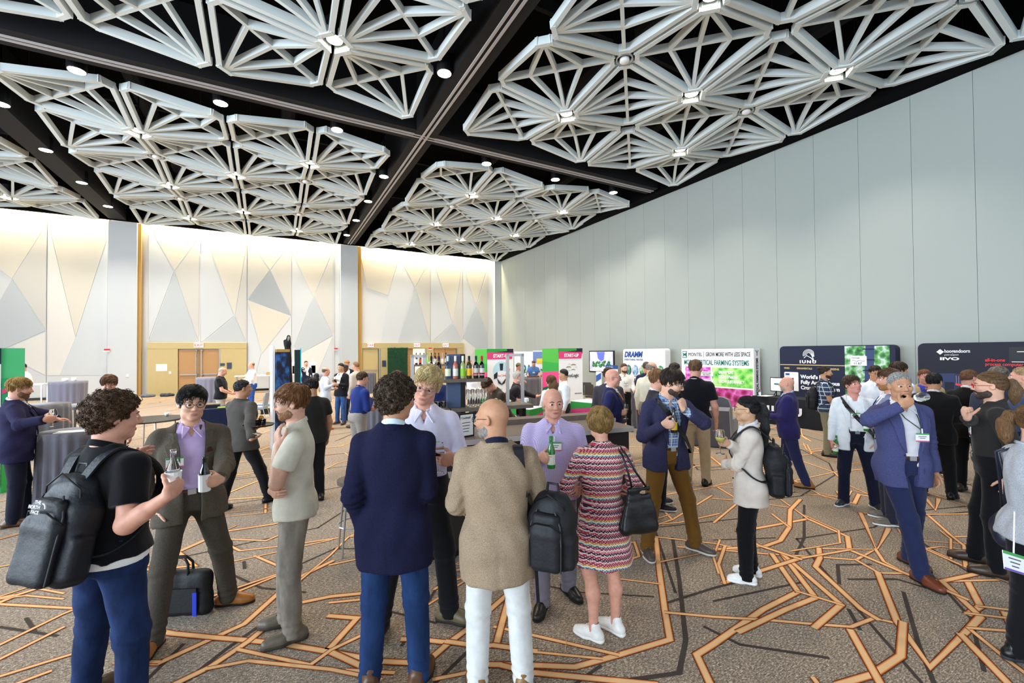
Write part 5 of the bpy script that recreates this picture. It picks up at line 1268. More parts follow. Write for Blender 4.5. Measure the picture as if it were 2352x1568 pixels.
p7 = person('bald person in purple check shirt with white badge holding green bottle', (2.049, 3.039), v=178, H=1.745, w=1.1, belly=.03, skin='pink', hair=('bald', '#8a7668'), head=(-12, 4, 2), top='shortshirt', tc='#a892cf', tk='check', tc2='#ddd5ee', hem=.86, trousers='#77737d', shoes='#211d1a',
    arms=(hold((1.833, 2.747, 1.259), f=(-.5, .85, .1)), dict(w=(.25, .10, .90))), feet=((.10, .14, 18), (-.12, -.10, -30)), badge=(-.01, 1.30))
bottle(p7.grip[0], 'green beer bottle held by bald person in purple check shirt', m_green_b, lab='#dfe5d2', cap='#2f8a3c')
p8 = person('person with short streaked hair in patterned knit dress and white sneakers', (2.129, 2.523), v=-14, H=1.63, sex='f', w=1.08, skin='pink', hair=('bob', '#94733f'), head=(-14, 6, 0), top='dress', tc='#a83a4a', tk='plain', shoes='#e9e7e2', sole='#f0eee9',
    arms=(dict(w=(.20, .22, 1.00), f=(-.5, .8, 0), el=(1, -.8, -.8)), dict(w=(.20, .20, 1.02), f=(-.6, .8, 0), el=(1, -.8, -.8))), feet=((.09, -.03, -38), (-.10, -.10, -52)))
def dresspat(t):
    P = t.sep(t.coord('Object')); x = t.math('ADD', P[0], t.math('MULTIPLY', P[1], .8)); z = P[2]
    zig = t.math('ABSOLUTE', t.math('SUBTRACT', t.math('FRACT', t.math('MULTIPLY', x, 34.)), .5))
    zz_ = t.math('ADD', z, t.math('MULTIPLY', zig, .018))
    band = t.math('FRACT', t.math('MULTIPLY', zz_, 6.1)); 
    c = t.ramp(band, [(.0, '#a8344c'), (.09, '#dccbc2'), (.14, '#3b1f33'), (.24, '#c86a76'), (.33, '#e2d3ca'), (.38, '#8c2f48'), (.50, '#3a8f95'), (.55, '#e2d4cb'), (.60, '#b98a30'), (.68, '#a02c48'), (.82, '#d9a9a6'), (.88, '#4a2a3c')], 'CONSTANT')
    dots = t.math('GREATER_THAN', t.math('MULTIPLY', t.math('SINE', t.math('MULTIPLY', x, 330)), t.math('SINE', t.math('MULTIPLY', z, 330))), .45)
    return t.mix(t.math('MULTIPLY', dots, .6), c, hexc('#f2e6de'))
md = mat('dress_knit_pattern', '#a83a4a', .85, spec=.2, bump=.3, bscale=20, fn=dresspat)
for ch in p8.root.children:
    if ch.name.startswith('dress'): ch.data.materials[0] = md
# big black shoulder bag of the dress wearer
def tote(P, label, m, c, size, side=1, name='shoulder_bag', top=(.13, 1.44)):
    root = thing(name, label, 'handbag', tuple(P.root.location), P.root.rotation_euler[2]); root.scale = P.root.scale
    w_, d_, h_ = size; L = lambda x, y, z: P.up(np.array(c)+np.array([x*.90*side, x*.3, z])*1.0+np.array([-y*.3, y*side*.9, 0]))
    pts = np.array([L(sx*.25, 0, sz*.25) for sx in (-1, 1) for sz in (-1, 1)]); F_ = Fld(pts.min(0)-.08, pts.max(0)+.08, .010)
    for k in range(6):
        z = -h_/2+.045+(h_-.09)*k/5; ww = w_/2*(1-.28*k/5)-.03; rr = d_*.5*(1-.55*k/5)
        F_.cone(L(-ww, 0, z), L(ww, 0, z), rr, rr, .05)
    G = F_.grid(); F_.d = F_.d+fold(G, .006, 5); V, F = F_.mesh(); mesh_np('bag_body', V, F, m, root)
    for sx in (-1, 1):
        a = L(sx*w_*.20, .0, h_*.42); MB().tube([a, P.up((side*(top[0]+.065+.03*sx), c[1]-.03, (c[2]+top[1])/2+.06)), P.up((side*(top[0]+.02+.016*sx), -.115, top[1]-.04)), P.up((side*(top[0]+.014*sx), -.03, top[1]+.012)), P.up((side*(top[0]+.014*sx), .06, top[1]-.02))], .0085, 7).build('handle', m, root, True)
    return root
tote(p8, 'large black leather shoulder bag hanging on patterned knit dress', mat('leather_black', '#121316', .35, spec=.5, bump=.25, bscale=18), (.255, -.13, 1.0), (.33, .09, .38))
p9 = person('bearded person in navy blazer, plaid shirt and brown trousers with bottle', (3.560, 3.201), v=152, H=1.86, skin='fair', hair=('side', '#33241b'), beard=(.0042, '#4a3d35'), glasses='#3a3a3e', head=(-48, 16, 0), lean=(0, 4, 0), top='jacket', tc='#34344f', tk='tweed', shirt='#3f68a8', sk='plaid', sc2='#a9bcd0', open_=.05, hem=.80,
    trousers='#72501f', shoes='#564c44', sole='#d9d5cc', belt='#3a2415', feet=((.24, .05, 12), (-.26, .05, -38)), arms=(hold((3.394, 2.951, 1.350), f=(-.7, .7, .15), n=(-.7, -.7, 0)), dict(wg=(3.487, 2.964, 1.562), f=(.1, -.35, .9), n=(-.3, -.9, -.2), pose='fist', el=(.9, .2, -.6))), watch='#77797c')
bottle(p9.grip[0], 'brown beer bottle with yellow label held before plaid shirt', m_brown_b, lab='#c9b22e', cap='#1b1b1b', z0=-.09)
strap(p9, [(.12, -.06, 1.45), (.125, .05, 1.46), (.08, .16, 1.38), (.0, .175, 1.25), (-.1, .175, 1.12), (-.2, .10, .98), (-.21, -.02, .94)], 'black messenger strap across the plaid shirt', m_blackp, .045)
p10 = person('person with long black ponytail in cream blazer holding white wine', (3.745, 2.425), v=-92, H=1.63, sex='f', skin='olive', hair=('pony', '#0e0c0e', .34), glasses='#2a2a2e', head=(0, 2, 0), top='jacket', tc='#cfc4b8', shirt='#c9ccd2', hem=.74, trousers='#0b0b0e', shoes='#ecebe7', sole='#f2f1ee',
    arms=(hold((3.362, 2.432, 1.264), f=(-.3, .9, .2)), dict(w=(-.08, .20, 1.06), f=(-1, .25, .1), n=(-.2, -1, 0), el=(.6, .2, -1))), feet=((.09, -.02, 8), (-.10, .03, -6)))
wine_glass(p10.grip[0], 'glass of white wine held by person with black ponytail', m_white_wine)
backpack(p10, 'round black backpack on the cream blazer', mat('pack_black_plain', '#121317', .6, spec=.35, bump=.3, bscale=25), pos=(0, -.24, 1.08), size=(.30, .18, .48), seed=9)
p11 = person('grey haired person in blue grey suit drinking from a wine glass', (5.155, 1.824), v=150, H=1.83, w=1.0, belly=.01, skin='tan', hair=('crop', '#9b9a98'), head=(8, 2, 4), top='jacket', tc='#464a72', tk='tweed', shirt='#d5d3d8', open_=.05, hem=.76, trousers='#22294a', shoes='#6e3620', belt='#3a2216',
    arms=(dict(wg=(4.912, 1.687, 1.611), f=(-.75, .2, .65), n=(-.1, -1, .2), pose='pinch', el=(.9, .35, -.4)), dict(w=(.26, -.02, .87))), feet=((.02, .24, -12), (-.10, -.12, -20)), badge=(-.06, 1.20), lanyard=True)
wine_glass(p11.grip[0], 'empty wine glass tipped to the mouth of grey haired drinker', None, axis=(.78, -.45, .10), z0=-.04)
p12 = person('person with brown ponytail, dark beard and red glasses in charcoal shirt', (5.810, 1.387), v=-98, H=1.825, w=1.02, skin='fair', hair=('pony', '#6b4f33', .10), beard=(.005, '#463930'), glasses='#c8202c', head=(0, 2, 0), top='shirt', tc='#2c2a29', hem=.95, trousers='#101116', shoes='#47362a', belt='#1a1512',
    arms=(dict(wg=(5.417, 1.430, 1.515), f=(-.1, .2, 1), n=(-.6, -.7, .2), pose='fist', el=(.3, .5, -1)), dict(w=(.23, -.06, .87))), feet=((.13, .10, 10), (-.13, .0, -4)), badge=(-.06, 1.24))
p13 = person('person with brown ponytail in pale grey knit top beside the red glasses person', (4.230, 0.824), v=62, H=1.69, sex='f', w=1.05, skin='fair', hair=('pony', '#6d4c2c', .10), head=(10, 6, 0), top='sweater', tc='#a5a8af', tk='tweed', hem=.86, trousers='#0f1014', shoes='#0f1012', sole='#2c3038',
    arms=(dict(w=(.14, .26, 1.06), f=(-.4, .8, 0), el=(.7, -.6, -1)), dict(w=(.16, .24, .98), f=(-.5, .8, -.2), el=(1, -.6, -.8))), feet=((.10, .04, 10), (-.11, -.06, -8)))
tote(p13, 'dark blue leather handbag beside the pale grey knit top', mat('leather_navy', '#1a2030', .35, spec=.5, bump=.25, bscale=18), (-.25, -.04, .86), (.22, .11, .24), side=-1, name='handbag')
r = thing('paper_program', 'white badge card with purple edge hanging in front of pale grey knit top', 'badge', (3.638, 0.796, 0.846))
MB().box((0, 0, 0), (.13, .004, .10)).build('card', m_white, r); MB().box((0, -.003, .042), (.13, .002, .016)).build('green_band', mat('badge_green', '#3f9a4c', .5), r); MB().box((0, -.003, -.045), (.13, .002, .010)).build('purple_edge', mat('badge_purple', '#6a4aa8', .5), r)
for k in range(3): MB().box((0, -.003, .018-.02*k), (.07-.015*k, .002, .006)).build('print_line', mat('badge_ink', '#55585c', .6), r)
MB().tube([(0, 0, .05), (.01, 0, .12), (.07, .03, .30)], .004, 5).build('cord', m_white, r); r.rotation_euler = (math.radians(-20), math.radians(18), math.radians(-30))
# ---- middle ring
p14 = person('person in white blazer and tee with a black strap, looking up', (6.712, 2.870), v=168, H=1.69, w=1.06, belly=.025, skin='ruddy', hair=('mop', '#4a3524'), head=(-22, -12, 6), top='jacket', tc='#d5dade', shirt='#edeff1', open_=.075, hem=.76, collar=False, trousers='#13162a', shoes='#2a2b33', sole='#e6e6e2', belt='#15151a',
    arms=(dict(w=(.27, .06, .86), f=(0, .25, -1), n=(-1, .1, 0), pose='grip'), hold((6.539, 2.666, 1.101), f=(-.8, .5, .2))), feet=((.14, .04, 38), (-.20, .04, -18)), badge=(.02, 1.24))
bottle(p14.grip[0], 'green bottle hanging from the lowered hand of white blazer person', m_green_b, axis=(.1, 0, 1), lab='#dfe5d2')
bottle(p14.grip[1], 'green bottle held at chest by white blazer person', m_green_b, lab='#dfe5d2', cap='#2f8a3c')
strap(p14, [(.15, -.05, 1.44), (.15, .04, 1.455), (.11, .15, 1.36), (.03, .178, 1.24), (-.06, .185, 1.13), (-.16, .15, 1.0), (-.2, .08, .92)], 'black strap slanting across the white tee', m_blackp, .05)
person('person with short black hair in black suit, back to us, beside the drinker', (8.045, 2.483), v=4, H=1.70, w=1.1, skin='tan', hair=('short', '#17120e'), head=(18, 4, 0), top='jacket', tc='#191819', trousers='#141417', shoes='#0f0f10', hem=.77, arms=(dict(w=(.12, .24, 1.05), f=(-.6, .8, 0), el=(1, -.4, -.8)), dict(w=(.12, .24, 1.05), f=(-.6, .8, 0), el=(1, -.4, -.8))), feet=((.16, .0, 14), (-.14, .02, -10)))
p16 = person('server in charcoal uniform with red piping carrying a tray of drinks', (-0.345, 6.926), v=52, H=1.71, w=1.08, skin='tan', hair=('crop', '#17120f'), head=(28, 0, 0), top='sweater', tc='#484440', hem=.80, trousers='#121317', shoes='#121212',
    arms=(dict(wg=(-0.187, 6.478, 1.021), f=(-.3, .95, .0), n=(-.25, -.1, 1), pose='flat', el=(.6, -.6, -.8)), dict(wg=(-0.103, 6.660, 1.041), f=(.3, .9, 0), n=(-.2, 0, 1), pose='flat', el=(.8, -.6, -.6))), feet=((.14, .30, 14), (-.13, -.22, -8)))
MB().tube([p16.up((.035, p16.front(z, .026, .035)+.004, z)) for z in (1.42, 1.36, 1.28, 1.18, 1.06, .95, .86)], .006, 6).build('red_piping', mat('piping_red', '#b8281e', .6), p16.root)
tc = p16.grip[0].lerp(p16.grip[1], .6)+Vector((.03, .0, .035))
r = thing('serving_tray', 'round black tray of red drinks carried by the server', 'tray', tuple(tc)); MB().lathe([(.001, 0), (.17, 0), (.185, .018), (.18, .018), (.168, .006), (.001, .006)], n=32, cap=False).build('tray_dish', m_blackp, r, True); MB().lathe([(.182, .014), (.188, .018), (.182, .022)], n=32, cap=False).build('rim', m_blackp, r, True)
for k, (dx, dy) in enumerate(((-.05, .02), (.03, .05), (.05, -.04), (-.01, -.06))):
    tumbler((tc.x+dx, tc.y+dy, tc.z+.007), 'short glass of red cocktail on the server tray, %s from the wrist' % ORD[k], mat('red_cocktail', '#a3160e', .15), group='cocktails on the tray', h=.085)
    if k < 2:
        g = MB().lathe([(.001, 0), (.03, 0), (.03, .006), (.001, .006)], (0, 0, 0), 14).build('orange_slice', mat('orange_slice', '#e08a2a', .5)); tag(g, 'orange slice garnish on the %s red cocktail' % ORD[k], 'garnish'); g.location = (tc.x+dx, tc.y+dy, tc.z+.10); g.rotation_euler = (1.2, .2, 0)
nap = MB().box((0, 0, 0), (.12, .09, .012)).build('paper_napkin', m_paper); tag(nap, 'folded white napkin under the tray in the server hand', 'napkin'); nap.location = p16.grip[0]+Vector((.01, -.01, .02)); nap.rotation_euler = (.1, .2, .5)
p17 = person('blond bearded person in purple navy blazer at grey cloth table', (-2.742, 7.714), v=92, H=1.775, w=1.16, belly=.02, skin='pink', hair=('side', '#a98347'), beard=(.008, '#7d5533'), head=(4, 8, 0), top='jacket', tc='#25233f', tk='tweed', shirt='#e8e6dd', open_=.03, hem=.76, trousers='#151828', shoes='#5a3820',
    arms=(hold((-2.292, 7.304, 1.307), f=(-.3, .95, .05)), dict(wg=(-2.308, 7.716, 1.200), f=(-.3, .9, -.1), n=(-.2, 0, -1), pose='relax', el=(1, -.5, .2))), feet=((.14, -.03, 12), (-.14, .05, -10)), badge=(-.06, 1.2))
wine_glass(p17.grip[0], 'wine glass held by blond bearded person at the grey cloth table', None)
person('person in tan jacket looking down, behind the curly haired person', (-2.069, 8.484), v=186, H=1.77, skin='pink', hair=('side', '#6a4527'), head=(0, 24, 0), top='jacket', tc='#b09a80', shirt='#e4e6ea', trousers='#2d2f3a')
person('person in white shirt with dark shoulder bag by the green display', (-7.186, 20.614), v=-120, H=1.82, skin='pink', hair=('short', '#2f2318'), head=(0, 10, 0), top='shirt', tc='#d5dae0', trousers='#2a2c38', arms=(dict(w=(.2, .2, 1.05)), dict(w=(.2, .2, 1.05))))
person('person in cap and black polo standing at the navy cloth table', (-1.217, 14.421), v=100, H=1.72, w=1.12, belly=.03, skin='pink', hair=('fringe', '#a8a49c'), head=(0, 24, 0), top='polo', tc='#15171c', trousers='#b5aea1', arms=(dict(w=(.15, .28, 1.0), f=(-.4, .9, 0)), dict(w=(.15, .28, 1.0), f=(-.4, .9, 0))))
person('bald person in white shirt and jeans by the stacked chairs', (-0.623, 18.373), v=-106, H=1.79, w=1.2, belly=.05, skin='pink', hair=('fringe', '#8a6a50'), head=(0, 5, 0), top='shirt', tc='#e6e9ee', trousers='#2c4f94', trk='denim', shoes='#3a2a1e', arms=(dict(w=(.1, .3, 1.1), f=(-.4, .9, .2)), dict(w=(.1, .3, 1.1), f=(-.4, .9, .2))))
person('person in black tee half hidden behind the stone polo', (0.491, 6.712), v=-28, H=1.71, w=1.14, skin='tan', hair=('short', '#14100d'), head=(-30, 4, 0), top='tee', tc='#242322', trousers='#121216')
q23 = person('balding person in pale grey blazer holding a drink, facing dark haired companion', (1.284, 12.903), v=74, H=1.69, w=1.02, skin='pink', hair=('fringe', '#5d5148'), head=(6, 4, 0), top='jacket', tc='#bfc4d0', shirt='#8d95c4', trousers='#151a2c', shoes='#c8743a', hem=.76, arms=(hold((1.468, 12.480, 1.245)), dict(w=(.1, .27, 1.12), f=(-.6, .8, .1))))
q24 = person('dark haired person in black jacket and jeans holding red wine', (1.775, 13.611), v=-140, H=1.77, skin='olive', hair=('short', '#15100e'), head=(0, 4, 0), top='jacket', tc='#16171e', shirt='#eceef0', trousers='#34548c', trk='denim', shoes='#5a3622', arms=(hold((1.454, 12.831, 1.225)), dict(w=(.1, .25, 1.15), f=(-.5, .8, .1))))
tumbler(q23.grip[0]+Vector((0, 0, -.04)), 'pale drink held by person in pale grey blazer', mat('pale_drink', '#d9d4bb', .3))
wine_glass(q24.grip[0], 'small glass of red wine held by dark haired person in black jacket', m_red_wine, n=10)
person('person in black suit by the far white urns with hand at mouth', (1.383, 22.133), v=165, H=1.73, skin='pink', hair=('short', '#3a2a1c'), top='jacket', tc='#1a2036', shirt='#e8eaf0', trousers='#20305c', arms=(dict(w=(.1, .18, 1.42), f=(-.5, .2, .6), el=(1, .2, -.4)), dict()))
person('dark skinned person with glasses in royal navy suit looking down', (1.937, 14.273), v=64, H=1.735, w=1.05, skin='brown', hair=('crop', '#23211f'), glasses='#22242a', head=(0, 24, 0), top='jacket', tc='#24306c', shirt='#eef0f2', trousers='#121428', shoes='#101014', arms=(dict(w=(.1, .27, 1.1)), dict(w=(.1, .27, 1.1))))
person('ginger haired person in black jacket beyond the royal navy suit', (2.191, 15.498), v=170, H=1.83, skin='pink', hair=('side', '#b07a44'), head=(0, 18, 0), top='jacket', tc='#17171c', shirt='#d9dbe0', trousers='#15161c')
person('person with cropped auburn hair in beige suit', (2.064, 12.820), v=-52, H=1.83, skin='pink', hair=('crop', '#8f6a4c'), head=(0, 4, 0), top='jacket', tc='#c3bbae', shirt='#e8e6e0', trousers='#c0b8ab', shoes='#5a4a3c')
q29 = person('person in royal blue shirt and grey trousers leaning on a cloth table', (1.338, 8.129), v=58, H=1.72, skin='pink', hair=('short', '#4a3620'), head=(6, 4, 0), top='shirt', tc='#1f3070', trousers='#9c978f', shoes='#4a3a2a', belt='#8a8f9a', glasses='#2a2a2c', lean=(0, 6, 0), arms=(dict(wg=(1.611, 8.163, 1.197), f=(-.4, .9, -.1), n=(-.2, 0, -1)), dict(w=(.14, .30, 1.08), f=(-.4, .9, 0))))
person('small figure in peach top beyond the pale grey blazer', (1.215, 14.782), v=20, H=1.45, sex='f', skin='tan', hair=('long', '#17110e'), top='tee', tc='#e0c09a', trousers='#3a3a44')
# ---- behind and around the bar
person('person with auburn hair and glasses behind the steel frame on the bar', (1.870, 7.431), v=-120, H=1.74, skin='pink', hair=('side', '#5d3826'), glasses='#26262a', head=(0, 10, 0), top='shirt', tc='#2a3a6a', trousers='#15161a')
person('ginger person by the far doors seen past the wine bottles', (6.130, 14.331), v=100, H=1.78, skin='pink', hair=('short', '#b0693a'), top='shirt', tc='#4a4a52', trousers='#22242c')
person('grey haired person in white shirt sitting beyond the wine bottles', (4.648, 10.691), v=118, H=1.66, skin='pink', hair=('fringe', '#77706a'), top='shirt', tc='#e6e8ec', trousers='#3a3a44', arms=(dict(w=(.05, .28, 1.12), f=(-.4, .8, 0)), dict(w=(.05, .28, 1.12), f=(-.4, .8, 0))))
person('dark haired person in white shirt next to the first green tower', (5.345, 11.906), v=100, H=1.70, skin='tan', hair=('short', '#17110e'), top='shirt', tc='#e9ebee', trousers='#2a2c36')
person('person in navy shirt seen under the bar shelf', (3.046, 8.837), v=160, H=1.66, skin='pink', hair=('short', '#3a2a1e'), top='shirt', tc='#1f2f66', trousers='#15161a')
person('bartender with brown hair bending over the bar shelf', (3.338, 6.326), v=-120, H=1.76, skin='pink', hair=('short', '#4b3420'), head=(-20, 38, 0), lean=(0, 24, 0), top='sweater', tc='#43382d', trousers='#15161a', arms=(dict(w=(.12, .30, 1.0), f=(-.2, .8, -.5)), dict(w=(.12, .30, 1.0), f=(-.2, .8, -.5))))
q34 = person('white bearded person in dark shirt reaching out a hand by the startup tower', (4.601, 8.198), v=88, H=1.62, w=1.15, skin='pink', hair=('side', '#b9b4ac'), beard=(.006, '#d5d1cb'), head=(0, 6, 0), top='shirt', tc='#272329', trousers='#1a1b24', arms=(dict(wg=(4.550, 8.014, 1.048), f=(-.2, .9, .1), n=(-.8, -.3, 0), pose='grip'), dict(wg=(5.133, 8.146, 1.125), f=(.1, .95, .25), n=(-.3, 0, 1), pose='open')))
bottle(q34.grip[0], 'small clear bottle held by white bearded person', m_glass, lab='#e9e6dc')
q35 = person('person in camouflage cap and plaid shirt by the grey cloth table', (7.197, 12.705), v=84, H=1.70, skin='pink', hair=('crop', '#4a3a2a'), head=(0, 8, 0), top='shortshirt', tc='#8a6a70', tk='plaid', tc2='#b9a3a4', trousers='#1c1d26', arms=(hold((7.223, 12.478, 1.083)), dict(w=(.1, .26, 1.1))))
MB().lathe([(.105, .055), (.104, .09), (.07, .125), (.001, .135)], n=16, cap=False).build('cap_crown', mat('cap_olive', '#6d6a46', .8, var=.4, vscale=60), q35.root, True).location = (0, .02, 1.60); MB().box((0, .14, 1.66), (.13, .11, .012)).build('cap_visor', mat('cap_tan', '#b59a5a', .8), q35.root)
person('person in blue short sleeved shirt leaning on the grey cloth table', (9.666, 15.794), v=172, H=1.72, w=1.1, skin='pink', hair=('short', '#5a4030'), head=(0, 22, 0), lean=(0, 10, 0), top='shortshirt', tc='#4a6fa8', trousers='#22242e', badge=(0, 1.25), arms=(dict(w=(.22, .32, 1.02), f=(-.3, .8, -.2)), dict(w=(.22, .32, 1.02), f=(-.3, .8, -.2))))
person('dark haired person in grey top beside the yellow banded display', (10.291, 15.674), v=-100, H=1.70, skin='tan', hair=('short', '#15110e'), top='shirt', tc='#a8a39a', trousers='#2c3c5c', arms=(dict(w=(.1, .26, 1.1)), dict(w=(.1, .26, 1.1))))
q38 = person('person with long auburn hair in white top with green strap', (4.640, 6.917), v=-30, H=1.60, sex='f', w=1.05, skin='pink', hair=('long', '#6b4a2c'), head=(-20, 2, 0), top='sweater', tc='#d9e0e4', trousers='#26303a', arms=(dict(w=(.14, .24, 1.0), f=(-.5, .8, 0)), dict(w=(.14, .24, 1.0), f=(-.5, .8, 0))))
strap(q38, [(.10, .0, 1.44), (.11, -.06, 1.43), (.06, -.135, 1.3), (.0, -.15, 1.15), (-.1, -.15, 1.0)], 'dark green bag strap across the back of the white top', mat('strap_green', '#17452f', .7), .045)
person('dark haired person in white shirt facing the long haired person', (5.375, 7.537), v=-96, H=1.68, skin='tan', hair=('short', '#1d1713'), head=(0, 4, 0), top='shirt', tc='#dfe5ec', trousers='#2b2d38')
q40 = person('bald person in navy suit with orange tie and glasses holding a glass', (4.216, 4.748), v=94, H=1.80, w=.98, skin='pink', hair=('bald', '#9b8070'), glasses='#55575c', head=(0, 2, 0), top='jacket', tc='#20204a', shirt='#eceef2', tie='#d58a1c', trousers='#15162a', shoes='#101014', hem=.77, arms=(hold((4.317, 4.591, 1.209), f=(-.1, .95, .1)), dict(w=(.24, .05, .88))))
wine_glass(q40.grip[0], 'wine glass held by bald person with the orange tie', m_white_wine)
person('person in dark grey suit behind the bald person with orange tie', (4.913, 5.619), v=14, H=1.77, skin='tan', hair=('short', '#3b2a20'), top='jacket', tc='#3d3a44', trousers='#22222a')
person('bearded young person in white shirt leaning on the table by the blue lettered display', (7.949, 8.506), v=160, H=1.73, skin='fair', hair=('short', '#4a2f1e'), beard=(.006, '#4a3424'), head=(-10, 6, 0), top='shirt', tc='#e4e0d8', trousers='#101014', badge=(0, 1.22), arms=(dict(w=(.16, .32, 1.05), f=(-.5, .8, -.1)), dict(w=(.16, .32, 1.05), f=(-.5, .8, -.1))))
person('balding person in cream shirt, back to us, facing the blue lettered display', (6.355, 6.074), v=26, H=1.84, w=1.12, skin='pink', hair=('fringe', '#8f8378'), head=(50, 10, 0), top='shirt', tc='#d9d2bd', trousers='#8a8272')
person('dark haired person in navy polo by the blue lettered display', (7.937, 7.711), v=20, H=1.78, skin='tan', hair=('short', '#4a3a2e'), top='polo', tc='#1c2240', trousers='#26262e')
person('reddish haired person in dark jacket behind the plaid shirt person', (4.441, 4.137), v=80, H=1.79, w=1.0, skin='pink', hair=('side', '#8a623e'), head=(0, 6, 0), top='jacket', tc='#2a2833', trousers='#171820', shoes='#17171a', sole='#e0ded8')
p46 = person('person with brown hair in black polo and khaki trousers, back to us', (5.696, 4.535), v=8, H=1.90, w=1.06, skin='pink', hair=('short', '#6a4c33'), head=(14, 4, 0), top='polo', tc='#111118', trousers='#b9a483', shoes='#141416', belt='#1a1a1c', hem=.94, arms=(dict(w=(.26, .08, .88)), dict(w=(.10, .25, 1.08), f=(-.5, .8, 0))))
MB().lathe([(.073, 1.478), (.076, 1.484), (.076, 1.494), (.073, 1.5)], n=24, cap=False).build('collar_stripe', m_white, p46.root, True).location = (0, -.016, .0)
person('dark haired person beside the black polo', (6.684, 5.776), v=60, H=1.81, skin='tan', hair=('short', '#2b1d15'), top='shirt', tc='#2f3040', trousers='#22232b')
q48 = person('bald person in indigo suit walking past the black cloth table', (6.892, 3.822), v=-88, H=1.64, w=1.15, belly=.03, skin='pink', hair=('bald', '#a08a78'), beard=(.003, '#b5a79b'), head=(0, 0, 0), top='jacket', tc='#29255a', shirt='#c9d4ea', trousers='#282c50', shoes='#98682e', hem=.76, arms=(dict(w=(.05, .27, 1.12), f=(-.5, .8, .1), pose='grip'), dict(w=(.06, .26, 1.10), f=(-.5, .8, .2), pose='grip')), feet=((.10, .02, 8), (-.10, -.26, -6)))
q49 = person('person with topknot in dark plaid shirt wearing a black backpack', (9.410, 4.502), v=88, H=1.72, w=1.06, skin='tan', hair=('bun', '#33261e'), beard=(.006, '#3a2a20'), head=(0, 4, 0), top='shortshirt', tc='#242b45', tk='plaid', tc2='#4d5a75', trousers='#8d866b', shoes='#3a332c', arms=(dict(w=(.10, .28, 1.02), f=(-.3, .9, 0)), dict(w=(.1, .28, 1.02), f=(-.3, .9, 0))))
backpack(q49, 'black backpack on the dark plaid shirt', mat('pack_black_plain', '#121317', .6), pos=(0, -.22, 1.12), seed=3)
person('person with brown hair and fair beard in grey blazer behind the drinker', (6.403, 2.370), v=-104, H=1.80, skin='pink', hair=('side', '#5b3f2a'), beard=(.007, '#a8764a'), head=(0, 0, 0), top='jacket', tc='#8387a3', shirt='#e4e6ee', trousers='#2a2c3c', shoes='#6b6258', sole='#eeece6')
person('dark haired person with glasses in white shirt near the leafy display', (9.156, 3.596), v=150, H=1.76, skin='tan', hair=('short', '#2b2019'), glasses='#2a2a2e', head=(10, 10, 0), top='shirt', tc='#e4e8f0', trousers='#2a2d3a')
person('dark haired person in white shirt behind the grey blazer, back to us', (8.887, 3.173), v=40, H=1.82, skin='tan', hair=('mop', '#3b271b'), head=(20, 0, 0), top='shirt', tc='#dfe3ec', trousers='#2a2d3a')
person('person in tan blazer and bright blue shirt behind the black suit', (9.649, 3.092), v=164, H=1.69, w=1.15, skin='ruddy', hair=('short', '#7a4f30'), head=(0, 4, 0), top='jacket', tc='#a8916a', shirt='#3e49b8', trousers='#857d71', open_=.04)
person('person with reddish crew cut in black suit facing the dark display', (8.624, 2.289), v=24, H=1.745, skin='pink', hair=('crop', '#6a452b'), head=(28, 4, 0), top='jacket', tc='#141414', shirt='#eef0f2', trousers='#141417')
person('person with curly grey hair behind the red glasses person', (8.130, 1.877), v=170, H=1.79, skin='pink', hair=('mop', '#7d7469'), top='shirt', tc='#3a3d4a', trousers='#22232b')
person('balding fair haired person behind the pale grey knit top', (7.807, 1.599), v=-95, H=1.82, skin='pink', hair=('crop', '#a98a63'), beard=(.003, '#b9926c'), top='shirt', tc='#3b4a6a', trousers='#22232b')

# ================================================================ displays along the walls
m_navy = mat('print_navy', '#141d3a', .7); m_dark = mat('print_dark_slate', '#161b2c', .7); m_wht = mat('print_white', '#e9ebee', .7); m_ink = mat('print_ink', '#1c2730', .7)
m_teal = mat('print_teal', '#1f7d78', .7); m_goldp = mat('print_gold', '#c7b27a', .6); m_redp = mat('print_red', '#d43a3f', .6); m_blue = mat('print_blue', '#1f4f9e', .6)
m_pink = mat('print_pink', '#dc3f7d', .7); m_green = mat('print_green', '#2c9a3c', .7); m_dgreen = mat('print_dark_green', '#0f5a35', .7); m_lgreen = mat('print_light_green', '#4cc07c', .7); m_ggreen = mat('print_grass_green', '#4aa53c', .7)
def photo(name, stops, scale, extra=None, emit=0):
    def fn(t):
        co = t.coord('Object', scale); v = t.n.new('ShaderNodeTexVoronoi'); v.inputs['Scale'].default_value = 1; t.link(co, v.inputs['Vector'])
        n = t.noise(co, 2.2, 4, .65); f = t.math('ADD', t.math('MULTIPLY', v.outputs['Distance'], .55), t.math('MULTIPLY', n, .5)); return t.ramp(f, stops)
    return mat(name, '#777777', .6, fn=fn, emit=emit)
m_leaf = photo('photo_leaves', [(.25, '#0c2f22'), (.42, '#2f6f3c'), (.55, '#5fa35c'), (.72, '#cfe3dc')], (6, 6, 6))
m_lettuce = photo('photo_lettuce', [(.2, '#1d7a3c'), (.4, '#4fbf45'), (.55, '#8fdc6a'), (.75, '#c9f0a2')], (5, 5, 5))
m_magenta = photo('photo_magenta_rows', [(.25, '#8a1f86'), (.45, '#c03fb8'), (.6, '#de7ad6'), (.8, '#f0c4ec')], (3, 5, 9))
m_crimson = photo('photo_crimson', [(.2, '#3f0820'), (.42, '#9a1a5a'), (.6, '#c84fa4'), (.8, '#eaa8dc')], (3, 4, 4))
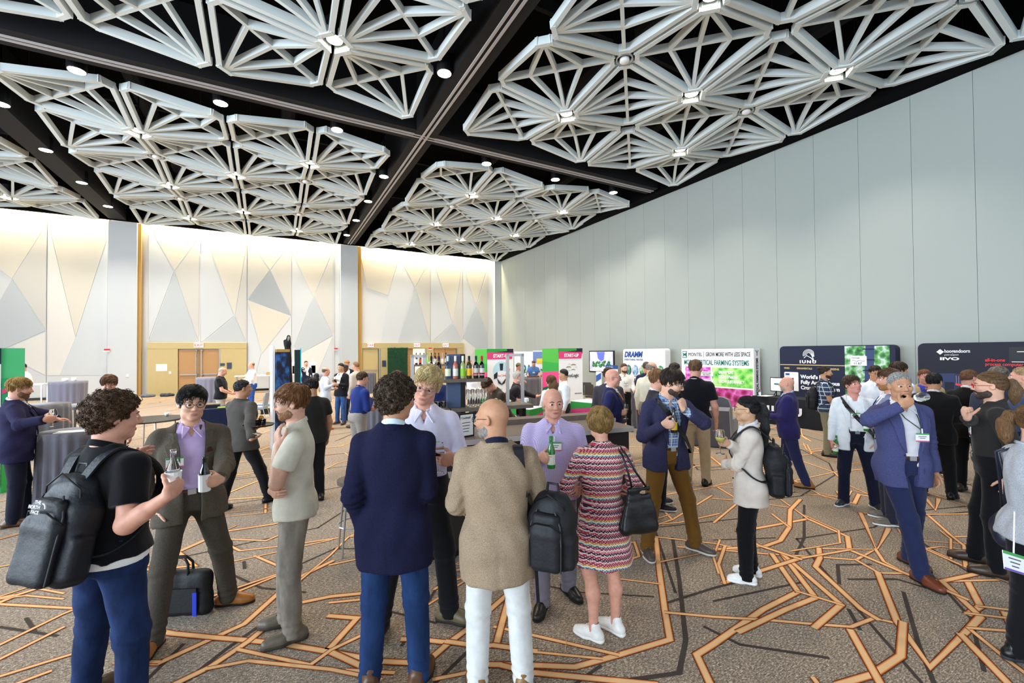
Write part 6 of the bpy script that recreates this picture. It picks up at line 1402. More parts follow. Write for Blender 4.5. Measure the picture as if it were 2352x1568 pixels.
def rbox(y0, y1, z0, z1, r):   # rounded outline in (y,z), reading from +y to -y
    P = []
    for cy, cz, a0 in ((y0-r, z1-r, 90), (y1+r, z1-r, 0)):
        for k in range(7):
            a = math.radians(a0+(90-a0+(a0-90)) if False else 0)
            t = k/6*90
            if a0 == 90: P.append((cy+r*math.cos(math.radians(t)), cz+r*math.sin(math.radians(t))))
            else: P.append((cy-r*math.sin(math.radians(t)), cz+r*math.cos(math.radians(t))))
    return P+[(y1, z0), (y0, z0)]
fx = lambda a, b, d: (d, a, b)
def plate(name, y0, y1, z0, z1, x, m, parent, th=.004, r=0):
    poly = rbox(y0, y1, z0, z1, r) if r else [(y0, z0), (y0, z1), (y1, z1), (y1, z0)]
    return MB().prism(poly, x-th, x, fx).build(name, m, parent)
X0 = 14.15
# white farming display with the long side return
b = thing('display_wall', 'white pop-up display with lettuce and magenta photos and tall lettered side', 'display', (0, 0, 0))
MB().box((X0+.17, 10.40, 1.06), (.34, 2.96, 2.10)).build('wall_body', m_wht, b)
fr = lambda y, z, x=X0-.006: yz(y, z, x)
MB().box((X0-.004, 11.73, 1.91), (.006, .22, .26)).build('logo_frame', m_teal, b); MB().box((X0-.008, 11.73, 1.91), (.006, .17, .21)).build('logo_field', m_wht, b); text('logo_letter', 'M', .20, m_teal, b, fr(11.80, 1.84, X0-.013), bold=.003, fit=.14)
text('lettering', 'MONTEL', .19, m_ink, b, fr(11.56, 1.845), fit=.62)
MB().box((X0-.003, 10.87, 1.91), (.004, .012, .22)).build('divider', m_ink, b)
text('lettering', 'GROW MORE WITH LESS SPACE', .21, m_ink, b, fr(10.78, 1.84), fit=1.74, bold=.0015)
text('lettering', 'MOBILE VERTICAL FARMING SYSTEMS', .255, m_teal, b, fr(11.76, 1.525), fit=2.66, bold=.0035)
plate('photo_magenta', 11.70, 10.58, .62, 1.44, X0-.001, m_magenta, b); plate('photo_lettuce', 10.52, 8.96, .76, 1.43, X0-.001, m_lettuce, b); plate('photo_crimson', 10.50, 8.96, .06, .70, X0-.001, m_crimson, b)
for i, (z, w1, w2) in enumerate(((1.18, 'SAVE ON LAND', 'AND ENERGY'), (.88, 'INCREASE YOUR', 'CROP YIELD'), (.60, 'VERTICAL SPACE', 'POTENTIAL'))):
    c = plate('caption_card', 11.02, 10.46, z-.075, z+.09, X0-.006, m_wht, b, .012); text('caption', w1, .062, m_ink, c, fr(10.74, z+.015, X0-.021), 'CENTER', sx=.85); text('caption', w2, .062, m_ink, c, fr(10.74, z-.05, X0-.021), 'CENTER', sx=.85)
for i, s_ in enumerate(('GROW MORE', 'GROW SMARTER', 'GROW SUSTAINABLY')): text('lettering', s_, .145, m_wht, b, fr(10.25, 1.22-.165*i, X0-.009), fit=(.57, .76, .98)[i], bold=.006)
end = Matrix.Translation((X0+.20, 8.915, .30)) @ Matrix.Rotation(-math.pi/2, 4, 'Y') @ Matrix.Rotation(math.pi/2, 4, 'X')
text('side_lettering', 'MOBILE VERTICAL FARMING SYSTEMS', .155, m_ink, b, Matrix.Translation((X0+.22, 8.912, .12)) @ Matrix.Rotation(math.pi/2, 4, 'X') @ Matrix.Rotation(math.pi/2, 4, 'Z'), fit=1.66, bold=.004)
MB().tube([(X0+.17, 8.91, 1.86), (X0+.17, 8.91, 1.97), (X0+.10, 8.91, 2.05)], .008, 5).tube([(X0+.17, 8.91, 1.97), (X0+.25, 8.91, 2.05)], .008, 5).build('side_emblem', m_ink, b)
# navy display with bird emblem and leafy photo
b = thing('display_wall', 'navy rounded display with white bird emblem and leafy photo panel', 'display', (0, 0, 0))
MB().prism(rbox(8.06, 5.10, .03, 2.165, .13), X0, X0+.28, fx).build('wall_body', m_navy, b)
plate('photo_leaves', 6.25, 5.22, .06, 2.14, X0-.001, m_leaf, b)
MB().prism([(5.82, .06), (5.62, .06), (5.55, 2.14), (5.75, 2.14)], X0-.012, X0-.004, fx).build('photo_tower', mat('print_tower_blue', '#33406f', .6), b)
for k in range(7): MB().prism([(5.84, .3+.29*k), (5.53, .3+.29*k), (5.56, .33+.29*k), (5.80, .33+.29*k)], X0-.020, X0-.011, fx).build('photo_tower_ring', m_navy, b)
c = plate('data_card', 6.10, 5.72, 1.60, 1.87, X0-.014, m_wht, b, .02, r=.03); text('card_number', '11.67', .085, m_ink, c, fr(6.03, 1.635, X0-.036), sx=1.05); text('card_caption', 'Fruit weight', .04, m_ink, c, fr(6.07, 1.80, X0-.036)); MB().tube([(X0-.038, 6.06-.03*k, 1.735+.018*math.sin(k*1.3)) for k in range(11)], .004, 4).build('card_curve', mat('print_purple', '#6a4a8c', .6), c)
plate('gold_rule', 8.05, 6.25, 1.575, 1.600, X0-.001, m_goldp, b)
# bird emblem: a curved hood of strokes
g = MB()
for k in range(4):
    r_ = .165-.035*k; pts = []
    for i in range(10):
        a = math.radians(200-20*i*.95); pts.append((X0-.006, 7.20-r_*math.cos(a)*.95, 1.905+r_*math.sin(a)*.92))
    pts.append((X0-.006, 7.20-(.15-.012*k), 1.84-.0*k)); g.tube(pts, .0085, 5)
g.tube([(X0-.006, 7.33, 1.80), (X0-.006, 7.25, 1.87), (X0-.006, 7.13, 1.80), (X0-.006, 7.05, 1.70)], .012, 5); g.tube([(X0-.006, 7.05, 1.70), (X0-.006, 7.09, 1.82), (X0-.006, 7.12, 1.93)], .012, 5)
g.build('bird_emblem', m_wht, b)
text('lettering', 'IUNU', .12, m_wht, b, fr(7.46, 1.645), fit=.46, bold=.006, spacing=1.35)
for s_, y in (('VINES', 7.93), ('ORNAMENTALS', 7.55), ('LEAFY GREENS', 6.86)): text('lettering', s_, .075, m_goldp, b, fr(y, 1.455), fit={'VINES': .17, 'ORNAMENTALS': .44, 'LEAFY GREENS': .46}[s_], bold=.002)
for i, s_ in enumerate(("World's First", 'Fully Autonomous', 'Crop Registration')): text('lettering', s_, .15, m_wht, b, fr(7.44, 1.18-.165*i), fit=(.80, 1.05, 1.05)[i], bold=.007)
c = plate('portrait_card', 7.92, 7.50, .78, 1.36, X0-.006, m_wht, b, .010, r=.03); plate('card_tag', 7.88, 7.76, 1.26, 1.32, X0-.017, m_blue, c, .003)
# dark display with red lettering
b = thing('display_wall', 'dark slate rounded display with white and red lettering and server cabinet photo', 'display', (0, 0, 0))
MB().prism(rbox(4.65, 1.62, .03, 2.185, .13), X0, X0+.28, fx).build('wall_body', m_dark, b)
g = MB()
for dy, dz in ((0, .035), (0, -.035), (.035, 0), (-.035, 0)): g.prism([(4.23+dy+.035, 1.97+dz), (4.23+dy, 2.0+dz), (4.23+dy-.035, 1.97+dz), (4.23+dy, 1.94+dz)], X0-.008, X0-.001, fx)
g.build('diamond_logo', m_wht, b)
text('lettering', 'hoogendoorn', .115, m_wht, b, fr(4.155, 1.95), fit=.44, bold=.002); text('lettering', 'growth management', .045, m_wht, b, fr(4.155, 1.885), fit=.25)
text('lettering', 'IIVO', .09, m_wht, b, fr(4.24, 1.775), fit=.34, bold=.004)
text('lettering', 'all-in-one', .10, m_redp, b, fr(3.47, 1.75), fit=.31, bold=.002); text('lettering', 'process computer', .10, m_redp, b, fr(3.47, 1.655), fit=.58, bold=.002)
text('lettering', 'Grow more, with less', .075, m_wht, b, fr(3.42, 1.46), fit=.46, bold=.002)
for i, s_ in enumerate(('scientific', 'growing', 'power', 'energy')): text('lettering', s_, .065, mat('print_grey', '#8d93a4', .6), b, fr(3.25-.05*i, 1.22-.2*i))
m_cab = mat('print_cabinet_blue', '#25355f', .6); m_cab2 = mat('print_cabinet_slate', '#1b2a50', .6)
MB().prism([(4.38, .1), (3.98, .1), (3.98, 1.46), (4.38, 1.44)], X0-.006, X0-.001, fx).build('cabinet_photo_front', m_cab, b)
MB().prism([(3.98, .1), (3.60, .1), (3.60, 1.38), (3.98, 1.46)], X0-.006, X0-.001, fx).build('cabinet_photo_side', m_cab2, b)
for k in range(9): MB().prism([(3.96-.042*k, 1.22-.008*k), (3.945-.042*k, 1.22-.008*k), (3.945-.042*k, 1.40-.008*k), (3.96-.042*k, 1.41-.008*k)], X0-.014, X0-.005, fx).build('cabinet_photo_fin', m_wht if k > 4 else mat('print_lilac', '#7a7390', .6), b)
MB().prism([(3.97, 1.18), (3.60, 1.11), (3.60, 1.16), (3.97, 1.23)], X0-.016, X0-.006, fx).build('cabinet_photo_glow', m_redp, b)
plate('screen_photo', 3.10, 2.30, 1.72, 2.07, X0-.003, mat('print_black', '#050510', .5), b); plate('screen_line', 3.06, 2.4, 1.74, 1.752, X0-.007, m_wht, b); plate('screen_line', 2.98, 2.4, 1.96, 1.975, X0-.007, m_wht, b)
plate('cabinet_photo_door', 4.16, 4.0, .2, 1.25, X0-.008, m_dark, b)
# white display with blue italic lettering and round photos
b = thing('display_wall', 'white rounded display with blue italic lettering and a row of round photos', 'display', (0, 0, 0))
XD = 13.95
MB().prism(rbox(14.95, 12.52, .03, 2.15, .11), XD, XD+.3, fx).build('wall_body', m_wht, b)
text('lettering', 'DRAMM', .33, m_blue, b, fr(14.86, 1.80, XD-.006), fit=1.12, bold=.016, shear=.25); text('lettering', 'EVERYTHING WATER', .115, m_blue, b, fr(14.86, 1.64, XD-.006), fit=1.12, bold=.001)
for k, (y, cst) in enumerate(((14.62, ['#0e2a2a', '#2f6f55', '#a9c3d8']), (14.20, ['#2f5f9c', '#7fa8d8', '#dfeaf5']), (13.77, ['#12512c', '#3f9a52', '#e9dfe4']), (13.28, ['#3a5a7a', '#7f9fc0', '#dfe6ea']), (12.78, ['#0c4a2c', '#2f8f5c', '#bfe3d2']))):
    mp = photo('photo_round_%d' % k, [(.3, cst[0]), (.5, cst[1]), (.75, cst[2])], (7, 7, 7))
    o = MB().lathe([(.001, 0), (.185, 0), (.185, .01), (.001, .01)], n=28).build('round_photo', mp, b); o.rotation_euler = (0, -math.pi/2, 0); o.location = (XD-.001, y, 1.22); o.scale = (1.25, 1, 1)
    text('caption', ('Irrigation', 'Water', 'Fertilizer', 'Treatment', 'Plants')[k], .05, m_ink, b, fr(y, .93, XD-.006), 'CENTER')
plate('shade_card', 15.02, 14.2, .03, .9, XD-.01, m_wht, b)
c = thing('retractable_banner', 'small white and blue banner between the television and blue lettered display', 'banner', (0, 0, 0))
plate('banner_sheet', 15.75, 14.92, .05, 1.42, XD-.35, m_wht, c, .01); plate('header_band', 15.75, 14.92, 1.25, 1.42, XD-.352, m_blue, c, .012); plate('picture_patch', 15.35, 15.0, .75, 1.1, XD-.352, mat('print_mid_blue', '#3f74b8', .6), c, .012); text('lettering', 'LIVE OUTSIDE', .07, m_wht, c, fr(15.66, 1.31, XD-.37)); MB().box((XD-.35, 15.33, .025), (.2, .85, .05)).build('foot', m_steel, c)
# television on a stand
b = thing('television', 'wide black television showing leafy seedlings and a gloved hand', 'television', (0, 0, 0))
plate('bezel', 17.38, 15.56, 1.02, 2.09, 14.0, m_blackp, b, .06)
m_scr = mat('screen_lilac', '#b9bbe2', .4, emit=.55, fn=lambda t: t.ramp(t.noise(t.coord('Object', (3, 3, 3)), 1), [(.4, '#a9a8d6'), (.6, '#d5d7f0')]))
s_ = plate('screen', 17.32, 15.62, 1.09, 2.04, 13.942, m_scr, b, .004)
m_scrleaf = mat('screen_leaves', '#1f5a34', .4, emit=.25, fn=lambda t: t.ramp(t.noise(t.coord('Object', (16, 16, 16)), 1, 4), [(.4, '#0f3a24'), (.55, '#2f8048'), (.7, '#8fc49a')]))
rnd = random.Random(4); g = MB()
for k in range(46):
    y_ = 17.1-1.3*rnd.random(); z_ = 1.32+.26*rnd.random()*(1 if y_ < 16.3 else .8); r_ = .05+.05*rnd.random(); g.prism([(y_+r_*math.cos(a), z_+r_*.8*math.sin(a)) for a in np.linspace(0, 6.28, 7)[:-1]], 13.930-.0001*k, 13.938-.0001*k, fx)
g.build('seedling_picture', m_scrleaf, s_)
MB().prism([(16.75, 2.03), (16.2, 2.03), (16.25, 1.66), (16.45, 1.58), (16.7, 1.72)], 13.930, 13.938, fx).build('glove_picture', mat('screen_glove', '#5a68c8', .4, emit=.4), s_)
plate('caption_bar', 17.05, 15.8, 1.13, 1.24, 13.938, m_wht, s_)
for yy_ in (16.2, 16.75): MB().tube([(14.05, yy_, 1.1), (14.05, yy_, .05)], .03, 8).build('stand_post', m_blackp, b)
MB().box((14.05, 16.47, .03), (.6, .9, .05)).build('stand_base', m_blackp, b)
# tall blue and white poster stand before the television
b = thing('poster_stand', 'narrow tall poster stand with blue stripes before the television', 'poster', ((8.239, 9.833)[0], (8.239, 9.833)[1], 0), -1.1)
MB().box((0, 0, .75), (.16, .05, 1.44)).build('panel_board', m_wht, b)
for k in range(4): MB().prism([(-.075, .15+.34*k), (.075, .25+.34*k), (.075, .42+.34*k), (-.075, .34+.34*k)], -.032, -.026, lambda a, c_, d: (a, d, c_)).build('blue_chevron', m_blue, b)
MB().box((0, 0, .015), (.3, .25, .03)).build('foot', m_steel, b)
# ---------------------------------------------------------------- start-up towers
def tower(px, name_txt, label, kind):
    x, y = px; w_ = .92; h_ = 2.16
    r = thing('display_tower', label, 'display', (x, y, 0))
    fy = lambda a, c, d: (a, -d, c)      # front (facing -y)
    MB().box((w_/2, w_/2, h_/2), (w_, w_, h_)).build('tower_body', m_wht, r)
    # left side, green with pink wedge
    sx_ = lambda a, c, d: (-d, a, c)
    MB().prism([(0, 0), (w_, 0), (w_, h_), (0, h_)], .001, .006, sx_).build('side_panel', m_dgreen, r)
    MB().prism([(0, 1.7), (w_, 1.75), (w_, h_), (0, h_)], .006, .010, sx_).build('side_band', m_ggreen, r); MB().prism([(0, 1.45), (w_, 1.40), (w_, 1.75), (0, 1.7)], .006, .010, sx_).build('side_band', m_green, r)
    MB().prism([(0, 1.10), (w_, .88), (w_, 1.40), (0, 1.45)], .006, .011, sx_).build('side_wedge', m_pink, r); MB().prism([(0, 0), (w_, 0), (w_, .18), (0, .3)], .006, .011, sx_).build('side_foot_band', m_navy, r)
    MB().box((-.012, w_/2, .62), (.006, w_, .008)).box((-.012, w_/2, .50), (.006, w_, .008)).build('side_line', m_lgreen, r)
    MB().prism([(0, 2.02), (w_, 2.0), (w_, h_), (0, h_)], .001, .005, fy).build('top_band', m_dark, r); MB().prism([(0, 2.04), (w_*.75, 2.09), (w_*.75, h_), (0, h_)], .005, .008, fy).build('top_wedge', m_green, r)
    MB().prism([(0, 1.84), (w_*.94, 1.84), (w_*.985, 2.04), (0, 2.06)], .006, .012, fy).build('title_band', m_pink, r)
    text('lettering', 'START-UP', .145, m_wht, r, Matrix.Translation((w_*.52, -.016, 1.89)) @ Matrix.Rotation(math.pi/2, 4, 'X'), 'CENTER', .006, fit=.56)
    MB().prism([(0, 0), (w_, 0), (w_, .5), (0, .38)], .001, .008, fy).build('foot_band', m_dgreen, r); MB().prism([(w_*.72, .28), (w_*.82, .38), (w_*.78, .28)], .008, .014, fy).build('foot_mark', m_redp, r)
    if kind == 1:
        m_sky = mat('print_sky_blue', '#b5d9e6', .6)
        o = MB().lathe([(.001, 0), (.29, 0), (.29, .004), (.001, .004)], n=32).build('disc_print', m_sky, r); o.rotation_euler = (math.pi/2, 0, 0); o.location = (w_*.53, -.004, 1.48)
        MB().prism([(.42, 1.70), (.55, 1.70), (.53, 1.48), (.44, 1.48)], .010, .014, fy).prism([(.22, 1.36), (.36, 1.46), (.33, 1.25), (.22, 1.22)], .010, .014, fy).prism([(.62, 1.46), (.77, 1.36), (.77, 1.22), (.65, 1.25)], .010, .014, fy).prism([(.33, 1.23), (.49, 1.06), (.65, 1.23), (.60, 1.08), (.49, 1.03), (.38, 1.08)], .010, .014, fy).build('figure_print', m_ink, r)
        MB().prism([(.34, 1.45), (.49, 1.48), (.64, 1.45), (.62, 1.24), (.49, 1.10), (.36, 1.24)], .012, .016, fy).build('shirt_print', m_wht, r); text('lettering', 'Ata Ciblé', .075, m_redp, r, Matrix.Translation((.49, -.018, 1.30)) @ Matrix.Rotation(math.pi/2, 4, 'X'), 'CENTER')
        MB().tube([(.66, -.015, 1.40), (.78, -.015, 1.52)], .012, 5).build('red_stroke', m_redp, r); text('lettering', '(+)', .09, m_redp, r, Matrix.Translation((.10, -.01, .86)) @ Matrix.Rotation(math.pi/2, 4, 'X')); text('lettering', 'innovation', .06, mat('print_grey', '#8d93a4', .6), r, Matrix.Translation((.26, -.01, .88)) @ Matrix.Rotation(math.pi/2, 4, 'X'))
    else:
        mo = mat('print_olive', '#8f8a3a', .6); g = MB()
        for cx, cz, ww in ((.37, 1.55, .10), (.56, 1.62, .10), (.55, 1.47, .08), (.40, 1.65, .045), (.66, 1.55, .045), (.39, 1.46, .045)):
            up_ = [(cx+ww*math.cos(a), cz+.05*ww/.1*math.sin(a)) for a in np.linspace(0, math.pi, 9)]; g.prism(up_+[(cx-ww*.55, cz+.015), (cx+ww*.55, cz+.015)][::1], .004, .008, fy)
        g.build('cloud_logo', mo, r); text('lettering', 'MycoLogic', .15, m_ink, r, Matrix.Translation((w_*.52, -.010, 1.26)) @ Matrix.Rotation(math.pi/2, 4, 'X'), 'CENTER', .002, fit=.56)
        text('caption', 'VIEW PROFILE', .045, m_ink, r, Matrix.Translation((w_*.80, -.006, .72)) @ Matrix.Rotation(math.pi/2, 4, 'X'), 'CENTER')
    return r
tower((5.820, 12.213), 'a', 'green and white startup tower with a suited figure print', 1)
tower((7.747, 11.138), 'b', 'green and white startup tower with brown cloud logo', 2)
b = thing('display_tower', 'green panelled display at the edge beside the blond bearded person', 'display', ((-3.552, 9.540)[0], (-3.552, 9.540)[1], 0), .36)
MB().box((-.15, .3, 1.09), (.76, .58, 2.18)).build('tower_body', m_lgreen, b); fyy = lambda a, c, d: (a, -d, c)
MB().box((-.27, -.004, 1.05), (.52, .01, 1.9)).build('front_sheet', m_wht, b); MB().box((-.27, -.006, 2.06), (.52, .012, .24)).build('front_band', m_navy, b)
MB().prism([(0, .0), (.23, .0), (.23, 1.72), (0, 1.72)], .001, .006, fyy).build('side_band', mat('print_emerald', '#1f9a62', .7), b); MB().prism([(0, 1.48), (.16, 1.60), (0, 1.56)], .006, .011, fyy).build('side_wedge', m_pink, b); MB().prism([(0, 0), (.23, 0), (.23, 1.2), (0, 1.05)], .006, .010, fyy).build('side_band', m_green, b)
# banners behind
def banner(px, w_, h_, label, fn, rz=-.45):
    r = thing('retractable_banner', label, 'banner', (px[0], px[1], 0), rz); MB().box((0, 0, h_/2+.03), (w_, .02, h_)).build('banner_sheet', m_wht, r); MB().box((0, .03, .03), (w_+.06, .2, .06)).build('foot', m_steel, r); fn(r, Matrix.Translation((-w_/2, -.012, 0)) @ Matrix.Rotation(math.pi/2, 4, 'X')); return r
def ppa(r, M): text('lettering', 'PPA', .62, m_teal, r, M @ Matrix.Translation((.12, 1.05, 0)), sx=.62, bold=.02); text('caption', 'ECOSYSTEMS', .08, m_ink, r, M @ Matrix.Translation((.25, .92, 0)))
banner((9.782, 16.645), .95, 2.05, 'white banner with tall green capital letters', ppa)
def yel(r, M):
    MB().box((0, -.013, 1.82), (.95, .004, .5)).build('header_band', mat('print_periwinkle', '#6f86b8', .6), r); MB().box((.05, -.017, 1.66), (.75, .004, .22)).build('yellow_band', mat('print_yellow', '#e2c93a', .6), r); text('lettering', 'P', .2, m_wht, r, M @ Matrix.Translation((.55, 1.82, .008))); MB().box((-.42, -.013, .9), (.1, .004, 1.3)).build('side_band', mat('print_periwinkle', '#6f86b8', .6), r)
    MB().tube([(.1, -.02, .9), (.1, -.02, 1.2)], .02, 5).tube([(.1, -.02, 1.2), (-.15, -.02, 1.3)], .03, 5).tube([(.1, -.02, 1.2), (.3, -.02, 1.32)], .03, 5).tube([(.1, -.02, 1.2), (.05, -.02, 1.4)], .03, 5).build('palm_print', m_teal, r)
banner((10.341, 15.990), .95, 2.08, 'periwinkle and yellow banner behind the second tower', yel)
# grass hedge panel
b = thing('hedge_wall', 'tall dark green artificial hedge panel near the plain ochre door', 'hedge', (7.0, 27.9, 0)); b.rotation_euler = (0, 0, -.05)
m_hedge = mat('hedge_green', '#12452a', .8, var=.6, vscale=40)
MB().box((0, 0, 1.2), (1.24, .1, 2.4)).build('backing', m_hedge, b)
rnd = random.Random(2); g = MB()
for k in range(2600):
    x = rnd.uniform(-.63, .63); z = rnd.uniform(.02, 2.42); a = rnd.uniform(0, 6.28); l = rnd.uniform(.03, .06); dx, dz = math.cos(a)*l, math.sin(a)*l; yq = -.05-rnd.uniform(0, .05)
    g.add([(x-dx, yq, z-dz), (x+dz*.3, yq-.02, z-dx*.3), (x+dx, yq-.035, z+dz)], [(0, 1, 2)])
tag(g.build('leaves', m_hedge, b), kind='stuff')
# velvet display, covered post, dark board
b = thing('display_plinth', 'tall blue velvet plinth with gold rim', 'plinth', ((0.188, 10.889)[0], (0.188, 10.889)[1], 0), .25)
m_velvet = mat('velvet_blue', '#10294f', .6, fn=lambda t: t.ramp(t.noise(t.coord('Object', (12, 12, 7)), 1, 4), [(.4, '#0a1428'), (.55, '#173a6e'), (.7, '#2f6aa8')]))
MB().box((0, 0, 1.05), (.26, .26, 2.1)).build('velvet_body', m_velvet, b); MB().box((0, 0, 2.13), (.27, .27, .06)).build('gold_rim', m_gold, b); MB().box((-.17, .02, 1.12), (.05, .2, 2.24)).build('white_edge_board', m_wht, b)
b = thing('covered_post', 'tall post wrapped in black drape behind the blue velvet plinth', 'post', ((0.332, 11.496)[0], (0.332, 11.496)[1], 0))
F_ = Fld(np.array([-.25, -.25, 0]), np.array([.25, .25, 2.6]), .02); F_.cone((0, 0, .05), (.0, 0, 2.3), .15, .06, .02); F_.cone((0, 0, 2.3), (.02, 0, 2.46), .06, .04, .05); F_.cone((-.03, 0, 2.25), (-.06, 0, 2.36), .04, .03, .03)
G = F_.grid(); F_.d = (F_.d+np.sin(np.arctan2(G[1], G[0])*7)*.006).astype(f4); V, F = F_.mesh(); mesh_np('drape', V, F, mat('drape_black', '#07080b', .8), b); MB().tube([(.0, -.03, 2.34), (.03, -.05, 2.46)], .022, 6).build('metal_tip', m_steel, b)
b = thing('display_board', 'dark green board with cyan edge beside the black draped post', 'board', ((0.569, 12.280)[0], (0.569, 12.280)[1], 0), .15)
MB().box((0, 0, 1.08), (.13, .04, 2.16)).build('board_face', mat('board_dark_green', '#0c2a2c', .4), b); MB().box((.075, 0, 1.1), (.02, .05, 2.2)).build('cyan_edge', mat('edge_cyan', '#2fb4d6', .4), b); MB().box((0, 0, .02), (.3, .3, .04)).build('foot', m_blackp, b)
# ================================================================ the bar
BU = Vector((.989, -.148, 0)); BN = Vector((.148, .989, 0)); B0 = Vector((1.48, 4.14, 0))
m_bar = mat('bar_dark_laminate', '#241d1b', .55, var=.15, vscale=120); m_barwood = mat('bar_grey_oak', '#6d5f54', .45, var=.25, vscale=3, stretch=(3, 30, 30)); m_panelblue = mat('bar_panel_slate', '#4a5a78', .55, var=.08, vscale=40)
m_alu = mat('aluminium_trim', '#c9c6c2', .35, metal=.7)
def bb(g, s0, s1, d0, d1, z0, z1):
    c = B0+BU*(s0+s1)/2+BN*(d0+d1)/2; return g.box((c.x, c.y, (z0+z1)/2), (s1-s0, d1-d0, z1-z0), math.atan2(BU.y, BU.x))
bar = thing('bar_counter', 'dark brown bar counter with pale trim band and wooden top', 'bar', (0, 0, 0))
bb(MB(), -.4, 2.2, .03, .66, .07, 1.12).build('counter_body', m_bar, bar); bb(MB(), -.36, 2.16, .06, .62, 0, .07).build('plinth', m_blackp, bar)
g = MB(); bb(g, -.43, 2.23, -.02, .72, 1.12, 1.175); g.build('counter_top', m_barwood, bar); g = MB(); bb(g, -.43, 2.23, -.032, -.02, 1.122, 1.173); g.build('top_edge', m_alu, bar)
g = MB(); bb(g, -.4, 2.2, .012, .03, .80, .865); g.build('trim_band', m_alu, bar)
g = MB(); bb(g, .55, 2.2, .66, .86, 1.175, 1.235); g.build('raised_ledge', m_barwood, bar)
# back shelves
sh = thing('bar_shelf', 'tall back bar shelf unit of grey oak boards on a slate panel', 'shelf', (0, 0, 0))
SD = 1.72     # distance behind the counter front
bb(MB(), -.12, .94, SD-.17, SD+.17, 1.645, 1.69).build('shelf_board', m_barwood, sh); bb(MB(), .42, 1.62, SD-.2, SD+.2, 1.245, 1.295).build('shelf_board', m_barwood, sh)
bb(MB(), .40, .585, SD-.05, SD+.05, 0, 2.03).build('slate_panel', m_panelblue, sh); bb(MB(), .585, .65, SD-.06, SD+.06, 0, 2.03).build('dark_post', m_blackp, sh)
bb(MB(), -.12, -.06, SD-.06, SD+.06, 0, 1.645).build('dark_post', m_blackp, sh); bb(MB(), 1.5, 1.56, SD-.06, SD+.06, 0, 1.245).build('dark_post', m_blackp, sh)
for s0, s1, z0, lab in ((-.08, .08, 1.69, 0), (1.27, 1.50, 1.295, 1)):
    g = MB(); bb(g, s0-.02, s0+.02, SD-.1, SD-.06, z0, 2.03); bb(g, s1-.02, s1+.02, SD-.1, SD-.06, z0, 2.03); bb(g, s0-.02, s1+.02, SD-.1, SD-.06, 1.99, 2.03); g.build('steel_hoop', m_alu, sh)
def onshelf(s, d, z): v = B0+BU*s+BN*(SD+d); return (v.x, v.y, z+.0015)
WB = [(.40, m_glass, '#e6efc8', '#b9c8c0', 'pale wine bottle with mottled white label', None), (.505, mat('rose_wine_glass', '#b86a52', .1, spec=.7), '#efe9e2', '#efe6de', 'rose wine bottle with white label', None), (.61, mat('pale_green_glass', '#9fae6a', .1, spec=.7), '#8fd12f', '#e8e6d8', 'pale green wine bottle with lime label', None),
      (.70, mat('olive_bottle_glass', '#3a3c16', .1, spec=.7), '#f0b81e', '#15161c', 'olive wine bottle with yellow label', None), (.80, m_dark_b, '#cfcac2', '#1a1e2c', 'dark wine bottle with white and red label', '#b8392c'), (.885, m_dark_b, '#e2ddd4', '#a8202a', 'dark wine bottle with red capsule', '#8a1f26')]
for s, gm, lb, cp, lab, l2 in WB: bottle(onshelf(s, -.08, 1.69), lab+' on the upper bar shelf', gm, group='wine bottles on the upper shelf', lab=lb, cap=cp, kind='wine', z0=0, lab2=l2)
bottle(onshelf(.30, .05, 1.69), 'dark spirit bottle with orange band behind the fair grey hair', m_brown_b, group='wine bottles on the upper shelf', lab='#c8542a', cap='#20242e', kind='wine', z0=0)
bottle(onshelf(.20, .08, 1.69), 'dark wine bottle hidden behind fair grey hair on the shelf', m_dark_b, group='wine bottles on the upper shelf', lab='#d9d4cc', cap='#20242e', kind='wine', z0=0)
bottle(onshelf(.145, -.08, 1.69), 'brown beer bottle with white label beside the steel hoop', m_brown_b, group='beer bottles on the upper shelf', lab='#e9e6e2', cap='#e6e6e6', z0=0, lab2='#b8302a'); bottle(onshelf(.21, -.1, 1.69), 'green beer bottle beside the brown beer bottle on the shelf', m_green_b, group='beer bottles on the upper shelf', lab='#c9d6cc', cap='#dfe3e0', z0=0, lab2='#c8303a')
rnd = random.Random(8)
fl0 = None
for k in range(8):
    r_, c_ = divmod(k, 4); p = onshelf(.70+.075*c_, -.1+.12*r_, 1.295)
    if fl0 is None:
        fl0 = thing('champagne_flute', '', 'glass', p, 0, 'flutes on the lower shelf'); MB().lathe([(.001, 0), (.03, 0), (.03, .003), (.004, .008), (.0035, .08), (.012, .10), (.024, .14), (.026, .19), (.022, .235)], n=12, cap=False).build('bowl_and_stem', m_glass, fl0, True); o = fl0
    else: o = copy_tree(fl0, p)
    o['label'] = 'empty champagne flute, %s along the %s row on the lower bar shelf' % (ORD[c_], ('front', 'back')[r_])
tb0 = None
for k in range(12):
    r_, c_ = divmod(k, 6); p = onshelf(-.02+.078*c_+.43*0, -.12+.11*r_, 1.19)
    p = onshelf(-.06+.078*c_, -.12+.11*r_, 1.295)
    if tb0 is None: tb0 = tumbler(p, '', None, 'rocks glasses on the lower shelf', 12); o = tb0
    else: o = copy_tree(tb0, p)
    o['label'] = 'empty rocks glass, %s along the %s row on the lower bar shelf' % (ORD[c_], ('front', 'back')[r_])
bb(MB(), -.12, .40, SD-.2, SD+.2, 1.245, 1.295).build('shelf_board', m_barwood, sh)
def oncounter(s, d, z=1.175): v = B0+BU*s+BN*d; return (v.x, v.y, z+.0015)
for k, (s, d) in enumerate(((.46, .30), (.53, .36), (.57, .24), (.65, .32))): wine_glass(oncounter(s, d), 'glass of red wine standing on the bar counter, %s from the menu frame' % ORD[k], m_red_wine, group='red wine on the counter', z0=0)
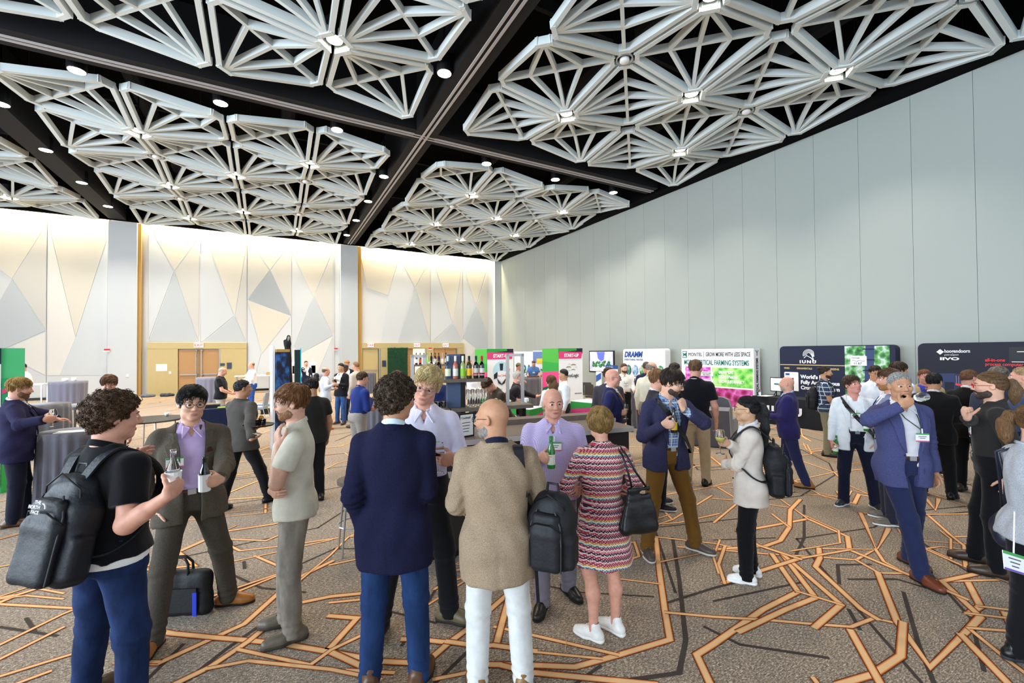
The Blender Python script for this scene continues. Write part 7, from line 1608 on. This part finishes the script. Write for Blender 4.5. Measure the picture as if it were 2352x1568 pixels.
r = thing('menu_frame', 'black framed drinks menu standing on the bar counter', 'menu', oncounter(.27, .12), math.atan2(BU.y, BU.x)+.35)
MB().box((0, 0, .125), (.19, .015, .25)).build('frame', m_blackp, r); MB().box((0, -.009, .125), (.155, .004, .215)).build('sheet', m_paper, r); text('lettering', 'Cocktail', .034, m_ink, r, Matrix.Translation((-.07, -.012, .19)) @ Matrix.Rotation(math.pi/2, 4, 'X')); MB().box((0, .05, .004), (.12, .1, .008)).build('foot', m_blackp, r)
for k in range(4): MB().box((-.01, -.012, .15-.03*k), (.10-.01*k, .002, .006)).build('print_line', m_ink, r)
r = thing('fruit_bowl', 'shallow dark bowl on the lower bar shelf', 'bowl', onshelf(1.10, -.05, 1.295)); MB().lathe([(.001, 0), (.06, 0), (.13, .05), (.125, .05), (.055, .008), (.001, .008)], n=22, cap=False).build('dish', m_blackp, r, True)
m_lime = mat('lime_wedge', '#a9c83a', .5)
for k in range(7):
    a = k*.9; g = MB().lathe([(.001, -.03), (.022, -.02), (.03, 0), (.022, .02), (.001, .03)], n=10).build('lime', m_lime, None, True); tag(g, 'green lime piled in the dark bowl on the bar shelf, %s of seven' % ORD[k], 'lime', 'limes in the bowl'); v = onshelf(1.10, -.05, 1.295); g.location = (v[0]+.06*math.cos(a)*(k > 0), v[1]+.06*math.sin(a)*(k > 0), v[2]+.05+(.02 if k == 0 else 0))
for k in range(4): wine_glass(((3.761, 5.804)[0]+.07*k, (3.761, 5.804)[1]-.03*k+.05*(k % 2), 1.022), 'glass of white wine on the far counter end, %s from the podium' % ORD[k], m_white_wine, group='white wine on the far counter', z0=0, n=12)
sh2 = thing('bar_counter', 'lower far bar counter end carrying the white wine glasses', 'bar', (0, 0, 0)); MB().box(((3.833, 5.763)[0], (3.833, 5.763)[1], .995), (.62, .42, .05)).build('counter_top', m_barwood, sh2); MB().box(((3.833, 5.763)[0], (3.833, 5.763)[1], .485), (.56, .36, .97)).build('counter_body', m_bar, sh2)
# second bar far behind, with its bottles
sh3 = thing('bar_shelf', 'far second bar shelf with rows of bottles', 'shelf', ((3.827, 11.608)[0], (3.827, 11.608)[1], 0)); MB().box((0, 0, 1.72), (1.1, .3, .05)).build('shelf_board', m_barwood, sh3)
for sx in (-.5, .5): MB().box((sx, 0, .85), (.06, .1, 1.7)).build('dark_post', m_blackp, sh3)
mcol = [m_dark_b, m_brown_b, mat('olive_bottle_glass', '#3a3c16', .1), mat('pale_green_glass', '#9fae6a', .1), m_dark_b, m_brown_b, m_dark_b, m_glass, m_dark_b]
for k in range(9): bottle(((3.827, 11.608)[0]-.42+.105*k, (3.827, 11.608)[1]-.03, 1.745), 'small bottle on the far second bar shelf, %s from the doorway' % ORD[k], mcol[k], group='bottles on the far shelf', kind='wine', z0=0, lab=['#e9e6e2', '#c8542a', '#f0b81e', '#8fd12f', '#e9e6e2', '#cfcac2', '#e9e6e2', '#e9e6e2', '#cfcac2'][k], n=10)
# metal bar stool, partly hidden
r = thing('bar_stool', 'steel legged stool behind the navy blazer', 'stool', (0.761, 4.846)+(0,)); MB().lathe([(.001, .70), (.17, .70), (.175, .74), (.001, .745)], n=24).build('seat', mat('stool_seat', '#5a5048', .5), r)
for a in range(4): MB().tube([(.12*math.cos(a*1.57+.78), .12*math.sin(a*1.57+.78), .70), (.2*math.cos(a*1.57+.78), .2*math.sin(a*1.57+.78), 0)], .011, 7).build('leg', m_steel, r)
g = MB(); g.tube([(.165*math.cos(a), .165*math.sin(a), .28) for a in np.linspace(0, 6.283, 17)], .008, 6, False); g.build('foot_ring', m_steel, r)
# ================================================================ tables, chairs and small things
cocktail_table(*(-2.278, 7.898), 'grey cloth tall table beside the blond bearded person', r0=.33, r1=.34, seed=1)
MB_ = MB().box(((-2.251, 7.732)[0], (-2.251, 7.732)[1], 1.079), (.30, .18, .006)).build('paper_napkin', m_paper); tag(MB_, 'flat white napkin on the grey cloth tall table', 'napkin')
cocktail_table(-4.12, 12.6, 'grey cloth tall table behind the blond bearded person', r0=.42, r1=.43, seed=2)
cocktail_table(-6.9, 23.35, 'grey cloth tall table of crockery before the back wall', r0=.55, r1=.5, seed=3, m=mat('tablecloth_slate_blue', '#77788a', .6, spec=.3, sheen=.3))
cocktail_table(-2.35, 23.3, 'slate blue cloth table before the double doors', r0=.52, r1=.5, seed=4, m=mat('tablecloth_slate_blue', '#77788a', .6))
cocktail_table(4.42, 23.6, 'grey cloth tall table before the plain ochre door', r0=.36, r1=.36, seed=5)
cocktail_table(1.98, 9.15, 'grey cloth tall table under the hands of the royal blue shirt', r0=.34, r1=.35, seed=6)
cocktail_table(8.77, 14.75, 'grey cloth tall table with plant below the tall green letters', r0=.52, r1=.5, seed=7)
cocktail_table(8.86, 8.6, 'grey cloth tall table before the blue lettered display', r0=.48, r1=.42, seed=8)
cocktail_table(1.6, 23.0, 'pale blue cloth table of white urns by the far wall', r0=.55, r1=.52, seed=9, m=mat('tablecloth_pale_blue', '#8f98b0', .6))
for k, px in enumerate((676, 718)):
    r = thing('lantern', 'white lantern urn on the far pale blue table, %s of two' % ORD[k], 'lantern', ((1.391, 23.185)[0]+(-.45 if k == 0 else .35), 23.0, 1.075)); MB().box((0, 0, .25), (.28, .28, .5)).build('housing', m_wht, r); MB().lathe([(.2, .5), (.13, .58), (.03, .62), (.001, .68)], n=4).build('roof', m_wht, r); MB().box((0, -.145, .25), (.18, .01, .36)).build('pane', m_glass, r)
r = thing('buffet_table', 'long white buffet table along the back wall behind the velvet plinth', 'table', (-.1, 27.6, 0)); MB().box((0, 0, .9), (3.2, .7, .04)).build('table_top', m_wht, r)
for sx in (-1.5, 0, 1.5):
    for sy in (-.3, .3): MB().box((sx, sy, .44), (.05, .05, .88)).build('leg', m_steel, r)
for k in range(4): cup((-1.2+.25*k, 27.5, .92), 'white cup on the long buffet table, %s from the bald white shirt' % ORD[k])
for k in range(3):
    g = MB().box((0, 0, .08), (.3, .25, .16)).build('snack_basket', mat('basket_tan', '#b48a58', .8, var=.3, vscale=40)); tag(g, 'tan snack basket on the buffet table, %s from the cups' % ORD[k], 'basket', 'snack baskets'); g.location = (-.1+.45*k, 27.55, .92)
r = thing('buffet_table', 'white topped table of crockery beside the far slate cloth table', 'table', (-8.45, 23.9, 0)); MB().box((0, 0, .97), (1.5, .6, .04)).build('table_top', m_wht, r)
for sx in (-.7, .7):
    for sy in (-.25, .25): MB().box((sx, sy, .475), (.04, .04, .95)).build('leg', m_steel, r)
for k, (dx, w_, h_) in enumerate(((-.5, .2, .16), (-.2, .34, .12), (.1, .18, .18), (.35, .14, .1), (1.0, .2, .12), (1.25, .16, .14))):
    g = MB().lathe([(.001, 0), (w_*.4, 0), (w_*.5, h_*.5), (w_*.45, h_), (.001, h_*1.05)], n=14).build('covered_dish', m_wht if k % 2 == 0 else m_paper, None, True); tag(g, 'white covered dish on the far crockery tables, %s along' % ORD[k], 'dish', 'covered dishes'); g.location = (-8.45+dx+(.45 if dx > .7 else 0), 23.75 if dx < .7 else 23.35, .99 if dx < .7 else 1.075)
# black round table with a cup
r = thing('round_table', 'low round black table with a white cup', 'table', (-2.2, 11.6, 0)); MB().lathe([(.001, .71), (.60, .71), (.61, .725), (.60, .74), (.001, .74)], n=40).build('table_top', m_blackp, r)
for a in range(4): MB().tube([(.42*math.cos(a*1.57+.4), .42*math.sin(a*1.57+.4), .71), (.5*math.cos(a*1.57+.4), .5*math.sin(a*1.57+.4), 0)], .014, 7).build('leg', m_steel, r)
cup(((-1.976, 11.936)[0], (-1.976, 11.936)[1], .742), 'white coffee cup on the low round black table')
slab_table((-3.870, 14.183)[0], (-3.870, 14.183)[1], -.2, .8, .6, .90, 'open black framed square table behind the curly haired person', mat('table_grey_top', '#7d7f84', .5), m_blackp, False)
slab_table((-0.980, 10.739)[0], (-0.980, 10.739)[1], .1, .75, .6, .98, 'navy cloth covered table behind the server', m_cloth_navy)
g = MB().box((0, 0, .03), (.3, .2, .06)).build('serving_box', m_blackp); tag(g, 'flat black box on the navy cloth table', 'box'); g.location = ((-1.073, 10.791)[0], (-1.073, 10.791)[1], .985)
g = MB().box((0, 0, .006), (.22, .16, .012)).build('leaflet', mat('leaflet_green', '#9fbf5a', .7)); tag(g, 'pale green leaflet on the navy cloth table', 'leaflet'); g.location = ((-0.836, 10.601)[0], (-0.836, 10.601)[1], .987)
banquet_chair(*(-0.362, 15.319), 1.3, 'grey stacking chair by the velvet plinth, nearer of two', m=mat('chair_steel_blue', '#8b98ab', .5)); banquet_chair(*(-0.214, 16.152), 1.6, 'grey stacking chair by the velvet plinth, farther of two', m=mat('chair_steel_blue', '#8b98ab', .5))
for k in range(3):
    g = MB().box((0, 0, .03), (.34, .26, .06)).build('equipment_case', m_blackp); tag(g, 'flat black case on the carpet by the velvet plinth, %s of the stack' % ORD[k], 'case', 'stacked black cases'); g.location = ((-0.153, 17.411)[0], (-0.153, 17.411)[1], .001+.061*k); g.rotation_euler = (0, 0, .1*k)
banquet_chair(*(10.024, 12.273), -1.3, 'brown banquet chair beneath the television')
banquet_chair(*(10.494, 13.156), -.9, 'brown banquet chair between second tower and television')
slab_table((8.326, 6.463)[0], (8.326, 6.463)[1], -1.0, 1.1, .7, .78, 'grey cloth covered table in front of the lettuce display', m_cloth_grey)
r = thing('covered_chair', 'chair under a rounded grey cover beside the lettuce display table', 'chair', ((9.065, 6.509)[0], (9.065, 6.509)[1], 0), -1.2)
MB().prism([(-.25, 0), (.25, 0), (.24, .75), (.18, .94), (.05, .99), (-.05, .99), (-.18, .94), (-.24, .75)], -.16, -.02, lambda a, c_, d: (a, d, c_)).build('back_cover', m_cloth_grey, r); MB().box((0, .2, .24), (.5, .46, .48)).build('seat_cover', m_cloth_grey, r)
t_ = slab_table(12.45, 6.75, math.pi/2, 1.85, .72, .745, 'black cloth table with white lettering before the bird emblem display', mat('tablecloth_black', '#10131c', .8)); text('lettering', 'IUNU', .34, m_wht, t_, Matrix.Rotation(-math.pi/2, 4, 'Z') @ Matrix.Translation((0, 0, 0)) @ Matrix.Identity(4), 'CENTER') if False else text('lettering', 'IUNU', .27, m_wht, t_, Matrix.Translation((.02, .425, .32)) @ Matrix.Rotation(math.pi, 4, 'Z') @ Matrix.Rotation(math.pi/2, 4, 'X'), 'CENTER', .016, 1.15, spacing=1.35)
r = thing('monitor', 'white lit monitor on the black cloth table behind the indigo suit', 'monitor', (12.45, 7.05, .75), math.pi/2); MB().box((0, 0, .33), (.62, .04, .40)).build('bezel', m_blackp, r); MB().box((0, .022, .33), (.58, .004, .35)).build('screen', mat('screen_white', '#eef2f6', .4, emit=.9), r); MB().box((.1, .026, .34), (.2, .003, .05)).build('screen_chart', m_teal, r)
for sx in (-.15, .15): MB().tube([(sx, 0, .14), (sx*1.3, .08, .0)], .012, 6).tube([(sx, 0, .14), (sx*1.3, -.08, .0)], .012, 6).build('foot', m_blackp, r)
r = thing('monitor', 'dark gadget stand on the black cloth table beside the plaid shirt', 'gadget', (12.4, 6.15, .75), math.pi/2); MB().lathe([(.001, 0), (.11, 0), (.11, .012), (.012, .02), (.012, .16), (.001, .16)], n=18).build('stand', m_steel, r); MB().box((0, .02, .2), (.16, .03, .12)).build('screen_body', m_blackp, r)
for k in range(2): g = MB().box((0, 0, .004), (.4, .25, .008)).build('leaflet', m_paper); tag(g, 'white leaflets on the black cloth table, %s from the plaid shirt' % ORD[k], 'leaflet', 'leaflets on the black table'); g.location = (12.2, 6.05+1.3*k, .757)
bottle((12.15, 7.5, .75), 'clear water bottle on black cloth table beside indigo suit', m_glass, z0=0, lab='#cfe0f0')
# white start-up podiums
def podium(px, h, w_, label, rz=.5):
    r = thing('podium', label, 'podium', (px[0], px[1], 0), rz); MB().box((0, 0, h/2), (w_, w_, h)).build('podium_body', m_wht, r)
    for q in range(4):
        R_ = Matrix.Rotation(q*math.pi/2, 3, 'Z'); fq = lambda a, c_, d: tuple(R_ @ Vector((a, -w_/2-d, c_)))
        MB().prism([(-w_/2, h-.30), (w_/2, h-.22), (w_/2, h-.08), (-w_/2, h-.14)], .001, .004, fq).build('pink_band', m_pink, r); MB().prism([(-w_/2, h-.14), (w_/2, h-.08), (w_/2, h), (-w_/2, h)], .001, .005, fq).build('green_band', m_green, r)
    MB().box((0, 0, h+.004), (w_, w_, .008)).build('podium_top', m_wht, r); return r
podium((4.004, 6.813), 1.05, .46, 'white podium with pink and green bands before the dark shirted person'); podium((5.325, 6.649), 1.1, .5, 'white podium with red band behind the dress wearer', .3)
r = thing('white_canister', 'white canister on its dish on the pink banded podium', 'canister', ((4.011, 6.810)[0], (4.011, 6.810)[1], 1.062)); MB().lathe([(.001, 0), (.075, 0), (.075, .03), (.001, .03)], n=20).build('dish', m_wht, r); MB().lathe([(.001, .03), (.052, .03), (.052, .15), (.04, .16), (.001, .16)], n=18).build('canister_body', m_wht, r, True); MB().box((.01, -.053, .08), (.03, .006, .05)).build('green_label', m_green, r)
bottle(((3.659, 6.490)[0], (3.659, 6.490)[1], .962), 'small dark bottle beside the pink banded podium', m_dark_b, z0=0, lab=None); g = MB().box(((3.659, 6.490)[0], (3.659, 6.490)[1], .48), (.22, .22, .96)).build('side_stand', m_wht); tag(g, 'low white stand under the small dark bottle', 'stand')
r = thing('potted_plant', 'leafy green plant on the far grey cloth table', 'plant', (8.55, 14.75, 1.075)); MB().lathe([(.001, 0), (.08, 0), (.1, .12), (.001, .12)], n=14).build('pot', m_wht, r)
rnd = random.Random(3); g = MB()
for k in range(60):
    a = rnd.uniform(0, 6.28); e = rnd.uniform(.3, 1.4); l = rnd.uniform(.15, .3); d = Vector((math.cos(a)*math.cos(e), math.sin(a)*math.cos(e), math.sin(e))); s_ = d.cross(Vector((0, 0, 1))).normalized()*.03; o = Vector((0, 0, .12)); g.add([o, o+d*l*.6+s_, o+d*l, o+d*l*.6-s_], [(0, 1, 2, 3)])
tag(g.build('foliage', mat('plant_green', '#2a7a3c', .6, var=.4), r), kind='stuff')
for k in range(3): g = MB().box((0, 0, .03), (.18, .12, .06)).build('product_sample', mat('sample_brown', '#7a4a34', .7)); tag(g, 'small brown sample box on the far grey cloth table, %s along' % ORD[k], 'box', 'sample boxes'); g.location = (8.72+.14*k, 14.5-.03*k, 1.075)
bottle((8.60, 8.78, 1.075), 'brown beer bottle on the table before the blue lettered display', m_brown_b, z0=0, lab='#2a2522')
# briefcase on the floor, clutter bags, toothpick
r = thing('briefcase', 'black fabric briefcase on the carpet behind the grey brown suit', 'bag', ((-0.641, 4.304)[0], (-0.641, 4.304)[1]+.05, 0), -.42)
F_ = Fld(np.array([-.3, -.12, 0]), np.array([.3, .12, .36]), .011); 
for z in (.05, .14, .23, .30): F_.cone((-.20, 0, z), (.20, 0, z), .058-.05*max(0, z-.1), .058-.05*max(0, z-.1), .06)
G = F_.grid(); F_.d = np.maximum(F_.d+fold(G, .003, 3), f4(.004)-G[2]); V, F = F_.mesh(); mb_ = mat('bag_black_fabric', '#101216', .65, bump=.2, bscale=40); mesh_np('bag_body', V, F, mb_, r)
for sy in (-.035, .035): MB().tube([(-.09, sy, .30), (-.085, sy*.8, .40), (-.05, sy*.3, .45), (.05, sy*.3, .45), (.085, sy*.8, .40), (.09, sy, .30)], .010, 7).build('handle', mb_, r, True)
MB().box((.16, -.072, .11), (.03, .01, .18)).build('blue_pull_tab', mat('tab_blue', '#2338b8', .5), r); MB().box((.0, -.066, .14), (.34, .012, .18)).build('front_pocket', mb_, r); MB().box((-.09, -.056, .27), (.03, .012, .02)).build('buckle', m_steel, r)
r = thing('satchel', 'dark blue satchel on the carpet between backpack wearer and grey brown suit', 'bag', ((-0.889, 4.358)[0], (-0.889, 4.358)[1]+.1, 0), .2)
F_ = Fld(np.array([-.24, -.1, 0]), np.array([.24, .1, .30]), .011)
for z in (.05, .13, .21): F_.cone((-.14, 0, z), (.14, 0, z), .05, .05, .06)
G = F_.grid(); F_.d = np.maximum(F_.d+fold(G, .003, 6), f4(.004)-G[2]); V, F = F_.mesh(); mesh_np('bag_body', V, F, mat('bag_navy_fabric', '#17243a', .6, bump=.2, bscale=40), r); MB().box((0, -.054, .19), (.26, .012, .10)).build('flap', mat('bag_navy_fabric', '#17243a', .6), r)
for k, (px, sc_) in enumerate((((350, 904)), ((385, 906)))): pass
for k in range(3):
    p_ = ((-5.284, 28.593)[0]+.75*k, 27.6-.1*k); r = MB(); F_ = Fld(np.array([-.4, -.3, 0]), np.array([.4, .3, .25]), .03); F_.cone((-.2, 0, .07), (.2, .05, .06), .10, .08, .05); F_.cone((0, -.1, .05), (.1, .1, .08), .09, .06, .05); G = F_.grid(); F_.d = np.maximum(F_.d+fold(G, .015, k), f4(.004)-G[2]); V, F = F_.mesh(); o = mesh_np('duffel_bag', V, F, mat('bag_grey_%d' % k, ['#5a6474', '#2f353f', '#c9c6bf'][k], .7), None); o.location = (p_[0], p_[1], 0); tag(o, 'slumped %s bag on the carpet before the ochre panelling' % ['blue grey', 'dark', 'pale'][k], 'bag')
g = MB().bar((0, 0, .005), (.11, .03, .005), .004, .004).build('toothpick', mat('toothpick_wood', '#d9b06a', .6)); tag(g, 'thin wooden skewer lying on the carpet by the white sneakers', 'skewer'); g.location = ((1.751, 2.476)[0], (1.751, 2.476)[1], .002); g.rotation_euler = (0, 0, .6)
r = thing('small_stand', 'low black stand by the indigo suit holding a blue can', 'stand', ((11.243, 6.759)[0], (11.243, 6.759)[1], 0)); MB().lathe([(.001, .24), (.12, .24), (.12, .26), (.001, .26)], n=16).build('stand_top', m_blackp, r)
for a in range(3): MB().tube([(.06*math.cos(a*2.1), .06*math.sin(a*2.1), .24), (.13*math.cos(a*2.1), .13*math.sin(a*2.1), 0)], .01, 6).build('leg', m_blackp, r)
g = MB().lathe([(.001, 0), (.045, 0), (.05, .01), (.05, .2), (.04, .22), (.001, .22)], n=16).build('drink_can', mat('can_blue', '#1f3fa8', .35, metal=.3), None, True); tag(g, 'blue drinks can on the low black stand', 'can'); g.location = ((11.243, 6.759)[0], (11.243, 6.759)[1], .262)
